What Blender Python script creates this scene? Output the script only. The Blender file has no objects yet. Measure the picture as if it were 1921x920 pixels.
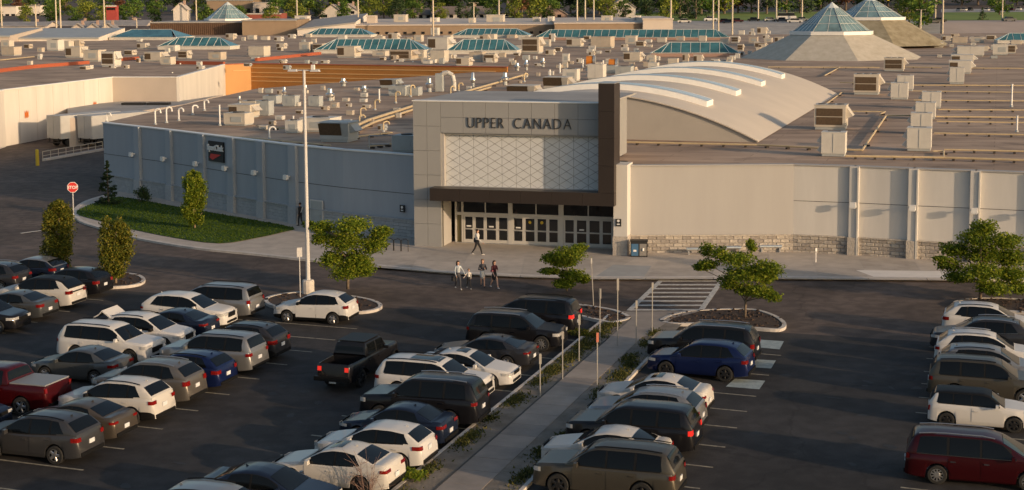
import bpy, math, random
import numpy as np
from mathutils import Vector, Matrix
R = math.radians
rng = np.random.default_rng(7)
random.seed(7)
scene = bpy.context.scene
# ---------------------------------------------------------------- camera
CAM_H, FOC, CYP, ROLL = 17.1, 2800.0, 300.0, -0.005
PITCH = math.atan(CYP / FOC)
cp, sp, cr, sr = math.cos(PITCH), math.sin(PITCH), math.cos(ROLL), math.sin(ROLL)
cam = bpy.data.objects.new('camera', bpy.data.cameras.new('camera'))
scene.collection.objects.link(cam)
cam.location = (0, 0, CAM_H)
cam.rotation_euler = (Matrix.Rotation(R(90) - PITCH, 3, 'X') @ Matrix.Rotation(ROLL, 3, 'Z')).to_euler()
cam.data.sensor_fit = 'HORIZONTAL'; cam.data.sensor_width = 36
cam.data.lens = FOC / 1921 * 36
cam.data.shift_y = -(460 - CYP) / 1921
cam.data.clip_start = 1; cam.data.clip_end = 4000
scene.camera = cam
# ---------------------------------------------------------------- light
SUN_AZ, SUN_EL = R(-37), R(11)          # direction towards the sun, x-y angle and height
world = bpy.data.worlds.new('World'); scene.world = world; world.use_nodes = True
nt = world.node_tree
sky = nt.nodes.new('ShaderNodeTexSky'); sky.sky_type = 'NISHITA'; sky.sun_disc = False
sky.sun_elevation = SUN_EL; sky.sun_rotation = R(90) - SUN_AZ
sky.air_density = 1.0; sky.dust_density = 2.5
bg = nt.nodes['Background']; bg.inputs['Strength'].default_value = 0.13
nt.links.new(sky.outputs[0], bg.inputs[0])
sun = bpy.data.objects.new('sun', bpy.data.lights.new('sun', 'SUN'))
scene.collection.objects.link(sun)
sun.data.energy = 3.0; sun.data.angle = R(0.6); sun.data.color = (1.0, 0.70, 0.43)
sd = Vector((math.cos(SUN_AZ) * math.cos(SUN_EL), math.sin(SUN_AZ) * math.cos(SUN_EL), math.sin(SUN_EL)))
sun.rotation_euler = sd.to_track_quat('Z', 'Y').to_euler()
sun.location = (60, -60, 60)
vs = scene.view_settings
vs.view_transform = 'Standard'; vs.look = 'None'; vs.exposure = 0.38; vs.gamma = 1.0
# ---------------------------------------------------------------- measuring: photograph point -> place on a level plane
def G(x, y, z=0.0):
    u, v = x - 960, y - CYP
    u, v = cr * u + sr * v, -sr * u + cr * v
    d = (u / FOC, cp - v / FOC * sp, -sp - v / FOC * cp)
    t = (z - CAM_H) / d[2]
    return Vector((d[0] * t, d[1] * t, z))
def scale_at(Y): return FOC / Y            # pixels per metre
RX, RY = math.cos(R(72)), math.sin(R(72))  # the parking rows run along this direction
def RS(r, s, z=0.0): return Vector((RX * r + RY * s, RY * r - RX * s, z))
# ---------------------------------------------------------------- helpers
def link(o): scene.collection.objects.link(o); return o
def tag(o, label=None, cat=None, group=None, kind=None):
    if label: o['label'] = label
    if cat: o['category'] = cat
    if group: o['group'] = group
    if kind: o['kind'] = kind
    return o
def thing(name, label, cat, loc=(0, 0, 0), rz=0.0, group=None):
    o = link(bpy.data.objects.new(name, None)); o.location = loc; o.rotation_euler = (0, 0, rz)
    o.empty_display_size = 0.3
    return tag(o, label, cat, group)
class MB:
    def __init__(s): s.v = []; s.f = []; s.m = []
    def add(s, vs, fs, mi=0):
        n = len(s.v); s.v += [tuple(p) for p in vs]; s.f += [tuple(i + n for i in f) for f in fs]; s.m += [mi] * len(fs); return s
    def box(s, c, d, rz=0.0, mi=0, taper=1.0):
        x, y, z = d[0] / 2, d[1] / 2, d[2] / 2; ca, sa = math.cos(rz), math.sin(rz); vs = []
        for k in (-1, 1):
            t = taper if k == 1 else 1.0
            for (a, b) in ((-x, -y), (x, -y), (x, y), (-x, y)):
                a *= t; b *= t
                vs.append((c[0] + a * ca - b * sa, c[1] + a * sa + b * ca, c[2] + k * z))
        return s.add(vs, [(3, 2, 1, 0), (4, 5, 6, 7), (0, 1, 5, 4), (1, 2, 6, 5), (2, 3, 7, 6), (3, 0, 4, 7)], mi)
    def cyl(s, a, b, r0, r1=None, n=8, mi=0, caps=True):
        a, b = Vector(a), Vector(b); r1 = r0 if r1 is None else r1
        w = (b - a).normalized(); u = w.orthogonal().normalized(); t = w.cross(u); vs = []
        for p, r in ((a, r0), (b, r1)):
            for i in range(n):
                q = 2 * math.pi * i / n; vs.append(p + u * (r * math.cos(q)) + t * (r * math.sin(q)))
        fs = [(i, (i + 1) % n, n + (i + 1) % n, n + i) for i in range(n)]
        if caps: fs += [tuple(range(n - 1, -1, -1)), tuple(range(n, 2 * n))]
        return s.add(vs, fs, mi)
    def tube(s, pts, r, n=6, mi=0):
        for a, b in zip(pts[:-1], pts[1:]):
            s.cyl(a, b, r, r, n, mi)
        return s
    def lathe(s, prof, c=(0, 0, 0), n=12, mi=0):
        vs = []
        for r, z in prof:
            for i in range(n):
                q = 2 * math.pi * i / n; vs.append((c[0] + r * math.cos(q), c[1] + r * math.sin(q), c[2] + z))
        fs = []
        for k in range(len(prof) - 1):
            for i in range(n): fs.append((k * n + i, k * n + (i + 1) % n, (k + 1) * n + (i + 1) % n, (k + 1) * n + i))
        fs += [tuple(range(n - 1, -1, -1)), tuple(range((len(prof) - 1) * n, len(prof) * n))]
        return s.add(vs, fs, mi)
    def prism(s, pts, z0, z1, mi=0, top=None):
        n = len(pts); vs = [(p[0], p[1], z0) for p in pts] + [(p[0], p[1], z1) for p in pts]
        a = sum(pts[i][0] * pts[(i + 1) % n][1] - pts[(i + 1) % n][0] * pts[i][1] for i in range(n))
        o = list(range(n)) if a > 0 else list(range(n - 1, -1, -1))
        fs = [tuple(n + i for i in o)]; ms = [mi if top is None else top]
        for k in range(n):
            i, j = o[k], o[(k + 1) % n]; fs.append((i, j, n + j, n + i)); ms.append(mi)
        m = len(s.v); s.v += vs; s.f += [tuple(i + m for i in f) for f in fs]; s.m += ms; return s
    def quad(s, a, b, c, d, mi=0): return s.add([a, b, c, d], [(0, 1, 2, 3)], mi)
    def build(s, name, mats, parent=None, smooth=None, world=False):
        me = bpy.data.meshes.new(name); me.from_pydata(s.v, [], s.f)
        if not isinstance(mats, (list, tuple)): mats = [mats]
        for m in mats: me.materials.append(m)
        if len(mats) > 1: me.polygons.foreach_set('material_index', s.m)
        if smooth is not None:
            me.polygons.foreach_set('use_smooth', [True] * len(me.polygons))
            if smooth < 3: me.set_sharp_from_angle(angle=smooth)
        me.update()
        return put(me, name, parent, world)
def put(me, name, parent=None, world=False, loc=None, rz=0.0):
    o = link(bpy.data.objects.new(name, me))
    if loc is not None: o.location = loc; o.rotation_euler = (0, 0, rz)
    if parent is not None:
        o.parent = parent
        if world: o.matrix_parent_inverse = Matrix.Translation(-Vector(parent.location))
    return o
def copy_tree(o, parent=None):
    c = link(o.copy()); c.parent = parent
    for ch in list(o.children): copy_tree(ch, c)
    return c
# ---------------------------------------------------------------- materials
def mat(name, col, rough=0.7, metal=0.0, var=0.0, scale=3.0, bump=0.0, bscale=None, coat=0.0, spec=0.5, col2=None, emit=None, detail=6, stretch=None):
    m = bpy.data.materials.new(name); m.use_nodes = True; t = m.node_tree; b = t.nodes['Principled BSDF']
    b.inputs['Base Color'].default_value = (*col, 1); b.inputs['Roughness'].default_value = rough
    b.inputs['Metallic'].default_value = metal; b.inputs['Coat Weight'].default_value = coat
    b.inputs['Coat Roughness'].default_value = 0.04; b.inputs['Specular IOR Level'].default_value = spec
    if emit: b.inputs['Emission Color'].default_value = (*emit[:3], 1); b.inputs['Emission Strength'].default_value = emit[3]
    if var or bump or col2:
        tc = t.nodes.new('ShaderNodeTexCoord'); no = t.nodes.new('ShaderNodeTexNoise')
        no.inputs['Scale'].default_value = scale; no.inputs['Detail'].default_value = detail; no.inputs['Roughness'].default_value = 0.65
        if stretch:
            mp = t.nodes.new('ShaderNodeMapping'); mp.inputs['Scale'].default_value = (1, 1, stretch); t.links.new(tc.outputs['Object'], mp.inputs[0]); t.links.new(mp.outputs[0], no.inputs['Vector'])
        else: t.links.new(tc.outputs['Object'], no.inputs['Vector'])
        if var or col2:
            mx = t.nodes.new('ShaderNodeMix'); mx.data_type = 'RGBA'
            c2 = col2 or tuple(c * (1 - var) for c in col); c1 = col if col2 else tuple(min(1, c * (1 + var)) for c in col)
            mx.inputs[6].default_value = (*c1, 1); mx.inputs[7].default_value = (*c2, 1)
            rp = t.nodes.new('ShaderNodeMapRange'); rp.inputs[1].default_value = 0.33; rp.inputs[2].default_value = 0.67
            t.links.new(no.outputs[0], rp.inputs[0]); t.links.new(rp.outputs[0], mx.inputs[0]); t.links.new(mx.outputs[2], b.inputs['Base Color'])
        if bump:
            bn = t.nodes.new('ShaderNodeBump'); bn.inputs['Strength'].default_value = bump; bn.inputs['Distance'].default_value = 0.05
            n2 = no
            if bscale:
                n2 = t.nodes.new('ShaderNodeTexNoise'); n2.inputs['Scale'].default_value = bscale; n2.inputs['Detail'].default_value = 4
                t.links.new(tc.outputs['Object'], n2.inputs['Vector'])
            t.links.new(n2.outputs[0], bn.inputs['Height']); t.links.new(bn.outputs[0], b.inputs['Normal'])
    return m
def leafmat(name, c1, c2, c3, trans=0.25):
    m = bpy.data.materials.new(name); m.use_nodes = True; t = m.node_tree; b = t.nodes['Principled BSDF']
    g = t.nodes.new('ShaderNodeNewGeometry'); r = t.nodes.new('ShaderNodeValToRGB')
    r.color_ramp.elements[0].color = (*c1, 1); r.color_ramp.elements[1].color = (*c3, 1)
    e = r.color_ramp.elements.new(0.55); e.color = (*c2, 1)
    t.links.new(g.outputs['Random Per Island'], r.inputs[0]); t.links.new(r.outputs[0], b.inputs['Base Color'])
    b.inputs['Roughness'].default_value = 0.65; b.inputs['Specular IOR Level'].default_value = 0.25
    tr = t.nodes.new('ShaderNodeBsdfTranslucent'); t.links.new(r.outputs[0], tr.inputs[0])
    mx = t.nodes.new('ShaderNodeMixShader'); mx.inputs[0].default_value = trans
    t.links.new(b.outputs[0], mx.inputs[1]); t.links.new(tr.outputs[0], mx.inputs[2])
    t.links.new(mx.outputs[0], t.nodes['Material Output'].inputs[0])
    return m
M = {}
def asphalt(name='asphalt', base=(0.094, 0.071, 0.059)):
    m = mat(name, (0.052, 0.049, 0.048), 0.85, var=0.0, bump=0.25, scale=30, spec=0.3)
    t = m.node_tree; b = t.nodes['Principled BSDF']; tc = t.nodes.new('ShaderNodeTexCoord')
    cols = [(0.15, 0.35, 0.65), (1.1, 0.42, 0.6), (14.0, 0.3, 0.7)]; prev = None
    for i, (sc, lo, hi) in enumerate(cols):
        n = t.nodes.new('ShaderNodeTexNoise'); n.inputs['Scale'].default_value = sc; n.inputs['Detail'].default_value = 5
        t.links.new(tc.outputs['Object'], n.inputs['Vector'])
        mr = t.nodes.new('ShaderNodeMapRange'); mr.inputs[1].default_value = lo; mr.inputs[2].default_value = hi
        mr.inputs[3].default_value = (0.74, 0.82, 0.86)[i]; mr.inputs[4].default_value = (1.3, 1.18, 1.16)[i]
        t.links.new(n.outputs[0], mr.inputs[0])
        if prev is None: prev = mr
        else:
            mu = t.nodes.new('ShaderNodeMath'); mu.operation = 'MULTIPLY'; t.links.new(prev.outputs[0], mu.inputs[0]); t.links.new(mr.outputs[0], mu.inputs[1]); prev = mu
    # sealed cracks
    v = t.nodes.new('ShaderNodeTexVoronoi'); v.feature = 'DISTANCE_TO_EDGE'; v.inputs['Scale'].default_value = 0.09
    nn = t.nodes.new('ShaderNodeTexNoise'); nn.inputs['Scale'].default_value = 0.5; nn.inputs['Detail'].default_value = 4
    ad = t.nodes.new('ShaderNodeMixRGB'); ad.inputs[0].default_value = 0.25
    t.links.new(tc.outputs['Object'], ad.inputs[1]); t.links.new(tc.outputs['Object'], nn.inputs['Vector'])
    sca = t.nodes.new('ShaderNodeVectorMath'); sca.operation = 'SCALE'; sca.inputs['Scale'].default_value = 8
    t.links.new(nn.outputs['Color'], sca.inputs[0]); t.links.new(sca.outputs[0], ad.inputs[2]); t.links.new(ad.outputs[0], v.inputs['Vector'])
    ck = t.nodes.new('ShaderNodeMapRange'); ck.inputs[1].default_value = 0.002; ck.inputs[2].default_value = 0.006; ck.inputs[3].default_value = 0.72; ck.inputs[4].default_value = 1.0
    t.links.new(v.outputs['Distance'], ck.inputs[0])
    mu = t.nodes.new('ShaderNodeMath'); mu.operation = 'MULTIPLY'; t.links.new(prev.outputs[0], mu.inputs[0]); t.links.new(ck.outputs[0], mu.inputs[1])
    vm = t.nodes.new('ShaderNodeVectorMath'); vm.operation = 'SCALE'; vm.inputs[0].default_value = base
    t.links.new(mu.outputs[0], vm.inputs['Scale']); t.links.new(vm.outputs[0], b.inputs['Base Color'])
    return m
M['asphalt'] = asphalt()
M['asphalt_lot'] = asphalt('asphalt_dimmed', (0.033, 0.0305, 0.030))  # darker copy for the lot; foreground dimming and shade put into the colour
M['concrete'] = mat('concrete', (0.42, 0.37, 0.32), 0.85, var=0.14, scale=0.9, bump=0.15, bscale=25)
M['walkcon'] = mat('walk_concrete', (0.26, 0.225, 0.195), 0.88, var=0.16, scale=0.7, bump=0.15, bscale=20)
M['kerb'] = mat('kerb_concrete', (0.5, 0.46, 0.42), 0.85, var=0.15, scale=2)
M['joint'] = mat('joint_dark', (0.05, 0.048, 0.045), 0.9)
M['dirt'] = mat('dirt', (0.21, 0.18, 0.15), 0.95, col2=(0.125, 0.105, 0.082), scale=1.2, bump=0.5, bscale=9)
M['mulch'] = mat('mulch', (0.075, 0.045, 0.032), 0.95, col2=(0.03, 0.02, 0.016), scale=9, bump=0.9, bscale=14)
M['lawn'] = mat('lawn', (0.045, 0.095, 0.004), 0.9, col2=(0.025, 0.065, 0.003), scale=1.5, bump=0.6, bscale=40)
M['paint_w'] = mat('line_paint', (0.62, 0.6, 0.55), 0.7, col2=(0.3, 0.29, 0.27), scale=5)
M['paint_line'] = mat('stall_paint', (0.34, 0.31, 0.24), 0.75, col2=(0.13, 0.12, 0.1), scale=4)
M['paint_sq'] = mat('square_paint', (0.36, 0.42, 0.42), 0.75, col2=(0.22, 0.26, 0.27), scale=3)
M['wall_l'] = mat('stucco_bluegrey', (0.33, 0.36, 0.40), 0.85, var=0.045, scale=1.1, stretch=0.15, bump=0.08, bscale=30)
M['wall_r'] = mat('stucco_beige_grey', (0.56, 0.54, 0.515), 0.85, var=0.045, scale=1.1, stretch=0.15, bump=0.08, bscale=30)
M['wall_pink'] = mat('stucco_smooth', (0.355, 0.345, 0.34), 0.8, var=0.03, scale=0.9, stretch=0.15)
M['block'] = mat('split_block', (0.37, 0.335, 0.30), 0.95, var=0.2, scale=5, bump=0.9, bscale=14)
M['block2'] = mat('split_block_pale', (0.43, 0.39, 0.345), 0.95, var=0.2, scale=5, bump=0.9, bscale=14)
M['block3'] = mat('split_block_dark', (0.31, 0.28, 0.255), 0.95, var=0.2, scale=5, bump=0.9, bscale=14)
M['blockL'] = mat('split_block_grey', (0.34, 0.355, 0.37), 0.95, var=0.1, scale=5, bump=0.6, bscale=14)
M['blockL2'] = mat('split_block_grey_pale', (0.37, 0.38, 0.395), 0.95, var=0.1, scale=5, bump=0.6, bscale=14)
M['mortar'] = mat('mortar', (0.24, 0.225, 0.2), 0.95)
M['panel'] = mat('grey_panel', (0.285, 0.285, 0.285), 0.45, var=0.03, scale=0.5)
M['brown'] = mat('bronze_panel', (0.036, 0.027, 0.023), 0.42, var=0.06, scale=0.6, metal=0.2)
M['brownside'] = M['brown']
M['white'] = mat('white_metal', (0.72, 0.71, 0.69), 0.5, var=0.04, scale=1.5)
M['lattice'] = mat('lattice_white', (0.57, 0.585, 0.60), 0.4)
M['groove'] = mat('lattice_groove', (0.25, 0.245, 0.24), 0.7)
M['frame'] = mat('door_frame', (0.50, 0.485, 0.46), 0.45)
M['glass_d'] = mat('dark_glass', (0.012, 0.013, 0.015), 0.06, spec=0.6)
M['black'] = mat('black_matte', (0.012, 0.012, 0.013), 0.6)
M['letter'] = mat('letter_dark', (0.035, 0.033, 0.035), 0.4)
M['yellow'] = mat('safety_yellow', (0.60, 0.42, 0.03), 0.6)
M['red'] = mat('sign_red', (0.55, 0.03, 0.025), 0.5)
M['signwhite'] = mat('sign_white', (0.75, 0.74, 0.72), 0.5)
M['steel'] = mat('galvanised', (0.50, 0.50, 0.50), 0.42, metal=0.75, var=0.12, scale=4)
M['silver'] = mat('bright_metal', (0.72, 0.71, 0.68), 0.3, metal=0.9, var=0.06, scale=3)
M['postgrey'] = mat('post_grey', (0.26, 0.25, 0.235), 0.6)
M['pole'] = mat('pole_grey', (0.55, 0.54, 0.54), 0.45, metal=0.1)
M['polebeige'] = mat('pole_beige', (0.55, 0.47, 0.36), 0.6)
M['rtu'] = mat('unit_beige', (0.50, 0.455, 0.39), 0.6, var=0.09, scale=0.9)
M['rtu2'] = mat('unit_pale', (0.54, 0.52, 0.48), 0.6, var=0.08, scale=0.9)
M['rtu3'] = mat('unit_tan', (0.44, 0.38, 0.31), 0.6, var=0.1, scale=0.9)
M['rtug'] = mat('unit_grey', (0.36, 0.38, 0.38), 0.55, var=0.08, scale=1.2)
M['coil'] = mat('coil_brown', (0.085, 0.055, 0.03), 0.6, var=0.25, scale=6)
M['fanhole'] = mat('fan_opening', (0.05, 0.05, 0.05), 0.7)
M['gas'] = mat('gas_pipe_paint', (0.52, 0.41, 0.25), 0.55, var=0.08, scale=2)
M['timber'] = mat('pipe_sleeper', (0.05, 0.04, 0.035), 0.9)
M['skyl'] = mat('skylight_glass', (0.05, 0.15, 0.175), 0.15, var=0.3, scale=0.35, spec=0.35, coat=0.0)
M['pyrg'] = mat('pyramid_glass', (0.16, 0.25, 0.27), 0.12, var=0.35, scale=0.3, spec=0.5, coat=0.1)
M['skyframe'] = mat('skylight_frame', (0.55, 0.60, 0.60), 0.45)
M['skirt'] = mat('pyramid_roofing', (0.50, 0.46, 0.39), 0.9, col2=(0.40, 0.36, 0.29), scale=0.8, bump=0.1, stretch=.2)
M['skirt_d'] = mat('pyramid_roofing_stained', (0.33, 0.29, 0.2), 0.9, col2=(0.2, 0.165, 0.1), scale=0.5, bump=0.1)
M['vault'] = mat('vault_membrane', (0.52, 0.465, 0.40), 0.75, var=0.05, scale=0.25)
M['rib'] = mat('vault_rib_white', (0.80, 0.79, 0.77), 0.5, var=0.05, scale=0.8)
M['ribglass'] = mat('vault_rib_glazing', (0.44, 0.52, 0.60), 0.25, var=0.08, scale=0.7)
def roofmat():
    m = mat('roof_membrane', (0.2, 0.16, 0.135), 0.9, bump=0.3, scale=6)
    t = m.node_tree; b = t.nodes['Principled BSDF']; tc = t.nodes.new('ShaderNodeTexCoord')
    mp = t.nodes.new('ShaderNodeMapping'); mp.inputs['Rotation'].default_value = (0, 0, R(18)); mp.inputs['Scale'].default_value = (0.06, 0.5, 0.3)
    t.links.new(tc.outputs['Object'], mp.inputs[0])
    n = t.nodes.new('ShaderNodeTexNoise'); n.inputs['Scale'].default_value = 1.0; n.inputs['Detail'].default_value = 6; t.links.new(mp.outputs[0], n.inputs['Vector'])
    n2 = t.nodes.new('ShaderNodeTexNoise'); n2.inputs['Scale'].default_value = 0.12; n2.inputs['Detail'].default_value = 6; t.links.new(tc.outputs['Object'], n2.inputs['Vector'])
    ad = t.nodes.new('ShaderNodeMath'); ad.operation = 'ADD'; t.links.new(n.outputs[0], ad.inputs[0]); t.links.new(n2.outputs[0], ad.inputs[1])
    r = t.nodes.new('ShaderNodeValToRGB'); r.color_ramp.elements[0].position = 0.36; r.color_ramp.elements[1].position = 0.64
    r.color_ramp.elements[0].color = (0.235, 0.16, 0.112, 1); r.color_ramp.elements[1].color = (0.51, 0.365, 0.262, 1)
    hf = t.nodes.new('ShaderNodeMath'); hf.operation = 'MULTIPLY'; hf.inputs[1].default_value = 0.5; t.links.new(ad.outputs[0], hf.inputs[0])
    t.links.new(hf.outputs[0], r.inputs[0])
    mp2 = t.nodes.new('ShaderNodeMapping'); mp2.inputs['Rotation'].default_value = (0, 0, R(18)); t.links.new(tc.outputs['Object'], mp2.inputs[0])
    br = t.nodes.new('ShaderNodeTexBrick'); br.inputs['Scale'].default_value = 1.0; br.inputs['Brick Width'].default_value = 11.0; br.inputs['Row Height'].default_value = 1.6; br.inputs['Mortar Size'].default_value = 0.05; br.inputs['Mortar Smooth'].default_value = 0.6
    br.inputs['Color1'].default_value = (1, 1, 1, 1); br.inputs['Color2'].default_value = (0.88, 0.87, 0.86, 1); br.inputs['Mortar'].default_value = (0.66, 0.64, 0.62, 1)
    t.links.new(mp2.outputs[0], br.inputs['Vector'])
    n3 = t.nodes.new('ShaderNodeTexNoise'); n3.inputs['Scale'].default_value = 0.35; n3.inputs['Detail'].default_value = 5; t.links.new(tc.outputs['Object'], n3.inputs['Vector'])
    st = t.nodes.new('ShaderNodeMapRange'); st.inputs[1].default_value = 0.34; st.inputs[2].default_value = 0.44; st.inputs[3].default_value = 0.68; st.inputs[4].default_value = 1.0; t.links.new(n3.outputs[0], st.inputs[0])
    m1 = t.nodes.new('ShaderNodeMix'); m1.data_type = 'RGBA'; m1.blend_type = 'MULTIPLY'; m1.inputs[0].default_value = 1.0; t.links.new(r.outputs[0], m1.inputs[6]); t.links.new(br.outputs['Color'], m1.inputs[7])
    m2 = t.nodes.new('ShaderNodeVectorMath'); m2.operation = 'SCALE'; t.links.new(m1.outputs[2], m2.inputs[0]); t.links.new(st.outputs[0], m2.inputs['Scale'])
    t.links.new(m2.outputs[0], b.inputs['Base Color'])
    return m
M['roof'] = roofmat()
M['roofgrey'] = mat('roof_grey', (0.30, 0.29, 0.28), 0.9, var=0.15, scale=0.3)
M['deptwhite'] = mat('store_white', (0.60, 0.565, 0.515), 0.8, var=0.08, scale=0.6, stretch=0.12)
M['deptgrey'] = mat('store_tan', (0.44, 0.38, 0.33), 0.85, var=0.04, scale=0.3)
M['orange'] = mat('store_ochre', (0.36, 0.155, 0.035), 0.75, var=0.1, scale=0.2)
M['orangel'] = mat('store_ochre_pale', (0.46, 0.24, 0.09), 0.75, var=0.08, scale=0.2)
M['stripe'] = mat('store_stripe', (0.56, 0.33, 0.14), 0.7)
M['redtrim'] = mat('rust_coping', (0.36, 0.09, 0.04), 0.6)
M['tan'] = mat('tan_cladding', (0.26, 0.19, 0.13), 0.75, var=0.06, scale=0.4)
M['brownrib'] = mat('brown_cladding', (0.13, 0.075, 0.045), 0.75, var=0.1, scale=0.4)
M['brick'] = mat('house_brick', (0.36, 0.25, 0.2), 0.9, var=0.1, scale=0.8)
M['siding'] = mat('house_siding', (0.52, 0.48, 0.43), 0.8, var=0.05, scale=0.6)
M['shingle'] = mat('roof_shingle', (0.17, 0.14, 0.125), 0.95, var=0.15, scale=1.2)
M['shingle2'] = mat('roof_shingle_pale', (0.34, 0.29, 0.26), 0.95, var=0.1, scale=1.2)
M['farwall'] = mat('far_plaster', (0.50, 0.44, 0.39), 0.85, var=0.06, scale=0.2)
M['farwhite'] = mat('far_white', (0.62, 0.57, 0.52), 0.8, var=0.05, scale=0.2)
M['slate'] = mat('far_slate_roof', (0.27, 0.26, 0.26), 0.9, var=0.15, scale=0.4)
M['bluegrey_roof'] = mat('far_metal_roof', (0.32, 0.34, 0.35), 0.6, var=0.08, scale=0.2)
M['bark'] = mat('bark', (0.15, 0.115, 0.085), 0.9, var=0.25, scale=6, bump=0.5)
M['barkpale'] = mat('bark_pale', (0.27, 0.2, 0.13), 0.9, var=0.2, scale=6, bump=0.5)
M['leaf_loc'] = leafmat('locust_leaf', (0.05, 0.10, 0.008), (0.15, 0.21, 0.014), (0.30, 0.31, 0.03), 0.42)
M['leaf_col'] = leafmat('hornbeam_leaf', (0.035, 0.055, 0.007), (0.11, 0.125, 0.013), (0.21, 0.17, 0.02), 0.3)
M['leaf_dark'] = leafmat('spruce_needle', (0.010, 0.022, 0.009), (0.02, 0.04, 0.014), (0.035, 0.058, 0.02), 0.05)
M['leaf_far1'] = leafmat('far_leaf_green', (0.042, 0.095, 0.019), (0.095, 0.171, 0.028), (0.190, 0.257, 0.038), 0.25)
M['leaf_far2'] = leafmat('far_leaf_yellow', (0.090, 0.135, 0.022), (0.198, 0.252, 0.036), (0.342, 0.342, 0.054), 0.3)
M['leaf_far3'] = leafmat('far_leaf_dark', (0.019, 0.038, 0.015), (0.042, 0.076, 0.025), (0.076, 0.114, 0.034), 0.1)
M['leaf_far4'] = leafmat('far_leaf_rust', (0.090, 0.033, 0.021), (0.150, 0.060, 0.033), (0.210, 0.112, 0.045), 0.2)
M['grass_t'] = leafmat('weed_blade', (0.03, 0.042, 0.010), (0.065, 0.075, 0.016), (0.15, 0.125, 0.03), 0.25)
M['lawn_blade'] = leafmat('lawn_blade', (0.022, 0.055, 0.003), (0.055, 0.105, 0.005), (0.10, 0.14, 0.008), 0.3)
M['shrubtwig'] = mat('shrub_twig', (0.2, 0.125, 0.1), 0.8)
M['skin'] = mat('skin', (0.50, 0.30, 0.22), 0.6)
M['tyre'] = mat('tyre_rubber', (0.013, 0.013, 0.013), 0.85)
M['rim'] = mat('alloy_rim', (0.52, 0.52, 0.53), 0.3, metal=0.85)
M['rimd'] = mat('dark_rim', (0.03, 0.03, 0.032), 0.35, metal=0.5)
M['cglass'] = mat('car_glass', (0.004, 0.005, 0.006), 0.05, spec=0.28)
M['cblack'] = mat('car_trim', (0.009, 0.009, 0.0095), 0.5, spec=0.18)
M['chrome'] = mat('chrome', (0.7, 0.7, 0.7), 0.15, metal=1.0)
M['tail'] = mat('tail_lamp', (0.17, 0.007, 0.006), 0.12, coat=0.6, emit=None)
M['tail_on'] = mat('tail_lamp_lit', (0.5, 0.012, 0.010), 0.12, coat=0.6, emit=(1.0, 0.05, 0.03, 0.35))
M['head'] = mat('head_lamp', (0.55, 0.55, 0.55), 0.12, coat=0.8, metal=0.3)
M['plate'] = mat('licence_plate', (0.62, 0.63, 0.65), 0.5)
# ---------------------------------------------------------------- the ground
def terrain(Y):
    return float(np.interp(Y, [-500, 470, 525, 700, 1400, 2500], [0, 0, 8.4, 12.0, 42.0, 42.0]))
def sheet(name, pts, z, m, parent=None, kind='structure', world=False):
    b = MB(); n = len(pts)
    a = sum(pts[i][0] * pts[(i + 1) % n][1] - pts[(i + 1) % n][0] * pts[i][1] for i in range(n))
    ps = pts if a > 0 else pts[::-1]
    b.add([(p[0], p[1], z) for p in ps], [tuple(range(n))])
    o = b.build(name, m, parent, world=world)
    if kind and parent is None: o['kind'] = kind
    return o
b = MB(); xs = list(np.linspace(-1600, 1600, 9)); ys = [-300, 0, 100, 200, 330, 470, 480, 495, 510, 525, 560, 600, 650, 700, 800, 1000, 1400, 2400]
for y in ys:
    for x in xs: b.v.append((x, y, terrain(y)))
nx = len(xs)
for j in range(len(ys) - 1):
    for i in range(nx - 1): b.f.append((j * nx + i, j * nx + i + 1, (j + 1) * nx + i + 1, (j + 1) * nx + i)); b.m.append(0)
b.build('ground', M['asphalt'])['kind'] = 'structure'
def strip(pts, wl, wr, z0, z1, mi=0, b=None):
    """a band following a polyline: wl metres to its left, wr to its right"""
    b = b or MB(); n = len(pts); L = []; Rr = []
    for i in range(n):
        d = (pts[min(i + 1, n - 1)] - pts[max(i - 1, 0)]); d.z = 0; d.normalize(); nrm = Vector((-d.y, d.x, 0))
        L.append(pts[i] + nrm * wl); Rr.append(pts[i] - nrm * wr)
    for i in range(n - 1):
        q = [L[i], Rr[i], Rr[i + 1], L[i + 1]]
        vs = [(p.x, p.y, z0) for p in q] + [(p.x, p.y, z1) for p in q]
        b.add(vs, [(4, 5, 6, 7), (0, 1, 5, 4), (2, 3, 7, 6), (1, 2, 6, 5), (3, 0, 4, 7)], mi)
    return b
def px_line(pts, z=0.0): return [G(x, y, z) for x, y in pts]
def smooth_line(pts, n=6, closed=False):
    out = []; N = len(pts)
    rngs = range(N if closed else N - 1)
    for i in rngs:
        g = (lambda k: pts[k % N]) if closed else (lambda k: pts[max(0, min(N - 1, k))])
        p0, p1, p2, p3 = g(i - 1), g(i), g(i + 1), g(i + 2)
        for k in range(n):
            t = k / n
            out.append(0.5 * ((2 * p1) + (p2 - p0) * t + (2 * p0 - 5 * p1 + 4 * p2 - p3) * t * t + (3 * p1 - p0 - 3 * p2 + p3) * t ** 3))
    if not closed: out.append(pts[-1])
    return out
# sidewalk along the mall front
KERB = px_line([(224, 364), (192, 370), (160, 380), (142, 392), (138, 403), (150, 418), (200, 434), (252, 449), (364, 468), (480, 480), (591, 492), (700, 501), (826, 513), (960, 520), (1048, 523), (1195, 525), (1359, 524), (1452, 524), (1560, 525), (1700, 526), (1921, 529), (2080, 534)])
KERB = smooth_line(KERB, 4)
back = [Vector((40, 91.6, 0)), Vector((33, 94.6, 0)), Vector((22.6, 98.7, 0)), Vector((19.2, 101.2, 0)), Vector((8.2, 101.0, 0)), Vector((4, 106, 0)), Vector((-7.0, 107, 0)), Vector((-37.0, 136, 0))]
side = sheet('sidewalk', KERB + back, 0.13, M['concrete'])
kb = strip(KERB, 0.32, 0.05, -0.02, 0.14)
kb.build('kerb', M['kerb'], side)
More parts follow.
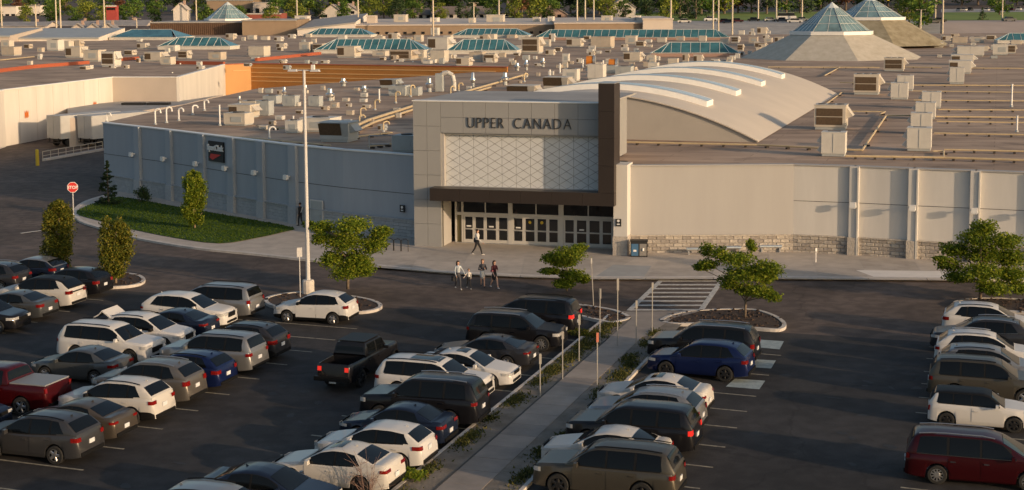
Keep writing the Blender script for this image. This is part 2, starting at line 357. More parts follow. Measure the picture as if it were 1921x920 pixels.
# pale raised kerb ramp stretch at the right and pavement joints
JL = [(700, 470, 664, 499), (790, 470, 770, 507), (880, 476, 860, 514), (985, 480, 975, 520), (1080, 486, 1085, 523), (1190, 486, 1120, 524), (1235, 487, 1210, 524), (1330, 480, 1338, 524), (1440, 478, 1450, 523), (1520, 480, 1535, 524), (1610, 486, 1630, 525), (1715, 491, 1740, 526), (1830, 496, 1860, 527)]
SS_ = [M['concrete'], mat('concrete_b', (0.45, 0.395, 0.34), 0.85, var=0.14, scale=0.9, bump=0.15, bscale=25), mat('concrete_c', (0.385, 0.34, 0.295), 0.85, var=0.16, scale=0.9, bump=0.15, bscale=25)]
for k in range(len(JL) - 1):
    (xa, ya, xb, yb), (xc, yc, xd, yd) = JL[k], JL[k + 1]
    A, B, C, D = G(xa, ya, .134), G(xb, yb, .134), G(xd, yd, .134), G(xc, yc, .134); cen = (A + B + C + D) / 4
    nsub = 2
    for u in range(nsub):
        f0, f1 = u / nsub, (u + 1) / nsub; P = [A.lerp(B, f0), A.lerp(B, f1), D.lerp(C, f1), D.lerp(C, f0)]; m_ = sum(P, Vector((0, 0, 0))) / 4; P = [m_ + (p - m_) * (1 - .03 / (p - m_).length) for p in P]
        sheet('pavement_slab', P, .1335 + .0008 * ((k + u) % 3), SS_[(k * 2 + u * 5) % 3], side)
ramp = sheet('sidewalk_panel', px_line([(1605, 507), (1921, 511), (1990, 513), (1990, 527), (1921, 524), (1640, 520)], .137), .138, mat('new_concrete', (0.70, 0.66, 0.61), 0.85, var=0.06, scale=1), side)
sheet('sidewalk_panel', px_line([(1150, 497), (1222, 499), (1205, 523), (1115, 520)], .137), .137, mat('patch_concrete', (0.33, 0.33, 0.32), 0.85, var=0.08, scale=1), side)
# lawn beside the left wall
LAWN = smooth_line(px_line([(143, 401), (160, 388), (190, 378), (226, 370), (330, 388), (440, 407), (548, 427), (530, 436), (480, 447), (412, 457), (330, 447), (250, 431), (180, 413)], .15), 3, True)
lawn = sheet('lawn', LAWN, 0.165, M['lawn'])
def blades(n, poly, h0, h1, z, w=0.05, m='grass_t', name='grass', patch=None):
    xs = [p.x for p in poly]; ys = [p.y for p in poly]; b = MB(); k = 0; N = len(poly)
    while k < n:
        x = rng.uniform(min(xs), max(xs)); y = rng.uniform(min(ys), max(ys)); ins = False
        for i in range(N):
            a, c = poly[i], poly[(i + 1) % N]
            if (a.y > y) != (c.y > y) and x < (c.x - a.x) * (y - a.y) / (c.y - a.y) + a.x: ins = not ins
        if not ins: continue
        k += 1; h = rng.uniform(h0, h1); q = rng.uniform(0, 6.28); ww = w * rng.uniform(.6, 1.4)
        dx, dy = math.cos(q) * ww, math.sin(q) * ww; lx, ly = rng.normal(0, h * .4, 2)
        b.add([(x - dx, y - dy, z), (x + dx, y + dy, z), (x + lx, y + ly, z + h)], [(0, 1, 2)])
    return b.build(name, M[m])
tag(blades(16000, LAWN, .05, .12, .165, .035, 'lawn_blade', 'grass'), 'short green grass on the lawn beside the grey wall', 'grass', kind='stuff')
# central walkway between the two middle rows (in row coordinates r, s)
def rsband(name, s0, s1, r0, r1, z, m, parent=None, kind='structure'):
    return sheet(name, [RS(r0, s0), RS(r0, s1), RS(r1, s1), RS(r1, s0)], z, m, parent, kind)
verge = rsband('verge', -19.55, -15.36, 30, 78.2, 0.12, M['dirt'])
mb = MB()
strip([RS(30, -19.6), RS(77.2, -19.6)], 0.08, .07, -.02, .135, 0, mb); strip([RS(30, -15.3), RS(72, -15.42)], 0.07, .08, -.02, .135, 0, mb)
mb.build('kerb', M['kerb'], verge)
walk = rsband('walkway', -18.2, -16.67, 30, 77.4, 0.122, M['joint'])
WS = [M['walkcon'], mat('walk_concrete_pale', (0.29, 0.25, 0.215), 0.88, var=0.16, scale=0.7, bump=0.15, bscale=20), mat('walk_concrete_dark', (0.225, 0.195, 0.17), 0.88, var=0.18, scale=0.7, bump=0.15, bscale=20)]
for r in np.arange(31, 76.5, 1.55):
    q = MB(); c0 = RS(r + .775, -17.435); q.box((c0.x, c0.y, .128 + rng.uniform(-.002, .003)), (1.53, 1.52, .016), R(72)); q.build('pavement_slab', WS[int(rng.integers(3))], walk)
jb = MB()
strip([RS(30, -18.24), RS(72, -18.24)], .035, .035, .12, .139, 0, jb)
jb.build('pavement_joint', M['joint'], walk)
sheet('walkway_apron', px_line([(1168, 585), (1316, 584), (1262, 597), (1215, 630), (1178, 640), (1130, 640), (1190, 603)], .13), .139, M['walkcon'], walk)
PATCH = [(-19.2, r_, .5, .9) for r_ in (37, 39.5, 42, 44.2, 46)] + [(-19.25, 49.2, .35, 1.0), (-19.2, 53.3, .45, 1.5), (-19.25, 56.3, .3, .7), (-19.15, 59.2, .45, 1.2), (-19.1, 62.5, .4, .9), (-19.05, 64.6, .5, 1.2), (-19.0, 67.2, .5, 1.3), (-18.95, 69.8, .6, 1.5), (-19.0, 72.6, .6, 1.4), (-18.9, 74.6, .5, .9), (-15.8, 46, .4, 1.6), (-15.75, 49.6, .35, 1.2), (-15.9, 52.6, .45, 1.1), (-15.7, 55, .3, .7), (-15.9, 61.5, .4, 1.2), (-15.85, 64.6, .5, 1.3), (-16.2, 67.8, .45, 1.0), (-15.9, 66.6, .4, .9), (-16.1, 71.2, .4, .9), (-16.3, 73.5, .35, .8)]
wb = MB()
for (s0, r0, ws, wr) in PATCH:
    for k in range(int(900 * ws * wr)):
        q1, q2 = rng.normal(0, .5, 2); r, s_ = r0 + q1 * wr, s0 + q2 * ws
        if s_ < -19.5 or s_ > -15.42 or -18.3 < s_ < -16.62: continue
        p = RS(r, s_, .12); h = rng.uniform(.03, .13); q = rng.uniform(0, 6.28); w = rng.uniform(.025, .06); lx, ly = rng.normal(0, .06, 2)
        wb.add([(p.x - w * math.cos(q), p.y - w * math.sin(q), .12), (p.x + w * math.cos(q), p.y + w * math.sin(q), .12), (p.x + lx, p.y + ly, .12 + h)], [(0, 1, 2)])
tag(wb.build('weeds', M['grass_t']), 'patchy weeds and grass growing along the walkway verge', 'weeds', kind='stuff')
# planting islands with kerbs and mulch
def island(pts):
    line = smooth_line(px_line(pts), 5, True)
    i = sheet('planting_island', line, .125, M['mulch'])
    a = sum(line[k].x * line[(k + 1) % len(line)].y - line[(k + 1) % len(line)].x * line[k].y for k in range(len(line)))
    if a < 0: line = line[::-1]
    strip(line + [line[0], line[1]], 0.22, .0, -.02, .16).build('kerb', M['kerb'], i)
    cb = MB()
    xs = [p.x for p in line]; ys = [p.y for p in line]
    for k in range(220):
        x, y = rng.uniform(min(xs), max(xs)), rng.uniform(min(ys), max(ys)); ins = False
        for q in range(len(line)):
            u, v = line[q], line[(q + 1) % len(line)]
            if (u.y > y) != (v.y > y) and x < (v.x - u.x) * (y - u.y) / (v.y - u.y) + u.x: ins = not ins
        if ins:
            s_ = rng.uniform(.03, .09); cb.box((x, y, .13 + s_ * .3), (s_ * 2, s_, s_), rng.uniform(0, 3))
    if cb.f: cb.build('mulch_chips', M['mulch'], i)['kind'] = 'stuff'
    return i
island([(1238, 604), (1290, 588), (1400, 584), (1448, 594), (1474, 611), (1462, 623), (1405, 620), (1320, 613), (1262, 612)])
island([(1020, 572), (1080, 575), (1120, 580), (1160, 588), (1182, 601), (1150, 610), (1122, 606), (1060, 590)])
island([(500, 562), (560, 552), (640, 557), (695, 566), (717, 577), (700, 587), (655, 590), (560, 584), (505, 577)])
island([(60, 520), (150, 512), (245, 517), (272, 527), (258, 538), (205, 543), (130, 540), (70, 532)])
island([(1790, 570), (1840, 563), (1921, 566), (2000, 575), (1980, 592), (1880, 588), (1800, 580)])
# painted lines: stalls, crosswalk, accessible squares
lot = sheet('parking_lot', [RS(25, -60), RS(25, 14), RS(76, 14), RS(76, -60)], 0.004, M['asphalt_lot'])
def stalls(rs, s0, s1, slant=0.35):
    for r in rs:
        bb = MB(); strip([RS(r + slant, s0, .012), RS(r, s1, .012)], .05, .05, .006, .012, 0, bb); bb.build('stall_line', M['paint_line'], lot)
stalls([47.7, 50.4, 52.9, 55.5, 58.2, 60.7, 63.2, 67.0, 71.0], -15.2, -9.5)
stalls([43.1, 45.8, 48.5, 51.3, 54.1, 56.8, 59.6, 62.4, 65.1, 67.8, 70.5], -43.2, -31.5, .5)
stalls([41.2, 43.9, 46.6, 49.3, 52.0, 54.9, 58.1, 60.9, 63.8, 67.2, 71.2], -25.4, -19.75, .3)
stalls([52.6, 55.1, 57.6, 60.1, 62.6, 65.1, 67.5, 69.8, 72.4, 74.9], 2.9, -2.8, -.35)
stalls([64.3, 67.0, 69.9, 73.2], -55, -48.6, .4)
for pts in ([(1414, 637), (1470, 641), (1462, 656), (1404, 651)], [(1400, 674), (1455, 677), (1446, 692), (1388, 688)], [(1378, 711), (1435, 715), (1424, 731), (1361, 726)]):
    sheet('painted_square', px_line(pts), .011, M['paint_sq'], lot)
cross = sheet('crosswalk', px_line([(1172, 587), (1312, 584), (1362, 522), (1232, 525)]), .005, M['asphalt'])
A0, A1, B0, B1 = G(1180, 583), G(1240, 526), G(1314, 583), G(1354, 526)
def cw(p, q, w, z=.012):
    bb = MB(); strip([p, q], w / 2, w / 2, .006, z, 0, bb); bb.build('crosswalk_stripe', M['paint_w'], cross)
cw(A0, A1, .30, .014); cw(B0, B1, .30, .014)
for k, t in enumerate(np.linspace(.02, .97, 8)): cw(A0.lerp(A1, t), B0.lerp(B1, t), .36)
for pts in [((38, 438), (76, 433))]:
    bb = MB(); strip(px_line(pts), .12, .12, .006, .012, 0, bb); bb.build('stop_line', M['paint_w'], lot)

M['stain'] = mat('oil_stain', (0.014, 0.0135, 0.013), .7, var=.4, scale=2.5)
M['patch'] = mat('asphalt_patch', (0.022, 0.021, 0.021), .9, var=.25, scale=3)
M['worn'] = mat('asphalt_worn', (0.075, 0.066, 0.06), .9, var=.3, scale=1.3)
def blob(p, w, h, m, name, parent, z=.0075, ang=0.0, n=12):
    q = MB(); vs = []
    for i in range(n): a = 6.283 * i / n; k = rng.uniform(.6, 1.2); x, y = w * k * math.cos(a), h * k * math.sin(a); vs.append((p.x + x * math.cos(ang) - y * math.sin(ang), p.y + x * math.sin(ang) + y * math.cos(ang), z))
    q.add(vs, [tuple(range(n))]); q.build(name, M[m], parent)
for k in range(46):
    r, s_ = rng.uniform(40, 75), rng.choice([-29.0, -27.5, -8.2, -6.0, -26, -47, -4.5]) + rng.normal(0, .9)
    blob(RS(r, s_), rng.uniform(.1, .45), rng.uniform(.08, .3), 'stain', 'oil_stain', lot, .0075, rng.uniform(0, 3))
for (r, s_, w, h) in ((52, -28, 2.6, .9), (66, -7.6, 1.8, 1.2), (47, -6.5, 3.0, .8), (71, -28.5, 1.5, 1.0)): blob(RS(r, s_), w, h, 'patch', 'asphalt_patch', lot, .007, R(72), 8)
# ---------------------------------------------------------------- the mall front
RZ = 6.0
def text_mesh(txt, size, depth, bold=0.0, spacing=1.0):
    cu = bpy.data.curves.new('t', 'FONT'); cu.body = txt; cu.size = size; cu.extrude = depth; cu.offset = bold; cu.space_character = spacing
    cu.resolution_u = 3
    o = bpy.data.objects.new('t', cu); me = bpy.data.meshes.new_from_object(o)
    bpy.data.objects.remove(o); bpy.data.curves.remove(cu); return me
mall = thing('mall_building', 'long low mall with brown flat roof stretching back behind the entrance', 'building', (0, 105, 0))
LW = [Vector((-37.2, 135.4, 0)), Vector((-29.7, 127.7, 0)), Vector((-22.8, 120.0, 0)), Vector((-16.9, 113.6, 0)), Vector((-12.5, 109.6, 0)), Vector((-6.6, 105.3, 0))]
RW = [Vector((7.95, 99.3, 0)), Vector((18.9, 99.35, 0)), Vector((22.7, 98.1, 0)), Vector((26.2, 96.6, 0)), Vector((29.8, 95.2, 0)), Vector((33.4, 93.8, 0)), Vector((46, 89.0, 0))]
edge = [G(192, 230, RZ), G(480, 166, RZ), G(945, 131, RZ), G(985, 67, RZ)]
roofp = LW + [Vector((-6, 107, 0)), Vector((8, 103, 0))] + RW + [Vector((70, 85, 0)), Vector((330, 430, 0)), Vector((330, 470, 0))] + edge[::-1]
sheet('roof', roofp, RZ - .05, M['roof'], mall, world=True)
# coping, wall panels, pilasters
def wall_seg(a, c, h, z0, th, m, name='wall_panel'):
    d = c - a; L = d.length; ang = math.atan2(d.y, d.x); n = Vector((d.y, -d.x, 0)).normalized()   # outward = towards the camera
    if n.y > 0: n = -n
    mid = (a + c) / 2 - n * (th / 2)
    bb = MB(); bb.box((mid.x, mid.y, (z0 + h) / 2), (L, th, h - z0), ang); bb.build(name, m, mall, world=True)
    return ang, n, L
NB = [0]
blockmesh = {}
def course(a, c, z0, rows, bw, bh, n, ang, parent, proud=.07):
    L = (c - a).length; u = (c - a).normalized(); k = int(round(L / bw)); w = L / k
    for j in range(rows):
        off = 0.5 * (j % 2); i = 0; x = 0.0
        edges = [0.0] + [w * (q + 1 - off) for q in range(k)] if off else [w * q for q in range(k + 1)]
        if off: edges = [0.0] + [w * (q + .5) for q in range(k)] + [L]
        for e0, e1 in zip(edges[:-1], edges[1:]):
            key = round((e1 - e0), 2), int(rng.integers(3))
            if key not in blockmesh:
                q = MB(); ww = e1 - e0 - .022; hh = bh - .022; dd = .10
                jx = [rng.uniform(-.02, .02) for _ in range(4)]
                vs = [(-ww / 2, .05, -hh / 2), (ww / 2, .05, -hh / 2), (ww / 2, .05, hh / 2), (-ww / 2, .05, hh / 2),
                      (-ww / 2, -.03, -hh / 2), (ww / 2, -.03, -hh / 2), (ww / 2, -.03, hh / 2), (-ww / 2, -.03, hh / 2),
                      (-ww / 2 + .03, -.06 + jx[0], -hh / 2 + .03), (ww / 2 - .03, -.06 + jx[1], -hh / 2 + .03), (ww / 2 - .03, -.06 + jx[2], hh / 2 - .03), (-ww / 2 + .03, -.06 + jx[3], hh / 2 - .03)]
                fs = [(4, 5, 9, 8), (5, 6, 10, 9), (6, 7, 11, 10), (7, 4, 8, 11), (8, 9, 10, 11), (0, 1, 5, 4), (1, 2, 6, 5), (2, 3, 7, 6), (3, 0, 4, 7)]
                q.add(vs, fs); me = bpy.data.meshes.new('block'); me.from_pydata(q.v, [], q.f); me.materials.append((M['block'], M['block2'], M['block3'])[key[1]]); blockmesh[key] = me
            p = a + u * ((e0 + e1) / 2) + n * (proud - .02)
            o = put(blockmesh[key], 'block', parent, True, Vector((p.x, p.y, z0 + bh * (j + .5))), ang)
            NB[0] += 1
def stuff_course(a, c, z0, rows, bw, bh, n, ang, name, parent, proud=.07):
    L = (c - a).length; u = (c - a).normalized(); k = max(1, int(round(L / bw))); w = L / k; q = MB()
    for j in range(rows):
        off = .5 * (j % 2)
        for i in range(k):
            x = w * (i + .5) + (off - .25) * w * .5; p = a + u * x + n * (proud - .02 + rng.uniform(-.01, .012))
            q.box((p.x, p.y, z0 + bh * (j + .5)), (w - .02, .12, bh - .02), ang, int(rng.integers(3)))
    o = q.build(name, [M['blockL'], M['blockL2'], M['blockL']], parent, world=True); o['kind'] = 'stuff'
for i in range(len(LW) - 1):
    a, c = LW[i], LW[i + 1]
    ang, n, L = wall_seg(a, c, 6.12, .0, .5, M['wall_l'])
    bb = MB(); m_ = (a + c) / 2 - n * .22; bb.box((m_.x, m_.y, 6.16), (L + .15, .62, .09), ang); bb.build('coping', M['white'], mall, world=True)
    d = (c - a).normalized()
    # shallow reveal joint half way up
    bb = MB(); m_ = (a + c) / 2 + n * .004; bb.box((m_.x, m_.y, 3.35), (L, .02, .035), ang); bb.build('reveal_joint', M['joint'], mall, world=True)
    stuff_course(a, c, .0, 6, .62, .24, n, ang, 'block_courses', mall)
    bb = MB(); m_ = (a + c) / 2 + n * .1; bb.box((m_.x, m_.y, 1.47), (L, .24, .08), ang); bb.build('sill_course', M['blockL'], mall, world=True)
lamp_m = {}
def wall_lamp(p, n, ang, label, group):
    t = thing('wall_lamp', label, 'lamp', p, ang, group)
    q = MB(); q.box((0, -.15, .02), (.09, .34, .08)); q.build('bracket', M['white'], t)
    q = MB(); q.box((0, -.40, 0), (.42, .26, .34), 0, 0, .86); q.box((0, -.40, -.2), (.30, .2, .06)); q.build('lamp_box', M['white'], t)
LEN = [0]
def along(P, dist):
    for a, c in zip(P[:-1], P[1:]):
        L = (c - a).length
        if dist <= L: d = (c - a) / L; return a + d * dist, math.atan2(d.y, d.x), Vector((d.y, -d.x, 0))
        dist -= L
    d = (P[-1] - P[-2]).normalized(); return P[-1], math.atan2(d.y, d.x), Vector((d.y, -d.x, 0))
tot = sum((c - a).length for a, c in zip(LW[:-1], LW[1:]))
order = ['farthest from the entrance', 'second from the far corner', 'left of the black store sign', 'right of the black store sign', 'second from the tall light pole', 'nearest the tall light pole']
for i, pxx in enumerate([253, 313, 375, 430, 486, 547]):
    best = min(np.linspace(0, tot, 800), key=lambda q: abs((lambda p: 960 + FOC * p.x / (p.y * cp))(along(LW, q)[0]) - pxx))
    p, ang, n = along(LW, best); n = n if n.y < 0 else -n
    q = MB(); c = p + n * .12; q.box((c.x, c.y, 3.08), (.85, .34, 6.17), ang); q.build('pilaster', M['wall_l'], mall, world=True)
    q = MB(); c = p + n * .16; q.box((c.x, c.y, .72), (.98, .42, 1.44), ang); q.build('pilaster_base', M['blockL2'], mall, world=True)
    wall_lamp(p + n * .28 + Vector((-.25 * math.cos(ang), -.25 * math.sin(ang), 3.75 + .12 * i * 0)), n, ang, 'white box lamp on the blue grey wall, ' + order[i], 'lamps on the left wall')
# right wall: smooth beige bay, then pilastered bays with block base
for i in range(len(RW) - 1):
    a, c = RW[i], RW[i + 1]
    ang, n, L = wall_seg(a, c, 6.0, 0, .5, M['wall_pink'] if i == 0 else M['wall_r'])
    bb = MB(); m_ = (a + c) / 2 - n * .2; bb.box((m_.x, m_.y, 6.03), (L + .1, .6, .08), ang); bb.build('coping', M['wall_pink'], mall, world=True)
    if i > 0:
        bb = MB(); m_ = (a + c) / 2 + n * .004; bb.box((m_.x, m_.y, 3.6), (L, .02, .03), ang); bb.build('reveal_joint', M['joint'], mall, world=True)
    if i < 5:
        bb = MB(); m_ = (a + c) / 2 + n * .02; bb.box((m_.x, m_.y, .63), (L, .06, 1.26), ang); bb.build('block_backing', M['mortar'], mall, world=True)
        course(a, c, .0, 5, .58, .25, n, ang, mall)
        bb = MB(); m_ = (a + c) / 2 + n * .09; bb.box((m_.x, m_.y, 1.29), (L, .2, .08), ang); bb.build('sill_course', M['block2'], mall, world=True)
rl = ['leftmost on the beige wall', 'second from the smooth beige bay', 'above the right hand tree', 'rightmost on the beige wall']
for i, P in enumerate(RW[2:6]):
    d = (RW[i + 3] - P).normalized(); ang = math.atan2(d.y, d.x); n = Vector((d.y, -d.x, 0)); n = n if n.y < 0 else -n
    q = MB(); c = P + n * .13; q.box((c.x, c.y, 3.02), (.62, .32, 6.05), ang); q.build('pilaster', M['wall_r'], mall, world=True)
    q = MB(); c = P + n * .16; q.box((c.x, c.y, .66), (.74, .40, 1.32), ang); q.build('pilaster_base', M['block2'], mall, world=True)
    q = MB(); c = P + n * .33 + d * .26; q.box((c.x, c.y, 3.0), (.10, .10, 6.0), ang); q.build('downpipe', M['rtu2'], mall, world=True)
    wall_lamp(P + n * .28 + d * .02 + Vector((0, 0, 3.55)), n, ang, 'white box lamp on a pilaster, ' + rl[i], 'lamps on the right wall')
# store sign on the left wall
p, ang, n = along(LW, [min(np.linspace(0, tot, 800), key=lambda q: abs((lambda p: 960 + FOC * p.x / (p.y * cp))(along(LW, q)[0]) - 401))][0]); n = n if n.y < 0 else -n
sg = thing('store_sign', 'square black store sign with white lettering and red slash on grey wall', 'sign', p + n * .06 + Vector((0, 0, 4.05)), ang)
q = MB(); q.box((0, 0, .83), (2.35, .16, 1.66)); q.build('sign_panel', M['black'], sg)
me = text_mesh('SportChek', .58, .05, .016, .9); o = put(me, 'lettering', sg); o.rotation_euler = (R(90), 0, 0); me.materials.append(M['signwhite'])
w = max(v.co.x for v in me.vertices); o.scale = (2.5 / w, 1.15, 1); o.location = (-1.25, -.11, .92)
q = MB(); q.add([(-.95, -.1, .3), (-.5, -.1, .12), (.85, -.1, .62), (-.75, -.1, .62)], [(0, 1, 2, 3)]); q.build('red_slash', M['red'], sg)
# ---------------------------------------------------------------- entrance block, local x along the face, -y towards the camera
EL = Vector((-6.81, 102.52, 0)); EA = R(-15.2)
ent = thing('entrance_block', 'grey panelled mall entrance with UPPER CANADA letters above glass doors', 'building', EL, EA)
def eb(name, c, d, m, parent=ent, **k):
    q = MB(); q.box(c, d, **k); return q.build(name, m, parent)
U = 13.25
eb('core', (6.7, 5.0, 8.05), (13.0, 8.4, 4.1), M['panel'])
eb('roof_slab', (6.7, 6.1, 10.15), (13.35, 11.6, .12), M['roofgrey'])
eb('side_wall', (.17, 3.3, 5.1), (.3, 5.4, 10.2), M['panel'])
# grey cladding panels with open joints
def panels(x0, x1, z0, z1, nx, nz, y=.0, name='cladding_panel', m='panel', dep=.2):
    wx, wz = (x1 - x0) / nx, (z1 - z0) / nz
    for i in range(nx):
        for j in range(nz):
            eb(name, (x0 + wx * (i + .5), y + dep / 2, z0 + wz * (j + .5)), (wx - .018, dep, wz - .018), M[m])
eb('panel_backing', (1.0, .32, 5.1), (2.0, .24, 10.16), M['joint'])
eb('panel_backing', (7.6, .32, 9.05), (11.2, .24, 2.2), M['joint'])
panels(0, 2.0, 0.02, 10.2, 2, 6)
panels(2.0, U, 8.05, 10.2, 7, 2)
eb('parapet_cap', (6.6, .35, 10.23), (13.3, .8, .07), M['white'])
eb('pier_return', (1.93, 1.3, 4.0), (.12, 2.0, 8.0), M['wall_pink'])
# lattice screen of rhombus and triangle tiles
z0, z1, x0, x1 = 4.35, 7.92, 2.2, U
eb('screen_backing', ((x0 + x1) / 2, .55, (z0 + z1) / 2), (x1 - x0, .1, z1 - z0), M['groove'])
eb('screen_reveal', (2.1, .35, 6.15), (.2, .5, 3.7), M['wall_pink'])
eb('screen_head', (7.7, .38, 8.0), (11.2, .45, .13), M['panel'])
eb('screen_sill', (7.7, .38, 4.3), (11.2, .5, .12), M['panel'])
ncol = 11; cwd = (x1 - x0) / ncol; st = (z1 - z0) / 6.0; g = .018
def tile(pts):
    cx, cz = sum(p[0] for p in pts) / len(pts), sum(p[1] for p in pts) / len(pts); ins = []
    for p in pts:
        d = math.hypot(p[0] - cx, p[1] - cz); f = 1 - .024 / max(d, .1); ins.append((cx + (p[0] - cx) * f, cz + (p[1] - cz) * f))
    q = MB(); n_ = len(ins); q.add([(a, .47, z) for a, z in ins] + [(a, .52, z) for a, z in ins], [tuple(range(n_))] + [(i, n_ + i, n_ + (i + 1) % n_, (i + 1) % n_) for i in range(n_)])
    q.build('screen_tile', M['lattice'], ent)
for c_ in range(ncol):
    xa = x0 + cwd * c_; xm = xa + cwd / 2; xb = xa + cwd
    for r_ in range(7):
        zc = z0 + st * r_
        if r_ < 6: tile([(xm, zc), (xb, zc + st / 2), (xm, zc + st), (xa, zc + st / 2)])
        for (xe, sg_) in ((xa, 1), (xb, -1)):
            lo, hi = max(z0, zc - st / 2), min(z1, zc + st / 2)
            if hi - lo > .1:
                tile([(xe, lo), (xm, max(z0, min(z1, zc))), (xe, hi)] if hi - lo > st * .9 else ([(xe, lo), (xm, z0), (xe, hi)] if r_ == 0 else [(xe, lo), (xm, z1), (xe, hi)]))
# bronze portal: band and pylon
for i in range(6):
    w_ = (U + 1.1 - 1.55) / 6; eb('portal_band', (1.55 + w_ * (i + .5), -.6, 3.93), (w_ - .012, 1.2, .86), M['brown'])
for j in range(4):
    h_ = (11.6 - 4.37) / 4; eb('pylon_panel', (U + .56, -.58, 4.37 + h_ * (j + .5)), (1.06, 1.24, h_ - .012), M['brown'])
eb('pylon_cap', (U + .56, -.2, 11.63), (1.12, 2.05, .06), M['steel'])
eb('pylon_tail', (U + .56, .42, 7.5), (1.04, .74, 8.1), M['brown'])
# letters
xs = 4.0
tx = 'UPPER CANADA'; me_all = []
adv = {}
widths = []
for ch in tx:
    if ch == ' ': widths.append((None, .42)); continue
    me = text_mesh(ch, 1.0, .025, -.016); xs_ = [v.co.x for v in me.vertices]; mn, mx = min(xs_), max(xs_)
    for v in me.vertices: v.co.x -= mn
    widths.append((me, mx - mn))
gap = .20; totw = sum(w for _, w in widths) + gap * (len(tx) - 1); k = 7.25 / totw; x = 3.95
for me, w_ in widths:
    if me:
        o = put(me, 'letter', ent); me.materials.append(M['letter']); o.rotation_euler = (R(90), 0, 0); o.location = (x, -.05, 8.44); o.scale = (k * 1.02, .74 / .7, 1)
    x += (w_ + gap) * k
# door wall
DY = 2.25
eb('soffit', (7.6, 1.2, 3.56), (11.4, 2.3, .1), M['panel'])
eb('lobby_back', (7.6, 6.3, 1.8), (11.2, .2, 3.5), mat('lobby_dark', (0.10, 0.075, 0.045), 0.9))
eb('lobby_floor', (7.6, 4.3, .14), (11.2, 4.0, .04), M['concrete'])
sc_ = (13.95 - 2.35) / (1040 - 222)
def ux(z): return 2.35 + (z - 222) * sc_
eb('door_head', (8.15, DY, 2.19), (11.6, .14, .20), M['frame']); eb('transom_head', (8.15, DY, 3.47), (11.6, .14, .14), M['frame'])
for zc, w_ in ((222, .12), (256, .12), (502, .30), (758, .34), (1021, .12), (1044, .12)):
    eb('mullion', (ux(zc), DY - .01, 1.82), (w_, .18, 3.4), M['frame'])
for a_, c_ in ((228, 250), (262, 371), (377, 492), (512, 628), (635, 747), (771, 890), (897, 1016), (1026, 1040)):
    eb('transom_pane', ((ux(a_) + ux(c_)) / 2, DY, 2.85), (ux(c_) - ux(a_), .03, 1.1), M['glass_d'])
for zc in (374, 632, 893): eb('transom_bar', (ux(zc), DY - .01, 2.85), (.07, .14, 1.1), M['frame'])
for a_, c_ in ((228, 250), (1026, 1040)):
    eb('side_pane', ((ux(a_) + ux(c_)) / 2, DY, 1.12), (ux(c_) - ux(a_), .03, 1.95), mat('amber_glass', (0.10, 0.085, 0.04), 0.08, spec=0.6))
doors = [(262, 316), (316, 373), (373, 436), (436, 494), (513, 571), (571, 632), (632, 691), (691, 749), (771, 829), (829, 892), (892, 957), (957, 1015)]
for i, (a_, c_) in enumerate(doors):
    xa, xb = ux(a_), ux(c_); xm = (xa + xb) / 2; w_ = xb - xa
    q = MB(); fw = .11
    q.box((xa + fw / 2, 0, 1.11), (fw, .07, 1.94)); q.box((xb - fw / 2, 0, 1.11), (fw, .07, 1.94))
    q.box((xm, 0, 2.03), (w_ - 2 * fw, .07, .10)); q.box((xm, 0, 1.12), (w_ - 2 * fw, .07, .1)); q.box((xm, 0, .28), (w_ - 2 * fw, .07, .22))
    d = q.build('door', M['frame'], ent); d.location = (0, DY - .04, 0)
    eb('door_pane', (xm, .01, 1.57), (w_ - 2 * fw, .02, .82), M['glass_d'], d); eb('door_pane', (xm, .01, .73), (w_ - 2 * fw, .02, .70), M['glass_d'], d)
    eb('push_bar', (xm, -.07, 1.12), (w_ - .3, .05, .05), M['steel'], d)
    if i in (0, 2, 4, 9): eb('notice', (xm, -.012, 1.32), (.34, .01, .10), M['signwhite'], d)
for i in (5, 6):
    xm = ux((doors[i][0] + doors[i][1]) / 2); q = MB(); q.cyl((xm, DY - .07, 1.72), (xm, DY - .05, 1.72), .11, n=10); q.build('door_sticker', M['yellow'], ent)
eb('threshold', (8.1, DY, .145), (11.5, .5, .03), M['steel'])
# right column of the entrance with the accessibility sign
eb('end_column', (14.62, .5, 3.1), (.92, 1.9, 6.2), M['wall_r']); eb('column_base', (14.62, .48, .7), (1.0, 1.98, 1.4), M['block2'])
cs = eb('access_sign', (14.5, -.49, 2.33), (.38, .03, .5), M['black'])
q = MB(); q.cyl((14.5, -.515, 2.45), (14.5, -.507, 2.45), .09, n=12); q.box((14.5, -.509, 2.22), (.2, .008, .08)); q.build('sign_mark', M['signwhite'], cs); cs.children[0].matrix_parent_inverse = Matrix()
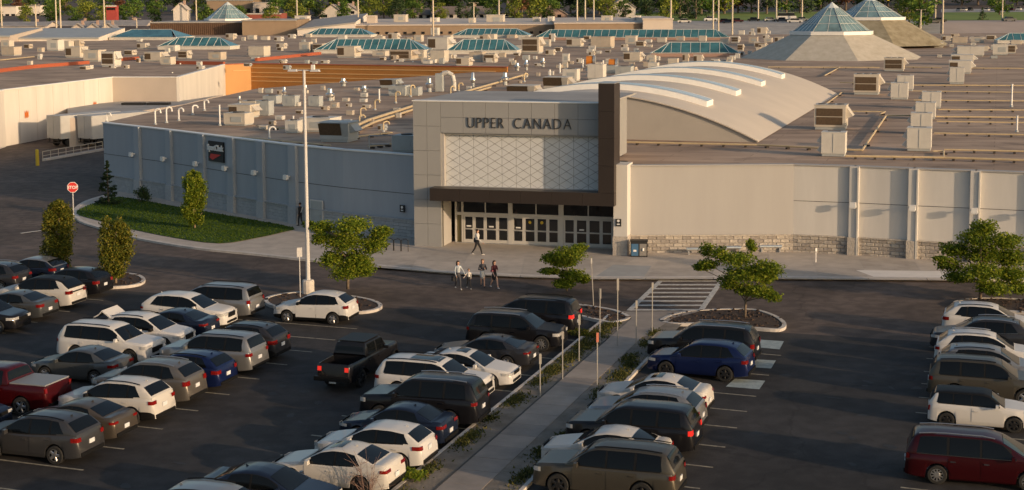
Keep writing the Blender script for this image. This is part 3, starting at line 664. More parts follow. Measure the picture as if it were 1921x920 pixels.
# ---------------------------------------------------------------- vehicles
def lerp(a, c, t): return a + (c - a) * t
def prof(pts):
    X = np.array([p[0] for p in pts]); Z = np.array([p[1] for p in pts])
    def f(x, k=.07):
        x = np.asarray(x, float)
        return (np.interp(x - k, X, Z) + 2 * np.interp(x, X, Z) + np.interp(x + k, X, Z)) / 4
    return f
TYPES = {
 'sedan': dict(L=4.68, W=1.81, wb=2.70, fo=.93, r=.325, cl=.19, top=[(0, .58), (.05, .68), (.25, .77), (1.0, .89), (1.35, .94), (2.4, .95), (3.6, 1.0), (4.0, 1.05), (4.45, 1.07), (4.6, 1.02), (4.68, .86)],
   gh=[(1.2, .92), (2.05, 1.37), (2.5, 1.46), (2.95, 1.46), (3.4, 1.38), (4.18, 1.06)], ws=(1.2, 2.08), rw=(3.38, 4.16), win=[(1.5, 2.6, 1.9, 2.6), (2.68, 3.62, 2.68, 3.38)], doors=[(1.45, 2.64), (2.66, 3.62)], tl=(.80, .97, .32, .34), hl=(.62, .74, .42, .30)),
 'hatch': dict(L=4.38, W=1.81, wb=2.65, fo=.88, r=.325, cl=.19, top=[(0, .58), (.05, .68), (.25, .78), (1.0, .9), (1.35, .95), (2.4, .97), (3.6, 1.02), (4.2, 1.02), (4.33, .93), (4.38, .8)],
   gh=[(1.12, .93), (1.98, 1.39), (2.4, 1.48), (3.1, 1.47), (3.75, 1.38), (4.28, 1.02)], ws=(1.12, 2.0), rw=(3.72, 4.24), win=[(1.45, 2.52, 1.85, 2.52), (2.6, 3.3, 2.6, 3.3), (3.36, 3.85, 3.36, 3.62)], doors=[(1.4, 2.56), (2.58, 3.5)], tl=(.80, 1.0, .36, .22), hl=(.62, .76, .46, .28)),
 'suv': dict(L=4.65, W=1.87, wb=2.70, fo=.93, r=.36, cl=.22, top=[(0, .66), (.04, .8), (.2, .92), (1.0, 1.02), (1.3, 1.06), (2.4, 1.07), (3.6, 1.14), (4.35, 1.19), (4.55, 1.14), (4.62, 1.0), (4.65, .8)],
   gh=[(1.1, 1.04), (1.95, 1.55), (2.35, 1.66), (3.2, 1.68), (3.75, 1.63), (4.08, 1.55), (4.54, 1.16)], ws=(1.1, 1.98), rw=(4.05, 4.5), win=[(1.45, 2.5, 1.82, 2.5), (2.57, 3.38, 2.57, 3.38), (3.46, 4.02, 3.46, 3.72)], doors=[(1.4, 2.53), (2.55, 3.5)], tl=(.88, 1.08, .36, .28), hl=(.72, .86, .44, .34)),
 'bigsuv': dict(L=5.05, W=1.98, wb=2.95, fo=.95, r=.39, cl=.24, top=[(0, .74), (.03, .92), (.15, 1.04), (1.1, 1.12), (1.4, 1.15), (2.6, 1.15), (4.7, 1.18), (4.96, 1.16), (5.03, 1.05), (5.05, .8)],
   gh=[(1.2, 1.13), (1.95, 1.66), (2.3, 1.77), (3.8, 1.79), (4.5, 1.75), (4.72, 1.68), (4.99, 1.16)], ws=(1.2, 1.97), rw=(4.68, 4.96), win=[(1.5, 2.6, 1.84, 2.6), (2.68, 3.6, 2.68, 3.6), (3.7, 4.58, 3.7, 4.48)], doors=[(1.45, 2.64), (2.66, 3.72)], tl=(.9, 1.12, .26, .2), hl=(.82, .98, .34, .36)),
 'van': dict(L=5.12, W=1.99, wb=3.06, fo=.95, r=.345, cl=.19, top=[(0, .62), (.04, .76), (.2, .9), (.8, 1.02), (1.1, 1.06), (2.4, 1.06), (4.8, 1.08), (5.02, 1.06), (5.1, .95), (5.12, .8)],
   gh=[(.85, 1.03), (1.85, 1.6), (2.3, 1.72), (4.0, 1.74), (4.6, 1.70), (4.85, 1.62), (5.06, 1.08)], ws=(.85, 1.88), rw=(4.8, 5.03), win=[(1.35, 2.5, 1.8, 2.5), (2.58, 3.6, 2.58, 3.6), (3.7, 4.72, 3.7, 4.6)], doors=[(1.35, 2.54), (2.56, 3.66)], tl=(.86, 1.08, .24, .24), hl=(.7, .84, .46, .3)),
 'mini': dict(L=3.96, W=1.68, wb=2.55, fo=.68, r=.31, cl=.18, top=[(0, .6), (.04, .76), (.2, .86), (.8, .93), (1.05, .95), (2.4, .97), (3.7, .99), (3.9, .97), (3.96, .75)],
   gh=[(1.0, .93), (1.55, 1.34), (1.85, 1.42), (3.2, 1.43), (3.68, 1.40), (3.92, .98)], ws=(1.0, 1.58), rw=(3.64, 3.88), win=[(1.2, 2.25, 1.46, 2.25), (2.31, 2.95, 2.31, 2.95), (3.0, 3.62, 3.0, 3.54)], doors=[(1.15, 2.28)], tl=(.62, .92, .08, .2), hl=(.66, .86, .26, .2)),
 'pickup': dict(L=5.85, W=2.02, wb=3.65, fo=.97, r=.41, cl=.3, top=[(0, .86), (.03, 1.05), (.15, 1.15), (1.2, 1.2), (1.5, 1.22), (3.8, 1.26), (4.0, 1.30), (5.75, 1.31), (5.85, 1.28)],
   gh=[(1.35, 1.19), (2.05, 1.76), (2.4, 1.88), (3.5, 1.9), (3.8, 1.84), (3.98, 1.26)], ws=(1.35, 2.08), rw=(3.8, 3.95), win=[(1.6, 2.65, 1.92, 2.65), (2.73, 3.7, 2.73, 3.66)], doors=[(1.55, 2.69), (2.71, 3.78)], tl=(1.0, 1.27, .1, .2), hl=(.9, 1.06, .3, .36), bed=(4.02, 5.74)),
 'jeep': dict(L=5.54, W=1.70, wb=3.49, fo=.80, r=.42, cl=.38, top=[(0, .95), (.02, 1.1), (.1, 1.16), (1.2, 1.22), (1.5, 1.24), (3.7, 1.26), (3.85, 1.24), (5.5, 1.24), (5.54, 1.2)],
   gh=[(1.45, 1.22), (1.8, 1.74), (1.95, 1.84), (3.55, 1.85), (3.68, 1.82), (3.8, 1.26)], ws=(1.45, 1.82), rw=(3.7, 3.78), win=[(1.68, 2.55, 1.84, 2.55), (2.68, 3.5, 2.68, 3.5)], doors=[(1.55, 2.6), (2.62, 3.6)], tl=(.92, 1.16, .0, .2), hl=(.9, 1.05, .0, .25), bed=(3.86, 5.42)),
}
WM = {}
def wheel_meshes(r, style):
    k = (round(r, 3), style)
    if k in WM: return WM[k]
    t = MB(); w = .115
    P = [(r * .66, -w), (r * .93, -w * 1.0), (r, -w * .65), (r, w * .65), (r * .93, w), (r * .66, w)]
    n = 20; vs = []
    for rr, y in P:
        for i in range(n): q = 2 * math.pi * i / n; vs.append((rr * math.cos(q), y, rr * math.sin(q)))
    fs = [(a * n + i, (a + 1) * n + i, (a + 1) * n + (i + 1) % n, a * n + (i + 1) % n) for a in range(5) for i in range(n)]
    t.add(vs, fs); me = bpy.data.meshes.new('tyre'); me.from_pydata(t.v, [], t.f); me.materials.append(M['tyre'])
    me.polygons.foreach_set('use_smooth', [True] * len(me.polygons)); me.set_sharp_from_angle(angle=R(50))
    q = MB(); n = 16
    vs = []
    for rr, y in ((r * .68, w * .9), (r * .60, w * .92), (r * .57, w * .25), (0.001, w * .2)):
        for i in range(n): a = 2 * math.pi * i / n; vs.append((rr * math.cos(a), y, rr * math.sin(a)))
    q.add(vs, [(a * n + i, a * n + (i + 1) % n, (a + 1) * n + (i + 1) % n, (a + 1) * n + i) for a in range(1) for i in range(n)], 0)
    q.add(vs, [(a * n + i, a * n + (i + 1) % n, (a + 1) * n + (i + 1) % n, (a + 1) * n + i) for a in range(1, 3) for i in range(n)], 1)
    ns = {'5': 5, '10': 10, 'd': 6}[style]; sw = {'5': .075, '10': .035, 'd': .07}[style]
    for i in range(ns):
        a = 2 * math.pi * (i + .5) / ns; c, s_ = math.cos(a), math.sin(a); R1, R0 = r * .62, r * .06; y0, y1 = w * .75, w * .95
        def pt(rad, lat, y): return (rad * c - lat * s_, y, rad * s_ + lat * c)
        q.add([pt(R0, -sw * .6, y1), pt(R0, sw * .6, y1), pt(R1, sw * .45, y1), pt(R1, -sw * .45, y1), pt(R0, -sw, y0), pt(R0, sw, y0), pt(R1, sw * .7, y0), pt(R1, -sw * .7, y0)], [(3, 2, 1, 0), (0, 4, 7, 3), (1, 2, 6, 5)], 0)
    vs = [(r * .16 * math.cos(2 * math.pi * i / 10), w * .98, r * .16 * math.sin(2 * math.pi * i / 10)) for i in range(10)]
    q.add(vs, [tuple(range(9, -1, -1))], 0)
    rm = bpy.data.meshes.new('rim'); rm.from_pydata(q.v, [], q.f); rm.materials.append(M['rimd'] if style == 'd' else M['rim']); rm.materials.append(M['cblack']); rm.polygons.foreach_set('material_index', q.m)
    WM[k] = (me, rm); return WM[k]
PAINT = {}
def paint(name, col, metal=.0, rough=.35, coat=.45):
    if name not in PAINT: PAINT[name] = mat('paint_' + name, col, rough, metal, coat=coat * .5, spec=.22)
    return PAINT[name]
def vehicle(kind, label, loc, heading, pm, L=None, H=None, W=None, wheels='5', rails=True, name='parked_car', cat='car', group='cars in the parking lot', lit=False, roofm=None, sunroof=False, tonneau=None, tailgate=False, chrome=False, cladding=False, plate=True, widebar=False, glassroof=False):
    TV = (rng.uniform(.55, .95), rng.uniform(.6, 1.1), rng.uniform(.6, 1.15)); S = TYPES[kind]; kx = (L or S['L']) / S['L']; Hs = max(z for _, z in S['gh']); kz = (H or Hs) / Hs; W = W or S['W']; L = S['L'] * kx
    top = prof([(x * kx, z * kz) for x, z in S['top']]); gh = prof([(x * kx, z * kz) for x, z in S['gh']])
    wb, fo, r, cl = S['wb'] * kx, S['fo'] * kx, S['r'], S['cl']; ax = [fo, fo + wb]; Ra = r + .055; hw = W / 2
    boxy = kind in ('jeep', 'pickup', 'bigsuv')
    pw = prof([(0, .80 if boxy else .70), (.07, .88 if boxy else .80), (.22, .95 if boxy else .90), (.6, .985), (1.1, 1), (L - 1.1, 1), (L - .45, .985), (L - .15, .95), (L - .04, .90), (L, .86)])
    wd = lambda x: hw * pw(x, .03)
    def zb(x):
        z = cl + .05 * max(0, 1 - x / .5) + .10 * max(0, 1 - (L - x) / .6)
        for a in ax:
            if abs(x - a) < Ra: z = max(z, r + math.sqrt(Ra * Ra - (x - a) ** 2) * 1.0)
        return z
    root = thing(name, label, cat, loc, heading, group)
    def T(x, y, z): return (L / 2 - x, y, z)
    xs = set(np.linspace(0, L, 34)) | {.03, .08, L - .03, L - .08}
    for a in ax:
        for q in np.linspace(-1, 1, 11): xs.add(a + Ra * math.sin(q * math.pi / 2) * .9999)
        xs |= {a - Ra - .012, a + Ra + .012}
    if 'bed' in S: xs |= {S['bed'][0] * kx, S['bed'][1] * kx, S['bed'][0] * kx + .02, S['bed'][1] * kx - .02}
    xs = sorted(xs)
    def ring(x):
        zt = float(top(x)); b0 = cl; z_b = min(zb(x), zt - .1); w = float(wd(x)); h = zt - b0
        zf = zt + .025
        if 'bed' in S and not tonneau and S['bed'][0] * kx < x < S['bed'][1] * kx: zf = zt - .42
        P = [(0, z_b), (w * .93, z_b), (w * .985, max(z_b + .02, b0 + .06)), (w, max(z_b + .035, b0 + .40 * h)), (w * .995, max(z_b + .05, b0 + .70 * h)), (w * .965, max(z_b + .07, zt - .07 * h)), (w * .90, zt), (w * .87, zt + .004), (w * .85, zf), (0, zf)]
        return P
    b = MB(); rings = [ring(x) for x in xs]; nr = 10
    for x, P in zip(xs, rings):
        zmid = .55
        for (y, z) in P:
            dx = 0.0
            if x < .12: dx = .05 * max(0, (z - zmid)) / .4 * (1 - x / .12)
            if x > L - .12: dx = -.05 * max(0, (z - zmid)) / .4 * (1 - (L - x) / .12)
            b.v.append(T(x + dx, y, z))
    nn = len(xs)
    off = len(b.v)
    b.v += [(v[0], -v[1], v[2]) for v in b.v]
    for i in range(nn - 1):
        for j in range(nr - 1):
            m_ = 1 if j == 0 else 0
            if cladding and 1 <= j <= 2: m_ = 1
            a0, a1, c0, c1 = i * nr + j, i * nr + j + 1, (i + 1) * nr + j, (i + 1) * nr + j + 1
            b.f.append((a0, a1, c1, c0)); b.m.append(m_); b.f.append((off + a0, off + c0, off + c1, off + a1)); b.m.append(m_)
    for k in (0, nn - 1):
        lp = [k * nr + j for j in range(nr)] + [off + k * nr + j for j in range(nr - 2, 0, -1)]
        b.f.append(tuple(lp if k else lp[::-1])); b.m.append(0)
    # cabin
    g0, g1 = S['gh'][0][0] * kx, S['gh'][-1][0] * kx
    gx = sorted(set(np.linspace(g0 + .001, g1 - .001, 26)) | {S['ws'][1] * kx, S['rw'][0] * kx})
    zr = float(max(gh(np.linspace(g0, g1, 60)))); tum = .10 if kind == 'jeep' else .20
    belt = lambda x: float(top(x)) - .02
    def hh(x): return max(.004, float(gh(x)) - belt(x))
    def yb_(x): return float(wd(x)) * .945
    def gring(x):
        h = hh(x); yb = yb_(x); z0 = belt(x); t = min(1, h / (zr - z0 + .001)); yr = yb - tum * (zr - z0) / .5 * (h / max(.2, (zr - z0))) * .9
        return [(yb, z0 - .05), (yb, z0), (lerp(yb, yr, .5) + .012 * t, z0 + .5 * h), (yr, z0 + .90 * h), (yr - .05, z0 + .975 * h), (yr * .6, z0 + h + .012 * t), (0, z0 + h + .022 * t)]
    def side_y(x, z):
        P = gring(x); zs = [p[1] for p in P[:5]]; return float(np.interp(z, zs, [p[0] for p in P[:5]]))
    gr = [gring(x) for x in gx]; o2 = len(b.v); ng = 7
    for x, P in zip(gx, gr): b.v += [T(x, y, z) for y, z in P]
    o3 = len(b.v); b.v += [(v[0], -v[1], v[2]) for v in b.v[o2:o3]]
    for i in range(len(gx) - 1):
        for j in range(ng - 1):
            m_ = 2 if (j >= 3 and roofm) else 0
            xm_ = (gx[i] + gx[i + 1]) / 2
            if j in (1, 2) and (S['win'][0][2] - .25) * kx < xm_ < (S['win'][-1][3] if kind != 'sedan' else S['win'][-1][1] - .2) * kx: m_ = 1
            a0, a1, c0, c1 = i * ng + j, i * ng + j + 1, (i + 1) * ng + j, (i + 1) * ng + j + 1
            b.f.append((o2 + a0, o2 + a1, o2 + c1, o2 + c0)); b.m.append(m_); b.f.append((o3 + a0, o3 + c0, o3 + c1, o3 + a1)); b.m.append(m_)
    b.f = [f[::-1] for f in b.f]
    body = b.build('body', [pm, M['cblack'], roofm or pm], root, smooth=R(38))
    # glazing
    def topy(x, f): # point on the cabin top: f in -1..1 across
        P = gring(x); ys = [P[4][0], P[5][0], 0]; zs = [P[4][1], P[5][1], P[6][1]]; y = abs(f) * P[4][0]
        return math.copysign(y, f), float(np.interp(y, ys[::-1], zs[::-1]))
    def screen(x0, x1, name, sgn, lo=.05, hi=.93):
        q = MB(); n1, n2 = 6, 8
        for i in range(n1 + 1):
            x = lerp(x0, x1, lerp(lo, hi, i / n1))
            for j in range(n2 + 1):
                y, z = topy(x, lerp(-.955, .955, j / n2)); q.v.append(T(x - sgn * .010, y, z + .010))
        for i in range(n1):
            for j in range(n2): a = i * (n2 + 1) + j; q.f.append((a, a + n2 + 1, a + n2 + 2, a + 1)); q.m.append(0)
        return q.build(name, M['cglass'], root, smooth=3.2)
    screen(S['ws'][0] * kx, S['ws'][1] * kx, 'windshield', 1)
    if tailgate: pass
    else: screen(S['rw'][0] * kx, S['rw'][1] * kx, 'rear_window', -1, .06, .9)
    for sg_ in (1, -1):
        for k, (ba, bc, ta, tc_) in enumerate(S['win']):
            q = MB(); n1 = 8
            for i in range(n1 + 1):
                t = i / n1; xb = lerp(ba, bc, t) * kx; xt = lerp(ta, tc_, t) * kx
                zt_ = belt(xt) + .875 * hh(xt); zl = belt(xb) + .035
                for f in (0, .5, 1):
                    x = lerp(xb, xt, f); z = lerp(zl, max(zt_, zl + .004), f); q.v.append(T(x, sg_ * (side_y(x, z) + .006), z))
            for i in range(n1):
                for f in range(2):
                    a = i * 3 + f; fc = (a, a + 1, a + 4, a + 3); q.f.append(fc if sg_ > 0 else fc[::-1]); q.m.append(0)
            q.build('side_window', M['cglass'], root, smooth=3.2)
        if chrome:
            q = MB(); pts = []
            for x in np.linspace(S['win'][0][0] * kx, S['win'][-1][1] * kx, 8): pts.append(T(x, sg_ * (side_y(x, belt(x) + .02) + .008), belt(x) + .02))
            q.tube(pts, .014, 4); q.build('window_trim', M['chrome'], root)
        # doors with handles
        for (da, dc) in S['doors']:
            q = MB(); n1 = 7
            def sy(x, z):
                P = ring(x); return float(np.interp(z, [p[1] for p in P[1:7]], [p[0] for p in P[1:7]]))
            for i in range(n1 + 1):
                x = lerp(da, dc, i / n1) * kx; zl = max(cl + .16, zb(x) + .09); zu = float(top(x)) - .09
                for f in (0, .25, .5, .75, 1): z = lerp(zl, zu, f); q.v.append(T(x, sg_ * (sy(x, z) + .012), z))
            for i in range(n1):
                for f in range(4):
                    a = i * 5 + f; fc = (a, a + 1, a + 6, a + 5); q.f.append(fc if sg_ > 0 else fc[::-1]); q.m.append(0)
            d = q.build('door', pm, root, smooth=3.2)
            xh = lerp(da, dc, .84) * kx; zh = float(top(xh)) - .20
            q = MB(); q.box(T(xh, sg_ * (sy(xh, zh) + .03), zh), (.18, .03, .035)); q.build('handle', M['chrome'] if chrome else pm, d)
        # mirrors, lamps
        xm = (S['win'][0][0] + .12) * kx; q = MB(); ym = side_y(xm, belt(xm) + .05)
        q.box(T(xm, sg_ * (ym + .14), belt(xm) + .08), (.12, .22, .15), 0, 0, .85); q.build('mirror', pm if not cladding else M['cblack'], root)
        def lamp(zl, zu, along, across, rear, name, m_):
            q = MB(); P = []
            n1 = 4
            for i in range(n1 + 1):
                d = along * (1 - i / n1); x = (L - d) if rear else d; P.append((x, float(wd(x)) * 1.0))
            xe = L if rear else 0.0; we = float(wd(xe))
            for i in range(1, 4): P.append((xe, we - across * i / 3))
            zl_, zu_ = zl * kz, zu * kz
            for (x, y) in P:
                e = .014; xo = x + (e if rear else -e) * (1 if x == xe else .3)
                for z in (zl_, zu_):
                    dx = (-.05 if rear else .05) * max(0, z - .55) / .4 * (1 if (x < .06 or x > L - .06) else 0)
                    q.v.append(T(xo + dx, sg_ * (y + .012), z))
            for i in range(len(P) - 1):
                a = 2 * i; fc = (a, a + 1, a + 3, a + 2); q.f.append(fc); q.m.append(0)
            q.build(name, m_, root)
        tz = (S['tl'][0] + S['tl'][1]) / 2; th = (S['tl'][1] - S['tl'][0]) * TV[0] / 2
        lamp(tz - th, tz + th, S['tl'][2] * TV[1], S['tl'][3] * TV[2], True, 'taillight', M['tail_on'] if lit else M['tail'])
        lamp(S['hl'][0], S['hl'][1], S['hl'][2], S['hl'][3], False, 'headlight', M['head'])
        if rails and kind in ('suv', 'bigsuv', 'van'):
            q = MB(); pts = []
            for x in np.linspace(S['ws'][1] * kx + .2, S['rw'][0] * kx - .15, 7):
                P = gring(x); pts.append(T(x, sg_ * (P[4][0] - .03), P[4][1] + .055))
            q.tube(pts, .022, 5); q.build('roof_rail', M['silver'] if chrome else M['cblack'], root)
        # wheels
        tm, rm = wheel_meshes(r, wheels)
        for a in ax:
            w_ = put(tm, 'wheel', root); w_.location = T(a, sg_ * (hw - .115), r)
            if sg_ < 0: w_.rotation_euler = (0, 0, math.pi)
            put(rm, 'rim', w_)
    # bumpers, grille, plate
    def endstrip(zl, zu, f, rear, name, m_, e=.02):
        x = L if rear else 0; w = float(wd(x)) * f; q = MB()
        q.box(T(x + (e / 2 if rear else -e / 2), 0, (zl + zu) / 2), (e + .02, 2 * w, zu - zl)); return q.build(name, m_, root)
    endstrip(cl + .12, cl + .26, .9, True, 'rear_bumper_trim', M['cblack'], .03)
    endstrip(.60 * kz if kind != 'pickup' else .75, .60 * kz + (.14 if kind in ('sedan', 'hatch') else .24), .55, False, 'grille', M['cblack'])
    endstrip(cl + .10, cl + .22, .8, False, 'lower_intake', M['cblack'])
    if plate:
        zp = .62 if kind in ('sedan', 'van') else .78; zp = .5 if kind in ('jeep', 'pickup') else zp
        q = MB(); q.box(T(L + .02 - .05 * max(0, zp * kz - .55) / .4, 0, zp * kz), (.03, .32, .16)); q.build('licence_plate', M['plate'], root)
    if widebar:
        endstrip(.98 * kz, 1.03 * kz, 1.0, True, 'light_bar', M['cblack'], .03)
    if sunroof or glassroof:
        q = MB(); xa, xc = S['ws'][1] * kx + .15, S['ws'][1] * kx + (1.5 if glassroof else .65); n1 = 5
        for i in range(n1 + 1):
            x = lerp(xa, xc, i / n1)
            for f in (-.62, -.3, 0, .3, .62): y, z = topy(x, f); q.v.append(T(x, y, z + .012))
        for i in range(n1):
            for j in range(4): a = i * 5 + j; q.f.append((a, a + 5, a + 6, a + 1)); q.m.append(0)
        q.build('sunroof', M['cglass'], root, smooth=3.2)
    if kind in ('sedan', 'suv', 'hatch'):
        x = S['rw'][0] * kx - .25; y, z = topy(x, 0); q = MB(); q.add([T(x - .08, -.012, z), T(x - .08, .012, z), T(x + .05, .012, z), T(x + .05, -.012, z), T(x + .04, 0, z + .075)], [(0, 1, 4), (1, 2, 4), (2, 3, 4), (3, 0, 4)]); q.build('antenna', pm if not roofm else roofm, root)
    if tonneau:
        x0, x1 = S['bed'][0] * kx, S['bed'][1] * kx; q = MB(); z = float(top((x0 + x1) / 2)) + .045
        q.box(T((x0 + x1) / 2, 0, z), (x1 - x0, W * .84, .05)); q.build('bed_cover', tonneau, root)
    if kind == 'jeep':
        for sg_ in (1, -1):
            for a in ax:
                q = MB(); pts = [T(a + .56 * math.cos(t), sg_ * (hw + .10), r + .53 * math.sin(t)) for t in np.linspace(.25, math.pi - .25, 8)]
                for u, v in zip(pts[:-1], pts[1:]):
                    q.add([u, v, (v[0], v[1] - sg_ * .22, v[2]), (u[0], u[1] - sg_ * .22, u[2]), (u[0], u[1], u[2] - .06), (v[0], v[1], v[2] - .06)], [(0, 1, 2, 3), (0, 4, 5, 1)])
                q.build('fender_flare', M['cblack'], root)
        q = MB(); q.box(T(L + .06, 0, .62), (.14, 1.72, .2)); q.build('rear_bumper', M['cblack'], root)
        q = MB(); q.box(T(1.9, 0, 1.86 * kz), (.1, 1.2, .02)); q.box(T(2.8, 0, 1.88 * kz), (1.6, 1.35, .03)); q.build('roof_panel', M['cblack'], root)
    if tailgate:
        x = S['rw'][0] * kx - .1; z = float(gh(x)); w = .72
        q = MB(); P = [(0, 0), (.45, .30), (.62, .12), (.95, -.06)]
        for (dx, dz) in P:
            q.v += [T(x + dx, -w, z + dz), T(x + dx, w, z + dz), T(x + dx, -w, z + dz - .07), T(x + dx, w, z + dz - .07)]
        for i in range(3):
            a = 4 * i; q.f += [(a, a + 1, a + 5, a + 4), (a + 2, a + 6, a + 7, a + 3), (a, a + 4, a + 6, a + 2), (a + 1, a + 3, a + 7, a + 5)]; q.m += [0, 1, 0, 0]
        q.f += [(0, 2, 3, 1), (12, 13, 15, 14)]; q.m += [0, 0]
        q.build('tailgate', [pm, M['cblack']], root)
        q = MB(); x0, x1 = S['rw'][0] * kx, L - .03
        q.add([T(x0, -.78, z - .08), T(x0, .78, z - .08), T(x1 + .03, .78, .72), T(x1 + .03, -.78, .72)], [(0, 1, 2, 3)]); q.build('cargo_opening', M['cblack'], root)
    return root
def car(kind, label, r, s, nose, pm, yaw=0, **k):
    """r: row position of the centre line; s: position of the rear end (nose -1: nose to the left, +1: nose to the right)"""
    L = k.get('L') or TYPES[kind]['L']; hd = R(162 + yaw) if nose < 0 else R(-18 + yaw)
    c = RS(r, s) + Vector((math.cos(hd), math.sin(hd), 0)) * (L / 2)
    return vehicle(kind, label, c, hd, pm, **k)
def carf(kind, label, r, s, nose, pm, yaw=0, **k):  # s: position of the front end
    L = k.get('L') or TYPES[kind]['L']; hd = R(162 + yaw) if nose < 0 else R(-18 + yaw)
    c = RS(r, s) - Vector((math.cos(hd), math.sin(hd), 0)) * (L / 2)
    return vehicle(kind, label, c, hd, pm, **k)
WH = paint('white', (0.52, 0.51, 0.50)); PW = paint('pearl_white', (0.48, 0.46, 0.435)); BK = paint('black', (0.008, 0.008, 0.010), .0, .28, .6)
BL = paint('blue', (0.007, 0.014, 0.062), .3, .32, .6); NV = paint('navy', (0.010, 0.016, 0.035), .2, .32, .6); SI = paint('silver', (0.27, 0.27, 0.272), .65, .35)
GR = paint('grey', (0.062, 0.062, 0.066), .5, .35); BE = paint('champagne', (0.165, 0.15, 0.135), .6, .35); RD = paint('dark_red', (0.034, 0.0022, 0.004), .3, .32, .6)
BZ = paint('bronze_grey', (0.095, 0.08, 0.066), .5, .35); OL = paint('olive_grey', (0.082, 0.074, 0.061), .55, .38); CH = paint('charcoal', (0.035, 0.036, 0.042), .4, .34, .6); SG = paint('slate_grey', (0.10, 0.105, 0.108), .55, .35)
RB = paint('red_bright', (0.05, 0.003, 0.0045), .3, .32, .6)
# row right of the walkway, noses to the walkway
car('bigsuv', 'black luxury SUV with silver roof rails nearest the crosswalk, beyond the blue SUV', 69.0, -10.3, -1, BK, -1, chrome=True, L=5.15, H=1.80)
car('suv', 'dark blue SUV with black wheels beside painted pale squares', 66.1, -10.15, -1, BL, -3, wheels='d', L=4.68, H=1.62, rails=False)
car('sedan', 'white sedan with sunroof parked beyond the silver SUV', 59.9, -10.9, -1, PW, -2, sunroof=True)
car('suv', 'silver SUV half hidden behind the black seven seater', 57.15, -10.65, -1, SI, -1, H=1.62, chrome=True)
car('bigsuv', 'black seven seat SUV with lit red tail lamp between silver SUV and white sedan', 54.45, -10.35, -1, BK, -1, L=5.0, H=1.77, lit=True, rails=False)
car('sedan', 'white sedan hidden behind the brown grey SUV in front', 51.85, -10.9, -1, PW, -1)
car('bigsuv', 'brown grey SUV with hood bulge at the bottom of the picture', 49.1, -9.90, -1, OL, -1, wheels='d', L=5.1, H=1.78)
# row left of the walkway
car('van', 'black minivan with lit tail lamp by the planting bed', 73.1, -20.2, -1, BK, 0, lit=True, wheels='10')
carf('bigsuv', 'black SUV facing the walkway with headlights towards the signs', 69.4, -19.9, 1, BK, 2, L=4.8, H=1.70, wheels='10', chrome=True)
car('sedan', 'charcoal coupe between the black SUV and white sedan', 65.4, -20.2, -1, CH, 0, H=1.36, L=4.75)
carf('sedan', 'white sedan with sunroof facing the walkway', 61.9, -19.95, 1, WH, 0, sunroof=True)
carf('bigsuv', 'white SUV with long glass roof facing the walkway', 59.1, -20.3, 1, WH, 0, L=4.95, H=1.72, glassroof=True)
car('bigsuv', 'large black SUV with silver window trim and roof rails', 55.6, -19.30, -1, BK, 1, L=5.1, H=1.92, chrome=True, wheels='10')
car('sedan', 'dark navy sedan with chrome bumper edge and red tail lamps', 52.7, -19.65, -1, NV, 0, L=4.42)
car('hatch', 'white hatchback with wide red tail lamps', 49.95, -19.45, -1, WH, 0)
car('sedan', 'white sedan behind the bare pink shrub', 47.1, -19.60, -1, PW, -1, sunroof=True, L=4.6, wheels='d')
carf('sedan', 'dark navy car cut by the bottom edge, windshield towards the walkway', 44.1, -20.6, 1, NV, 2, L=4.75)
carf('suv', 'silver white car roof at the very bottom edge', 41.2, -20.8, 1, SI, 2)
# double row on the left, right column
car('suv', 'grey SUV lowest in the left row with bright red tail lamps', 46.95, -31.85, -1, GR, 0, L=4.69, wheels='5', lit=False)
car('sedan', 'bronze grey sedan between the grey SUV and white crossover', 49.6, -32.05, -1, BZ, 0, L=4.55, H=1.43)
car('suv', 'white crossover with black lower bumper between bronze sedan and beige SUV', 52.3, -31.95, -1, PW, 0, cladding=True)
car('suv', 'beige grey luxury SUV with roof rails between white crossover and blue SUV', 55.2, -32.10, -1, BE, 1, L=4.8, H=1.76, chrome=True)
car('suv', 'bright blue SUV half hidden behind the beige SUV', 57.7, -32.0, -1, BL, 0, L=4.45, H=1.58)
car('bigsuv', 'boxy silver SUV with square rear windows and roof rails', 60.7, -32.00, -1, SI, 0, L=4.85, H=1.80)
car('suv', 'charcoal SUV at the end of the left row near the black pickup', 63.35, -32.15, -1, CH, 0, cladding=True)
car('suv', 'grey SUV corner cut off at the lower left edge', 44.2, -34.6, -1, SG, 0)
# double row on the left, left column
car('van', 'silver minivan at the far end of the left row', 71.7, -37.9, -1, SI, 0)
carf('suv', 'white luxury SUV with black grille facing the silver minivan', 69.0, -38.0, 1, WH, 2, L=4.95, H=1.70, wheels='d', rails=False, chrome=True)
car('sedan', 'dark blue grey sedan between two white SUVs', 66.3, -37.60, -1, NV, 2, L=4.7, H=1.42)
carf('suv', 'white SUV with its tailgate raised open', 63.8, -37.50, 1, WH, 2, tailgate=True, cladding=True, rails=True, plate=False)
carf('bigsuv', 'white SUV with ribbed roof and black grille beside the raised tailgate', 61.0, -37.60, 1, WH, 0, L=5.0, H=1.78)
car('sedan', 'silver grey sedan in front of the white ribbed roof SUV', 57.4, -37.10, -1, SG, 0, L=4.5)
car('pickup', 'dark red pickup truck with grey bed cover', 52.2, -36.9, -1, RB, 0, name='pickup_truck', cat='truck', tonneau=mat('bed_cover', (0.22, 0.23, 0.24), .6), H=1.88)
carf('sedan', 'dark car front at the left edge below the red pickup', 49.3, -37.6, 1, NV, 0)
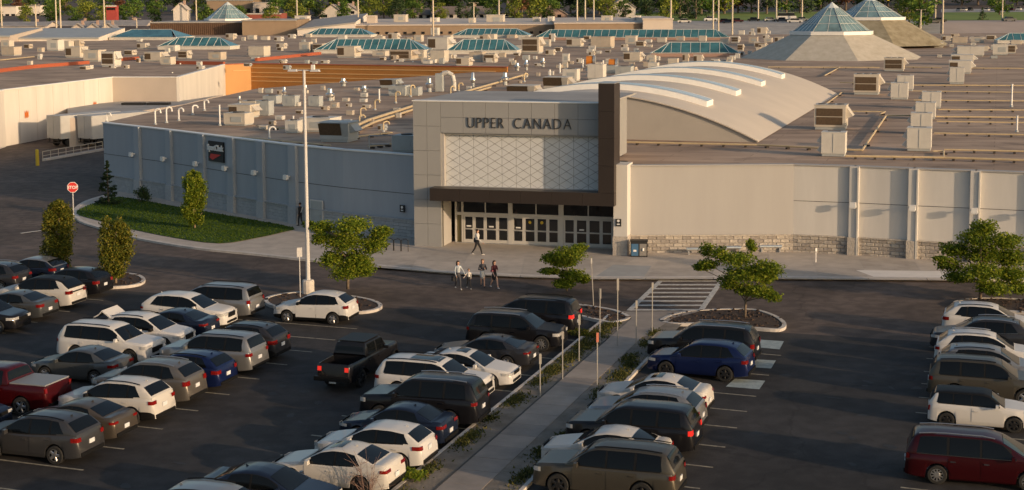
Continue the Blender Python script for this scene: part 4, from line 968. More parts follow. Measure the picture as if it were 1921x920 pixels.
# far left row
car('suv', 'black SUV with red tail lamp beside the columnar tree bed', 74.3, -49.1, -1, BK, 2, H=1.62, rails=False, chrome=True)
car('suv', 'white luxury SUV with black roof at the left edge', 71.0, -48.7, -1, PW, 2, L=4.95, H=1.72, roofm=M['cblack'], rails=False, widebar=True)
car('sedan', 'grey green sedan with round red tail lamps at the left edge', 67.9, -48.4, -1, SG, 1, L=4.75)
carf('suv', 'black SUV facing right with chrome grille frame at the left edge', 65.0, -48.0, 1, BK, 2, chrome=True, rails=False)
car('suv', 'dark SUV with roof rails cut by the left edge, upper row', 74.2, -54.6, -1, CH, 2, chrome=True)
car('hatch', 'dark hatchback with pale roof beyond the dark SUV at the left edge', 77.4, -54.2, -1, NV, 2, roofm=SI)
# car by the planting island and the moving pickup
car('hatch', 'white crossover parked alone beside the round planting island', 71.9, -32.30, -1, WH, 3, L=4.33, H=1.60, cladding=True)
hd = R(71); pj = RS(59.4, -26.55)
vehicle('jeep', 'black open bed off road pickup driving away with lit tail lamps', pj + Vector((math.cos(hd), math.sin(hd), 0)) * 1.80 + Vector((-math.sin(hd), math.cos(hd), 0)) * .74, hd, BK, wheels='d', name='pickup_truck', cat='truck', lit=True)
# right edge row, noses to the right
car('van', 'dark red minivan at the lower right edge', 54.25, -2.75, 1, RD, 2, wheels='10', chrome=True)
car('mini', 'small white estate car with black roof', 61.5, -2.25, 1, WH, 0, roofm=M['cblack'], wheels='d', cladding=False)
car('bigsuv', 'olive grey boxy SUV with chrome mirror at the right edge', 65.6, -2.45, 1, OL, 1, L=4.85, H=1.79)
car('suv', 'silver crossover roof between the olive SUV and the pale crossover', 68.5, -2.2, 1, SI, 0)
car('suv', 'pale silver crossover with dark red tail lamp behind the silver one', 71.4, -2.4, 1, WH, 0, chrome=True)
carf('suv', 'dark SUV facing left between two white crossovers at right', 74.7, -2.7, -1, CH, 0, chrome=True)
car('suv', 'white crossover farthest up the right edge row below the tree', 78.2, -2.3, 1, WH, 0, wheels='5')
# ---------------------------------------------------------------- trees and shrubs
def leaf_mesh(name, clumps, size, m, shell=.55, flat=.35, seed=1):
    """clumps: (x, y, z, rx, ry, rz, n)"""
    g = np.random.default_rng(seed); C = []
    for (x, y, z, rx, ry, rz, n) in clumps:
        d = g.normal(size=(n, 3)); d /= np.linalg.norm(d, axis=1)[:, None]
        rad = (shell + (1 - shell) * g.random(n)) ** .8
        lump = 1 + .25 * np.sin(d[:, 0] * 5 + x * 3) * np.sin(d[:, 1] * 4 + y) * np.cos(d[:, 2] * 5)
        C.append(np.array([x, y, z]) + d * np.array([rx, ry, rz]) * (rad * lump)[:, None])
    C = np.concatenate(C); n = len(C)
    a = g.normal(size=(n, 3)); a[:, 2] *= flat + .3; a /= np.linalg.norm(a, axis=1)[:, None]
    c = np.cross(a, g.normal(size=(n, 3)) + np.array([0, 0, .8])); c /= np.linalg.norm(c, axis=1)[:, None] + 1e-9
    s = size * g.uniform(.6, 1.35, n)[:, None]
    V = np.stack([C - a * s, C - c * s * .55, C + a * s, C + c * s * .55], 1).reshape(-1, 3)
    me = bpy.data.meshes.new(name); me.from_pydata(V.tolist(), [], np.arange(4 * n).reshape(-1, 4).tolist()); me.materials.append(m)
    return me
def limb(b, pts, r0, r1, n=6):
    k = len(pts) - 1
    for i in range(k): b.cyl(pts[i], pts[i + 1], lerp(r0, r1, i / k), lerp(r0, r1, (i + 1) / k), n, 0, i in (0, k - 1))
def locust(base_px, clumps_px, label, seed, trunk=.10, group='honey locust trees in the parking beds'):
    p = G(*base_px); s = FOC / p.y; g = np.random.default_rng(seed); cl = []; ctr = []
    xs = [c[0] for c in clumps_px]; half = (max(xs) - min(xs)) / s / 2
    for (x, y, rx, ry) in clumps_px:
        dx, z = (x - base_px[0]) / s, (base_px[1] - y) / s + .05; rx_, rz_ = rx / s, ry / s
        room = math.sqrt(max(.1, half ** 2 - dx ** 2)) * .7
        for k in range(2):
            yy = g.uniform(-1, 1) * room
            cl.append((dx + g.normal(0, .12), yy, z + g.normal(0, .08), rx_ * .9, rx_ * .8, rz_ * .95, int(900 * rx_ * max(rz_, .35) / .5 + 90))); ctr.append((dx, yy, z))
    t = thing('locust_tree', label, 'tree', (p.x, p.y, .1), 0, group)
    zt = max(c[2] for c in ctr); b = MB()
    top = [(0, 0, 0), (.03, 0, zt * .25), (.0, .05, zt * .5), (-.05, 0, zt * .92)]
    limb(b, top, trunk, trunk * .25, 8)
    for (x, y, z) in ctr[::2] + ctr[1::3]:
        z0 = max(.9, z - .5 - .45 * math.hypot(x, y)); z0 = min(z0, zt * .8)
        limb(b, [(0, 0.02, z0), (x * .45, y * .45, lerp(z0, z, .6)), (x, y, z)], trunk * .42, .012, 5)
    b.build('trunk', M['bark'], t, smooth=3.2)
    put(leaf_mesh('crown', cl, .074, M['leaf_loc'], .2, .3, seed), 'crown', t)
locust((652, 546), [(606, 424, 26, 12), (660, 424, 42, 17), (716, 438, 26, 13), (600, 447, 22, 12), (650, 455, 48, 20), (700, 462, 34, 17), (622, 488, 30, 16), (675, 492, 38, 19), (652, 514, 36, 15), (692, 512, 24, 12), (578, 419, 12, 8)], 'full green locust tree beside the tall grey light pole', 11)
locust((1063, 550), [(1060, 478, 40, 14), (1090, 470, 18, 9), (1030, 487, 22, 8), (1055, 497, 33, 9), (1032, 510, 26, 6), (1075, 519, 32, 11), (1058, 534, 26, 9), (1096, 526, 16, 7)], 'small thin locust tree behind the black minivan', 12, .06)
locust((1397, 600), [(1340, 477, 20, 18), (1411, 466, 11, 11), (1322, 497, 26, 8), (1375, 490, 38, 13), (1430, 500, 36, 17), (1395, 515, 44, 15), (1446, 525, 22, 15), (1368, 536, 28, 11), (1410, 550, 44, 13), (1440, 556, 22, 10), (1306, 503, 12, 5)], 'spreading locust tree in the bed beside the crosswalk', 13, .08)
locust((1838, 565), [(1855, 436, 32, 16), (1826, 455, 36, 17), (1880, 456, 38, 17), (1800, 480, 34, 15), (1850, 486, 48, 20), (1902, 490, 34, 20), (1780, 502, 32, 12), (1830, 512, 48, 18), (1892, 520, 38, 18), (1852, 540, 38, 14), (1800, 527, 30, 11), (1757, 485, 13, 5), (1905, 541, 20, 10)], 'broad locust tree at the right edge in front of the beige wall', 14, .10)
def columnar(base_px, top_y, wpx, label, seed, m='leaf_col', fat=.45):
    p = G(*base_px); s = FOC / p.y; H = (base_px[1] - top_y) / s; w = wpx / s / 2; g = np.random.default_rng(seed); cl = []
    for k in range(60):
        f = g.random(); prf = math.sin(math.pi * (.12 + .80 * f)) ** .62
        q = g.uniform(0, 6.28); rr = w * prf * .62 * math.sqrt(g.random()); rc = w * (.30 + .15 * g.random()) * max(.35, prf)
        cl.append((rr * math.cos(q), rr * math.sin(q), H * (.12 + .84 * f), rc, rc, rc * 1.25, int(70 + 170 * prf)))
    t = thing('columnar_tree', label, 'tree', (p.x, p.y, .1), 0, 'narrow trees at the left')
    b = MB(); limb(b, [(0, 0, 0), (.02, 0, H * .3), (0, .02, H * .85)], .09, .02, 7)
    for k in range(12):
        z = H * (.12 + .05 * k); q = k * 2.4; limb(b, [(0, 0, z), (w * .5 * math.cos(q), w * .5 * math.sin(q), z + H * .16)], .03, .008, 5)
    b.build('trunk', M['barkpale'], t, smooth=3.2); put(leaf_mesh('crown', cl, .075, M[m], .35, .6, seed), 'crown', t)
columnar((112, 516), 376, 84, 'dense columnar tree nearest the stop sign', 21)
columnar((217, 535), 405, 86, 'yellow green columnar tree in the kerbed mulch bed', 22)
columnar((365, 432), 320, 64, 'bright columnar tree on the lawn below the store sign', 23, 'leaf_loc', .7)
def conifer(p, H, w, label, seed, name='spruce_tree', group=None, m='leaf_dark'):
    t = thing(name, label, 'tree', p, 0, group); g = np.random.default_rng(seed); cl = []
    for k in range(90):
        f = g.random() ** 1.2; rr = w * (1 - f) * (.35 + .6 * g.random()); q = g.uniform(0, 6.28); rc = w * .2 * (1 - f * .7)
        cl.append((rr * math.cos(q), rr * math.sin(q), H * (.07 + .9 * f) - .12 * rr, rc * 1.3, rc * 1.3, rc * .7, 34))
    b = MB(); limb(b, [(0, 0, 0), (0, 0, H * .97)], .12, .015, 6); b.build('trunk', M['bark'], t)
    put(leaf_mesh('crown', cl, .11 * (H / 5), M[m], .2, .3, seed), 'crown', t); return t
conifer(G(203, 386), 3.95, 1.15, 'dark spruce at the far corner of the grey wall', 31)
def shrub(p, w, h, label, seed, m='leaf_dark', name='shrub', cat='shrub', size=.09):
    t = thing(name, label, cat, p); g = np.random.default_rng(seed)
    cl = [(g.uniform(-w, w) * .6, g.uniform(-w, w) * .5, h * g.uniform(.35, .85), w * .4, w * .4, h * .28, 90) for _ in range(10)]
    b = MB()
    for k in range(9): limb(b, [(0, 0, 0), (g.uniform(-w, w) * .6, g.uniform(-w, w) * .5, h * .8)], .015, .005, 4)
    b.build('stems', M['bark'], t); put(leaf_mesh('foliage', cl, size, M[m], .2, .5, seed), 'foliage', t)
shrub(G(262, 382), 1.0, 1.5, 'dark shrub on the lawn between spruce and grey wall', 41, 'leaf_far3')
shrub(G(772, 906), .75, .45, 'low yellow green bush at the end of the walkway verge', 42, 'leaf_loc', size=.05)
shrub(G(1085, 632), .7, .35, 'weedy clump beside the black minivan', 43, 'leaf_col', size=.05)
# bare shrub at the bottom edge
t = thing('bare_shrub', 'bare brownish pink shrub in front of the white sedan at the bottom', 'shrub', G(690, 938)); g = np.random.default_rng(5); b = MB()
for k in range(24):
    q = g.uniform(0, 6.28); l = g.uniform(.3, 1.0); h = g.uniform(.4, 1.9); a = (math.cos(q) * .1, math.sin(q) * .1, 0); m_ = (math.cos(q) * l * .5, math.sin(q) * l * .4, h * .7); e = (math.cos(q) * l, math.sin(q) * l * .6, h)
    limb(b, [a, m_, e], .010, .004, 4)
    for j in range(3): limb(b, [m_, (m_[0] + g.normal(0, .22), m_[1] + g.normal(0, .2), m_[2] + g.uniform(.0, .4))], .007, .003, 3)
b.build('twigs', M['shrubtwig'], t)
# ---------------------------------------------------------------- people
def person(loc, heading, H, label, top, bottom, shoes, hair, pose, extras=(), skirt=None, longhair=False, sleeves=True, legskin=False):
    k = H / 1.72; t = thing('person', label, 'person', loc, heading, 'people in front of the mall entrance')
    st = pose.get('stride', .22); am = pose.get('arm', .2); arms = pose.get('arms', {})
    hip, sh = .90, 1.40
    C = []  # a, b, ra, rb, material
    TP, BT, SK, SH = 0, 1, 2, 3
    C += [((0, 0, .95), (0, 0, 1.12), .135, .125, TP), ((0, 0, 1.12), (.01, 0, 1.34), .125, .15, TP), ((0, -.13, 1.36), (0, .13, 1.36), .075, .075, TP), ((0, 0, .88), (0, 0, .98), .15, .14, BT)]
    C += [((.01, 0, 1.40), (.02, 0, 1.52), .055, .055, SK), ((.03, 0, 1.58), (.02, 0, 1.64), .082, .092, SK), ((.105, 0, 1.585), (.12, 0, 1.58), .018, .018, SK)]
    for s_, d in ((1, st), (-1, -st)):
        hx = (0, s_ * .085, .88); kn = (d * .55 + .03, s_ * .09, .48); an = (d * 1.0 - (.06 if d < 0 else 0), s_ * .09, .085 + (.05 if d < 0 else 0))
        C += [(hx, kn, .085, .06, BT if not skirt else SK), (kn, an, .058, .04, BT if not (legskin or skirt) else SK), ((an[0] - .04, an[1], an[2] - .035), (an[0] + .14, an[1] + s_ * .01, an[2] - .045), .04, .035, SH)]
        el, wr = arms.get(s_, ((-d * .5 - .02, s_ * .23, 1.10), (-d * 1.0 + .10, s_ * .22, .88)))
        C += [((0, s_ * .165, 1.36), el, .052, .043, TP), (el, wr, .042, .03, TP if sleeves else SK)]
        hd_ = Vector(wr) + (Vector(wr) - Vector(el)).normalized() * .06
        C += [(wr, tuple(hd_), .03, .032, SK)]
        u = (Vector(wr) - Vector(el)).normalized()
        for f in range(4): C.append((tuple(hd_ + Vector((0.018 * (f - 1.5), 0, 0))), tuple(hd_ + u * (.075 - .01 * abs(f - 1.5)) + Vector((.018 * (f - 1.5) + .008, 0, 0))), .011, .010, SK))
        C.append((tuple(hd_ - u * .03), tuple(hd_ + Vector((.05, 0, 0)) + u * .01), .012, .010, SK))
    if skirt: C += [((0, 0, .92), (0, 0, .68), .15, .17, BT)]
    b = MB()
    for (a, c, ra, rb, m_) in C:
        a, c = Vector(a), Vector(c); b.cyl(a, c, ra, rb, 10)
        for p, r_ in ((a, ra), (c, rb)): b.lathe([(r_ * .02, -r_), (r_ * .7, -r_ * .7), (r_, 0), (r_ * .7, r_ * .7), (r_ * .02, r_)], p, 10)
    me = bpy.data.meshes.new('body'); me.from_pydata(b.v, [], b.f); o = link(bpy.data.objects.new('tmp', me))
    md = o.modifiers.new('r', 'REMESH'); md.mode = 'VOXEL'; md.voxel_size = .014
    sm = o.modifiers.new('s', 'SMOOTH'); sm.iterations = 3; sm.factor = .4
    me2 = bpy.data.meshes.new_from_object(o.evaluated_get(bpy.context.evaluated_depsgraph_get())); bpy.data.objects.remove(o); bpy.data.meshes.remove(me)
    me2.name = 'body'; me2.materials.clear()
    for m_ in (top, bottom, M['skin'], shoes): me2.materials.append(m_)
    A = np.array([c[0] for c in C]); B = np.array([c[1] for c in C]); RA = np.array([(c[2] + c[3]) / 2 for c in C]); MI = [c[4] for c in C]
    P = np.empty(len(me2.polygons) * 3); me2.polygons.foreach_get('center', P); P = P.reshape(-1, 3)
    D = np.full((len(P), len(C)), 9.0); AB = B - A
    for i in range(len(C)):
        tt = np.clip(((P - A[i]) @ AB[i]) / (AB[i] @ AB[i] + 1e-9), 0, 1); D[:, i] = np.linalg.norm(P - A[i] - tt[:, None] * AB[i], axis=1) - RA[i]
    me2.polygons.foreach_set('material_index', [MI[i] for i in D.argmin(1)]); me2.polygons.foreach_set('use_smooth', [True] * len(P))
    o = put(me2, 'body', t); o.scale = (k, k, k)
    h = MB(); h.lathe([(.02, .105), (.07, .09), (.10, .045), (.107, 0), (.10, -.04)], (-.005, 0, 1.645), 12)
    if longhair: h.lathe([(.05, .0), (.095, -.02), (.10, -.12), (.085, -.24), (.03, -.28)], (-.055, 0, 1.66), 10)
    ho = h.build('hair', hair, t, smooth=3.2); ho.scale = (k, k, k)
    ey = MB()
    for s_ in (1, -1): ey.box((.108, s_ * .033, 1.615), (.012, .022, .012))
    eo = ey.build('eyes', M['black'], t); eo.scale = (k, k, k)
    for nm, f, m_ in extras:
        e = MB(); f(e); eo = e.build(nm, m_, t); eo.scale = (k, k, k)
    return t
cl = lambda n, c: mat('cloth_' + n, c, .9, var=.06, scale=8)
white_c, black_c, ltblue, dk, wsh, red_c, hairb, hairbl = cl('white', (.52, .50, .48)), cl('black', (.015, .015, .018)), cl('pale_blue', (.38, .42, .46)), cl('charcoal', (.05, .05, .06)), cl('shoe_white', (.6, .58, .56)), cl('wine', (.06, .012, .018)), cl('hair_brown', (.03, .016, .010)), cl('hair_fair', (.16, .09, .045))
person(G(895, 479, .13), R(-12), 1.74, 'person in white jacket and black trousers walking past the glass doors', white_c, black_c, wsh, hairb, dict(stride=.30), [('bag', lambda e: e.box((-.16, .1, 1.0), (.16, .2, .28)), black_c)])
person(G(859, 543), R(-70), 1.70, 'person in pale blue top holding a black bag and a child by the hand', ltblue, dk, wsh, hairb, dict(stride=.2, arms={1: ((.03, .30, 1.12), (.10, .40, .90))}), [('bag', lambda e: (e.box((-.02, -.30, .66), (.30, .14, .26)), e.tube([(-.1, -.30, .79), (-.05, -.27, .9), (.05, -.27, .9), (.1, -.30, .79)], .012)), black_c)], longhair=True)
person(G(879, 542), R(-75), 1.20, 'child in pale top and black trousers between two adults crossing', white_c, black_c, wsh, hairbl, dict(stride=.26, arms={-1: ((.0, -.30, 1.14), (.05, -.42, 1.02))}))
person(G(905, 539), R(-85), 1.68, 'person in dark open jacket and light dress, third of four crossing', dk, wsh, black_c, hairbl, dict(stride=.12, arms={1: ((.04, .24, 1.12), (.2, .14, 1.2)), -1: ((.02, -.24, 1.10), (.2, -.12, 1.12))}), skirt=True, longhair=True, legskin=True)
person(G(927, 541), R(-60), 1.66, 'person in dark red top and black shorts with white shoes, rightmost crossing', red_c, black_c, wsh, hairb, dict(stride=.28, arms={1: ((.02, .22, 1.12), (.22, .10, 1.12))}), skirt=True, longhair=True, sleeves=False, legskin=True, extras=[('pink_bag', lambda e: e.box((.05, -.2, 1.1), (.22, .08, .14)), cl('pink', (.6, .16, .18)))])
person(G(563, 424, .13), R(150), 1.76, 'person in black coat by the wall left of the light pole', black_c, black_c, black_c, hairb, dict(stride=.1), [('bag_strap', lambda e: e.tube([(-.14, -.1, 1.42), (-.17, 0, 1.2), (-.15, .12, 1.0)], .03), white_c)])
# ---------------------------------------------------------------- street furniture
def light_pole(base, H, label, m='pole', group=None, r=.11, arm=1.1, heads=2, plinth=True, name='light_pole'):
    t = thing(name, label, 'light pole', base, R(-12), group)
    b = MB(); limb(b, [(0, 0, .0 if not plinth else .8), (0, 0, H * .5), (0, 0, H)], r, r * .6, 8); b.build('pole', M[m], t, smooth=R(40))
    if plinth: q = MB(); q.lathe([(.36, 0), (.36, .74), (.30, .82)], (0, 0, 0), 12); q.build('plinth', M['kerb'], t)
    for s_ in ((1, -1)[:heads]):
        q = MB(); q.box((s_ * arm * .5, 0, H - .02), (arm, .07, .07)); q.box((s_ * (arm + .18), 0, H - .03), (.55, .3, .12), 0, 0, .8); q.build('lamp_head', M[m], t)
    return t
lp = light_pole(G(578, 551, .1), 13.05, 'tall grey light pole with two lamp heads on a concrete plinth', r=.135, arm=.5)
q = MB(); q.box((.55, 0, 13.2), (.18, .2, .3)); q.build('sensor', M['white'], lp)
M['marker'] = mat('faded_orange', (.42, .13, .08), .7)
def sign_post(px, py, h, label, board=(.30, .45), m='steel', bm='steel', lean=0.0, group='sign posts along the walkway', off=0.0, z=.12, dark=None):
    t = thing('sign_post', label, 'sign', G(px, py, z), R(10), group); t.rotation_euler = (0, lean, R(10))
    q = MB(); q.box((0, 0, h / 2), (.045, .035, h)); q.build('post', M[m], t)
    q = MB(); q.box((0, -.035, h - board[1] / 2), (board[0], .02, board[1])); q.build('sign_board', M[bm], t)
sign_post(1113, 574, 2.7, 'leaning thin post beside the small locust tree', (0.08, .3), 'postgrey', lean=-.05)
sign_post(1125, 644, 2.75, 'bare grey post left of the walkway near the dark mulch', (0.11, .5), 'postgrey', 'postgrey')
sign_post(1158, 650, 3.4, 'tallest grey sign post left of the walkway', (0.11, .6), 'postgrey', 'postgrey')
sign_post(1193, 648, 2.25, 'sign post with pale board right of the walkway', (0.11, .4), 'postgrey', 'postgrey')
sign_post(1223, 624, 2.6, 'sign post in front of the crosswalk edge', (0.11, .3), 'postgrey', 'postgrey')
sign_post(1086, 678, 2.25, 'grey sign post with narrow board in the weedy verge', (0.11, .5), 'postgrey', 'postgrey')
sign_post(1120, 722, 2.35, 'sign post with orange red marker at the walkway edge', (0.11, .42), 'postgrey', 'marker')
sign_post(1055, 712, 2.2, 'grey sign post in front of the black SUV grille', (0.11, .35), 'postgrey', 'postgrey')
sign_post(1013, 745, 1.9, 'low grey sign post beside the charcoal coupe', (0.11, .45), 'postgrey', 'postgrey')
sign_post(563, 558, 2.9, 'grey sign post left of the tall light pole', (.3, .55), 'pole', 'pole')
sign_post(1530, 493, .95, 'short white marker post on the pavement by the beige wall', (.12, .2), 'white', 'white', group=None)
t = thing('stop_sign', 'red octagonal stop sign on a pole left of the lawn', 'sign', G(138, 414, .1), R(8))
q = MB(); q.box((0, .03, 1.35), (.07, .05, 2.7)); q.build('pole', M['pole'], t)
def octa(r_, y): return [(r_ * math.cos(R(22.5 + 45 * i)), y, 2.62 + r_ * math.sin(R(22.5 + 45 * i))) for i in range(8)]
q = MB(); q.add(octa(.44, -.02) + octa(.44, .0), [tuple(range(8))[::-1], tuple(range(8, 16))] + [(i, (i + 1) % 8, 8 + (i + 1) % 8, 8 + i) for i in range(8)]); q.build('sign_border', M['signwhite'], t)
q = MB(); q.add(octa(.405, -.026), [tuple(range(8))[::-1]]); pl = q.build('sign_face', M['red'], t)
me = text_mesh('STOP', .34, .004, .008); me.materials.append(M['signwhite']); o = put(me, 'lettering', t); o.rotation_euler = (R(90), 0, 0); w_ = max(v.co.x for v in me.vertices); o.location = (-w_ / 2 * .95, -.035, 2.5); o.scale = (.95, 1, 1)
# bins beside the entrance column
t = thing('recycling_bin', 'twin recycling bin with blue and grey panels beside the entrance', 'bin', G(1198, 481, .13), R(-4))
q = MB(); q.box((0, 0, .52), (1.12, .6, 1.04)); q.build('housing', M['black'], t)
q = MB(); q.box((-.27, -.31, .48), (.46, .04, .8)); pz = q.build('panel', mat('bin_blue', (.05, .13, .24), .5), t); q = MB(); q.box((-.27, -.335, .42), (.2, .01, .13)); q.build('label_plate', M['signwhite'], pz)
q = MB(); q.box((.27, -.31, .48), (.46, .04, .8)); pz = q.build('panel', mat('bin_grey', (.20, .19, .18), .5), t); q = MB(); q.lathe([(.07, 0), (.07, .18)], (.27, -.35, .42), 8); q.build('label_plate', M['signwhite'], pz)
q = MB(); q.box((0, 0, 1.07), (1.18, .66, .07)); q.build('lid', M['black'], t)
# pale benches along the beige wall
for i, (x0, x1, y, lab) in enumerate([(1287, 1330, 474, 'nearest the recycling bin'), (1358, 1390, 471, 'behind the locust tree'), (1424, 1466, 469, 'farthest from the recycling bin')]):
    a, c = G(x0, y + 4, .13), G(x1, y + 4, .13); d = c - a; t = thing('bench', 'pale metal bench against the beige wall, ' + lab, 'bench', (a + c) / 2, math.atan2(d.y, d.x), 'benches along the beige wall'); L_ = d.length
    q = MB(); q.cyl((-L_ / 2, 0, .38), (L_ / 2, 0, .38), .12, n=10); q.build('seat', M['silver'], t)
    for s_ in (-1, 1): q = MB(); q.box((s_ * L_ * .4, 0, .14), (.1, .3, .28)); q.build('leg', M['steel'], t)
q = MB(); p = G(1436, 468, .13); t = thing('post', 'thin dark post standing at the beige wall', 'post', p); q.box((0, 0, .58), (.09, .09, 1.16)); q.box((0, 0, 1.19), (.12, .12, .04)); q.build('shaft', M['black'], t)
# bike rack behind the big locust
t = thing('bike_rack', 'dark hoop bicycle rack on the pavement behind the big locust', 'bike rack', G(725, 470, .13), R(-20))
for i in range(5): q = MB(); q.tube([(i * .55 - 1.1, 0, 0), (i * .55 - 1.1, 0, .75), (i * .55 - .8, .0, .85), (i * .55 - .6, 0, .75), (i * .55 - .6, 0, 0)], .025, 5); q.build('hoop', M['black'], t)
# service door and notice on the left wall
for (x, y, zc, w_, h_, m_, nm, lab, cat) in ((590, 438, 1.05, 1.3, 2.1, M['rtug'], 'service_door', 'grey service door behind the tall light pole', 'door'), (753, 449, 2.25, .42, .5, M['black'], 'wall_notice', 'small black notice sign left of the entrance', 'sign')):
    best = min(np.linspace(0, tot, 900), key=lambda q: abs((lambda p: 960 + FOC * p.x / (p.y * cp))(along(LW, q)[0]) - x)); p, ang, n = along(LW, best); n = n if n.y < 0 else -n
    t = thing(nm, lab, cat, p + n * .14, ang); q = MB(); q.box((0, 0, zc), (w_, .08, h_)); q.build('panel', m_, t)
    if nm == 'service_door': q = MB(); q.box((w_ * .38, -.06, 1.0), (.06, .08, .14)); q.build('handle', M['steel'], t); q = MB(); q.box((0, .005, zc + .03), (w_ + .16, .07, h_ + .1)); q.build('frame', M['wall_r'], t)
    else: q = MB(); q.cyl((0, -.045, zc + .1), (0, -.05, zc + .1), .1, n=10); q.box((0, -.045, zc - .12), (.2, .01, .07)); q.build('sign_mark', M['signwhite'], t)
# ---------------------------------------------------------------- barrel vault behind the entrance (row coordinates)
V0, V1, VC, VH, VR = 116.0, 177.0, -31.5, 14.0, 3.55
def vz(s_): return RZ + VR * max(0.0, 1 - ((s_ - VC) / VH) ** 2)
vault = thing('barrel_vault', 'pale curved barrel roof rising behind the entrance, crossed by white ribs', 'roof', RS(V0, VC, RZ))
q = MB(); S_ = np.linspace(VC - VH, VC + VH, 33)
for r in (V0, V1): q.v += [tuple(RS(r, s_, vz(s_))) for s_ in S_]
n_ = len(S_)
for i in range(n_ - 1): q.f.append((i, i + 1, n_ + i + 1, n_ + i)); q.m.append(0)
q.build('vault_shell', M['vault'], vault, smooth=3.2, world=True)
q = MB(); a_ = [tuple(RS(V0, s_, vz(s_) - .02)) for s_ in S_]; q.add([tuple(RS(V0, VC - VH, RZ - .3))] + a_ + [tuple(RS(V0, VC + VH, RZ - .3))], [tuple(range(n_ + 2))])
q.build('gable_wall', mat('gable_cladding', (0.40, 0.37, 0.335), .8, var=.04, scale=.5), vault, world=True)
for k in range(24):
    s0 = VC - VH + 2 * VH * k / 24; s1 = VC - VH + 2 * VH * (k + 1) / 24; q = MB()
    A, B = RS(V0 - .18, s0, vz(s0)), RS(V0 - .18, s1, vz(s1)); C, D = RS(V0 + .25, s1, vz(s1)), RS(V0 + .25, s0, vz(s0)); up = Vector((0, 0, .1))
    q.add([A, B, C, D, A + up, B + up, C + up, D + up], [(4, 5, 6, 7), (0, 1, 5, 4), (2, 3, 7, 6), (0, 4, 7, 3), (1, 2, 6, 5)]); q.build('edge_trim', M['vault'], vault, world=True)
for ir, r in enumerate((124.0, 138.5, 154.0, 169.0)):
    rib = None; SS = np.linspace(VC - VH + .2, -22.8, 26); q = MB(); g_ = MB()
    for i in range(len(SS) - 1):
        s0, s1 = SS[i], SS[i + 1]; z0, z1 = vz(s0), vz(s1); h = .5
        P = [RS(r - 1.5, s0, z0 - .05), RS(r + 1.5, s0, z0 - .05), RS(r + 1.5, s1, z1 - .05), RS(r - 1.5, s1, z1 - .05)]
        up = Vector((0, 0, h)); T_ = [p + up for p in P]
        q.add(P + T_, [(0, 3, 7, 4), (1, 5, 6, 2), (4, 7, 6, 5)] + ([(0, 4, 5, 1)] if i == 0 else []) + ([(3, 2, 6, 7)] if i == len(SS) - 2 else []))
        up2 = Vector((0, 0, h + .02)); Q = [RS(r - 1.1, s0, z0 - .05), RS(r + 1.1, s0, z0 - .05), RS(r + 1.1, s1, z1 - .05), RS(r - 1.1, s1, z1 - .05)]; g_.add([p + up2 for p in Q], [(0, 1, 2, 3)])
    rib = q.build('vault_rib', M['rib'], vault, smooth=R(30), world=True); g_.build('rib_glazing', M['ribglass'], rib, smooth=3.2).matrix_parent_inverse = Matrix()
# ---------------------------------------------------------------- glass pyramids
def pyramid(c, zb_, zr_, za_, Rb, Rr_, label, skirt='skirt', rot=R(22.5 - 18)):
    t = thing('glass_pyramid', label, 'skylight', (c[0], c[1], zb_), 0, 'glass pyramids over the mall')
    def ringp(rad, z, ch=.62):
        out = []
        for k in range(4):
            a0 = rot - R(22.5) + math.pi / 2 * k
            for d in (-.38, .38): out.append((c[0] + rad * math.cos(a0 + d) , c[1] + rad * math.sin(a0 + d), z))
        return out
    B, Rg, = ringp(Rb, zb_), ringp(Rr_, zr_)
    q = MB(); q.add(B + Rg, [(i, (i + 1) % 8, 8 + (i + 1) % 8, 8 + i) for i in range(8)]); q.build('skirt_roof', M[skirt], t, world=True)
    q = MB(); R2, R3, R4 = ringp(Rr_ * 1.06, zr_ - .1), ringp(Rr_ * 1.06, zr_ + .55), ringp(Rr_ * .97, zr_ + .6)
    q.add(R2 + R3 + R4, [(i, (i + 1) % 8, 8 + (i + 1) % 8, 8 + i) for i in range(8)] + [(8 + i, 8 + (i + 1) % 8, 16 + (i + 1) % 8, 16 + i) for i in range(8)]); q.build('curb_ring', M['white'], t, world=True)
    G0 = [Vector(p) for p in ringp(Rr_ * .96, zr_ + .58)]; ap = Vector((c[0], c[1], za_)); f1 = .80
    for i in range(8):
        a, b_ = G0[i], G0[(i + 1) % 8]; at, bt = a.lerp(ap, f1), b_.lerp(ap, f1); nc = 5 if (b_ - a).length > Rr_ * .75 else 2; nrw = 3
        for u in range(nc):
            for v in range(nrw):
                def P(uu, vv): return a.lerp(b_, uu).lerp(at.lerp(bt, uu), vv)
                e = .04; q = MB(); q.quad(P((u + e) / nc, (v + e) / nrw), P((u + 1 - e) / nc, (v + e) / nrw), P((u + 1 - e) / nc, (v + 1 - e) / nrw), P((u + e) / nc, (v + 1 - e) / nrw)); q.build('glass_pane', M['pyrg'], t, world=True)
        fr = MB()
        for u in range(nc + 1): fr.cyl(a.lerp(b_, u / nc), at.lerp(bt, u / nc), .09 if u in (0, nc) else .05, n=5)
        for v in range(1, nrw): fr.cyl(a.lerp(at, v / nrw), b_.lerp(bt, v / nrw), .05, n=5)
        fr.build('glazing_bars', M['skyframe'], t, world=True)
    q = MB(); cap = [g0.lerp(ap, f1 - .01) for g0 in G0]; q.add([tuple(p) for p in cap] + [tuple(ap)], [(i, (i + 1) % 8, 8) for i in range(8)]); q.build('peak_cap', M['skyframe'], t, world=True)
    dk = MB(); dk.add([(p.x * .98 + c[0] * .02, p.y * .98 + c[1] * .02, zr_ + .4) for p in G0], [tuple(range(8))]); dk.build('atrium_void', mat('atrium', (.10, .12, .12), .9), t, world=True)
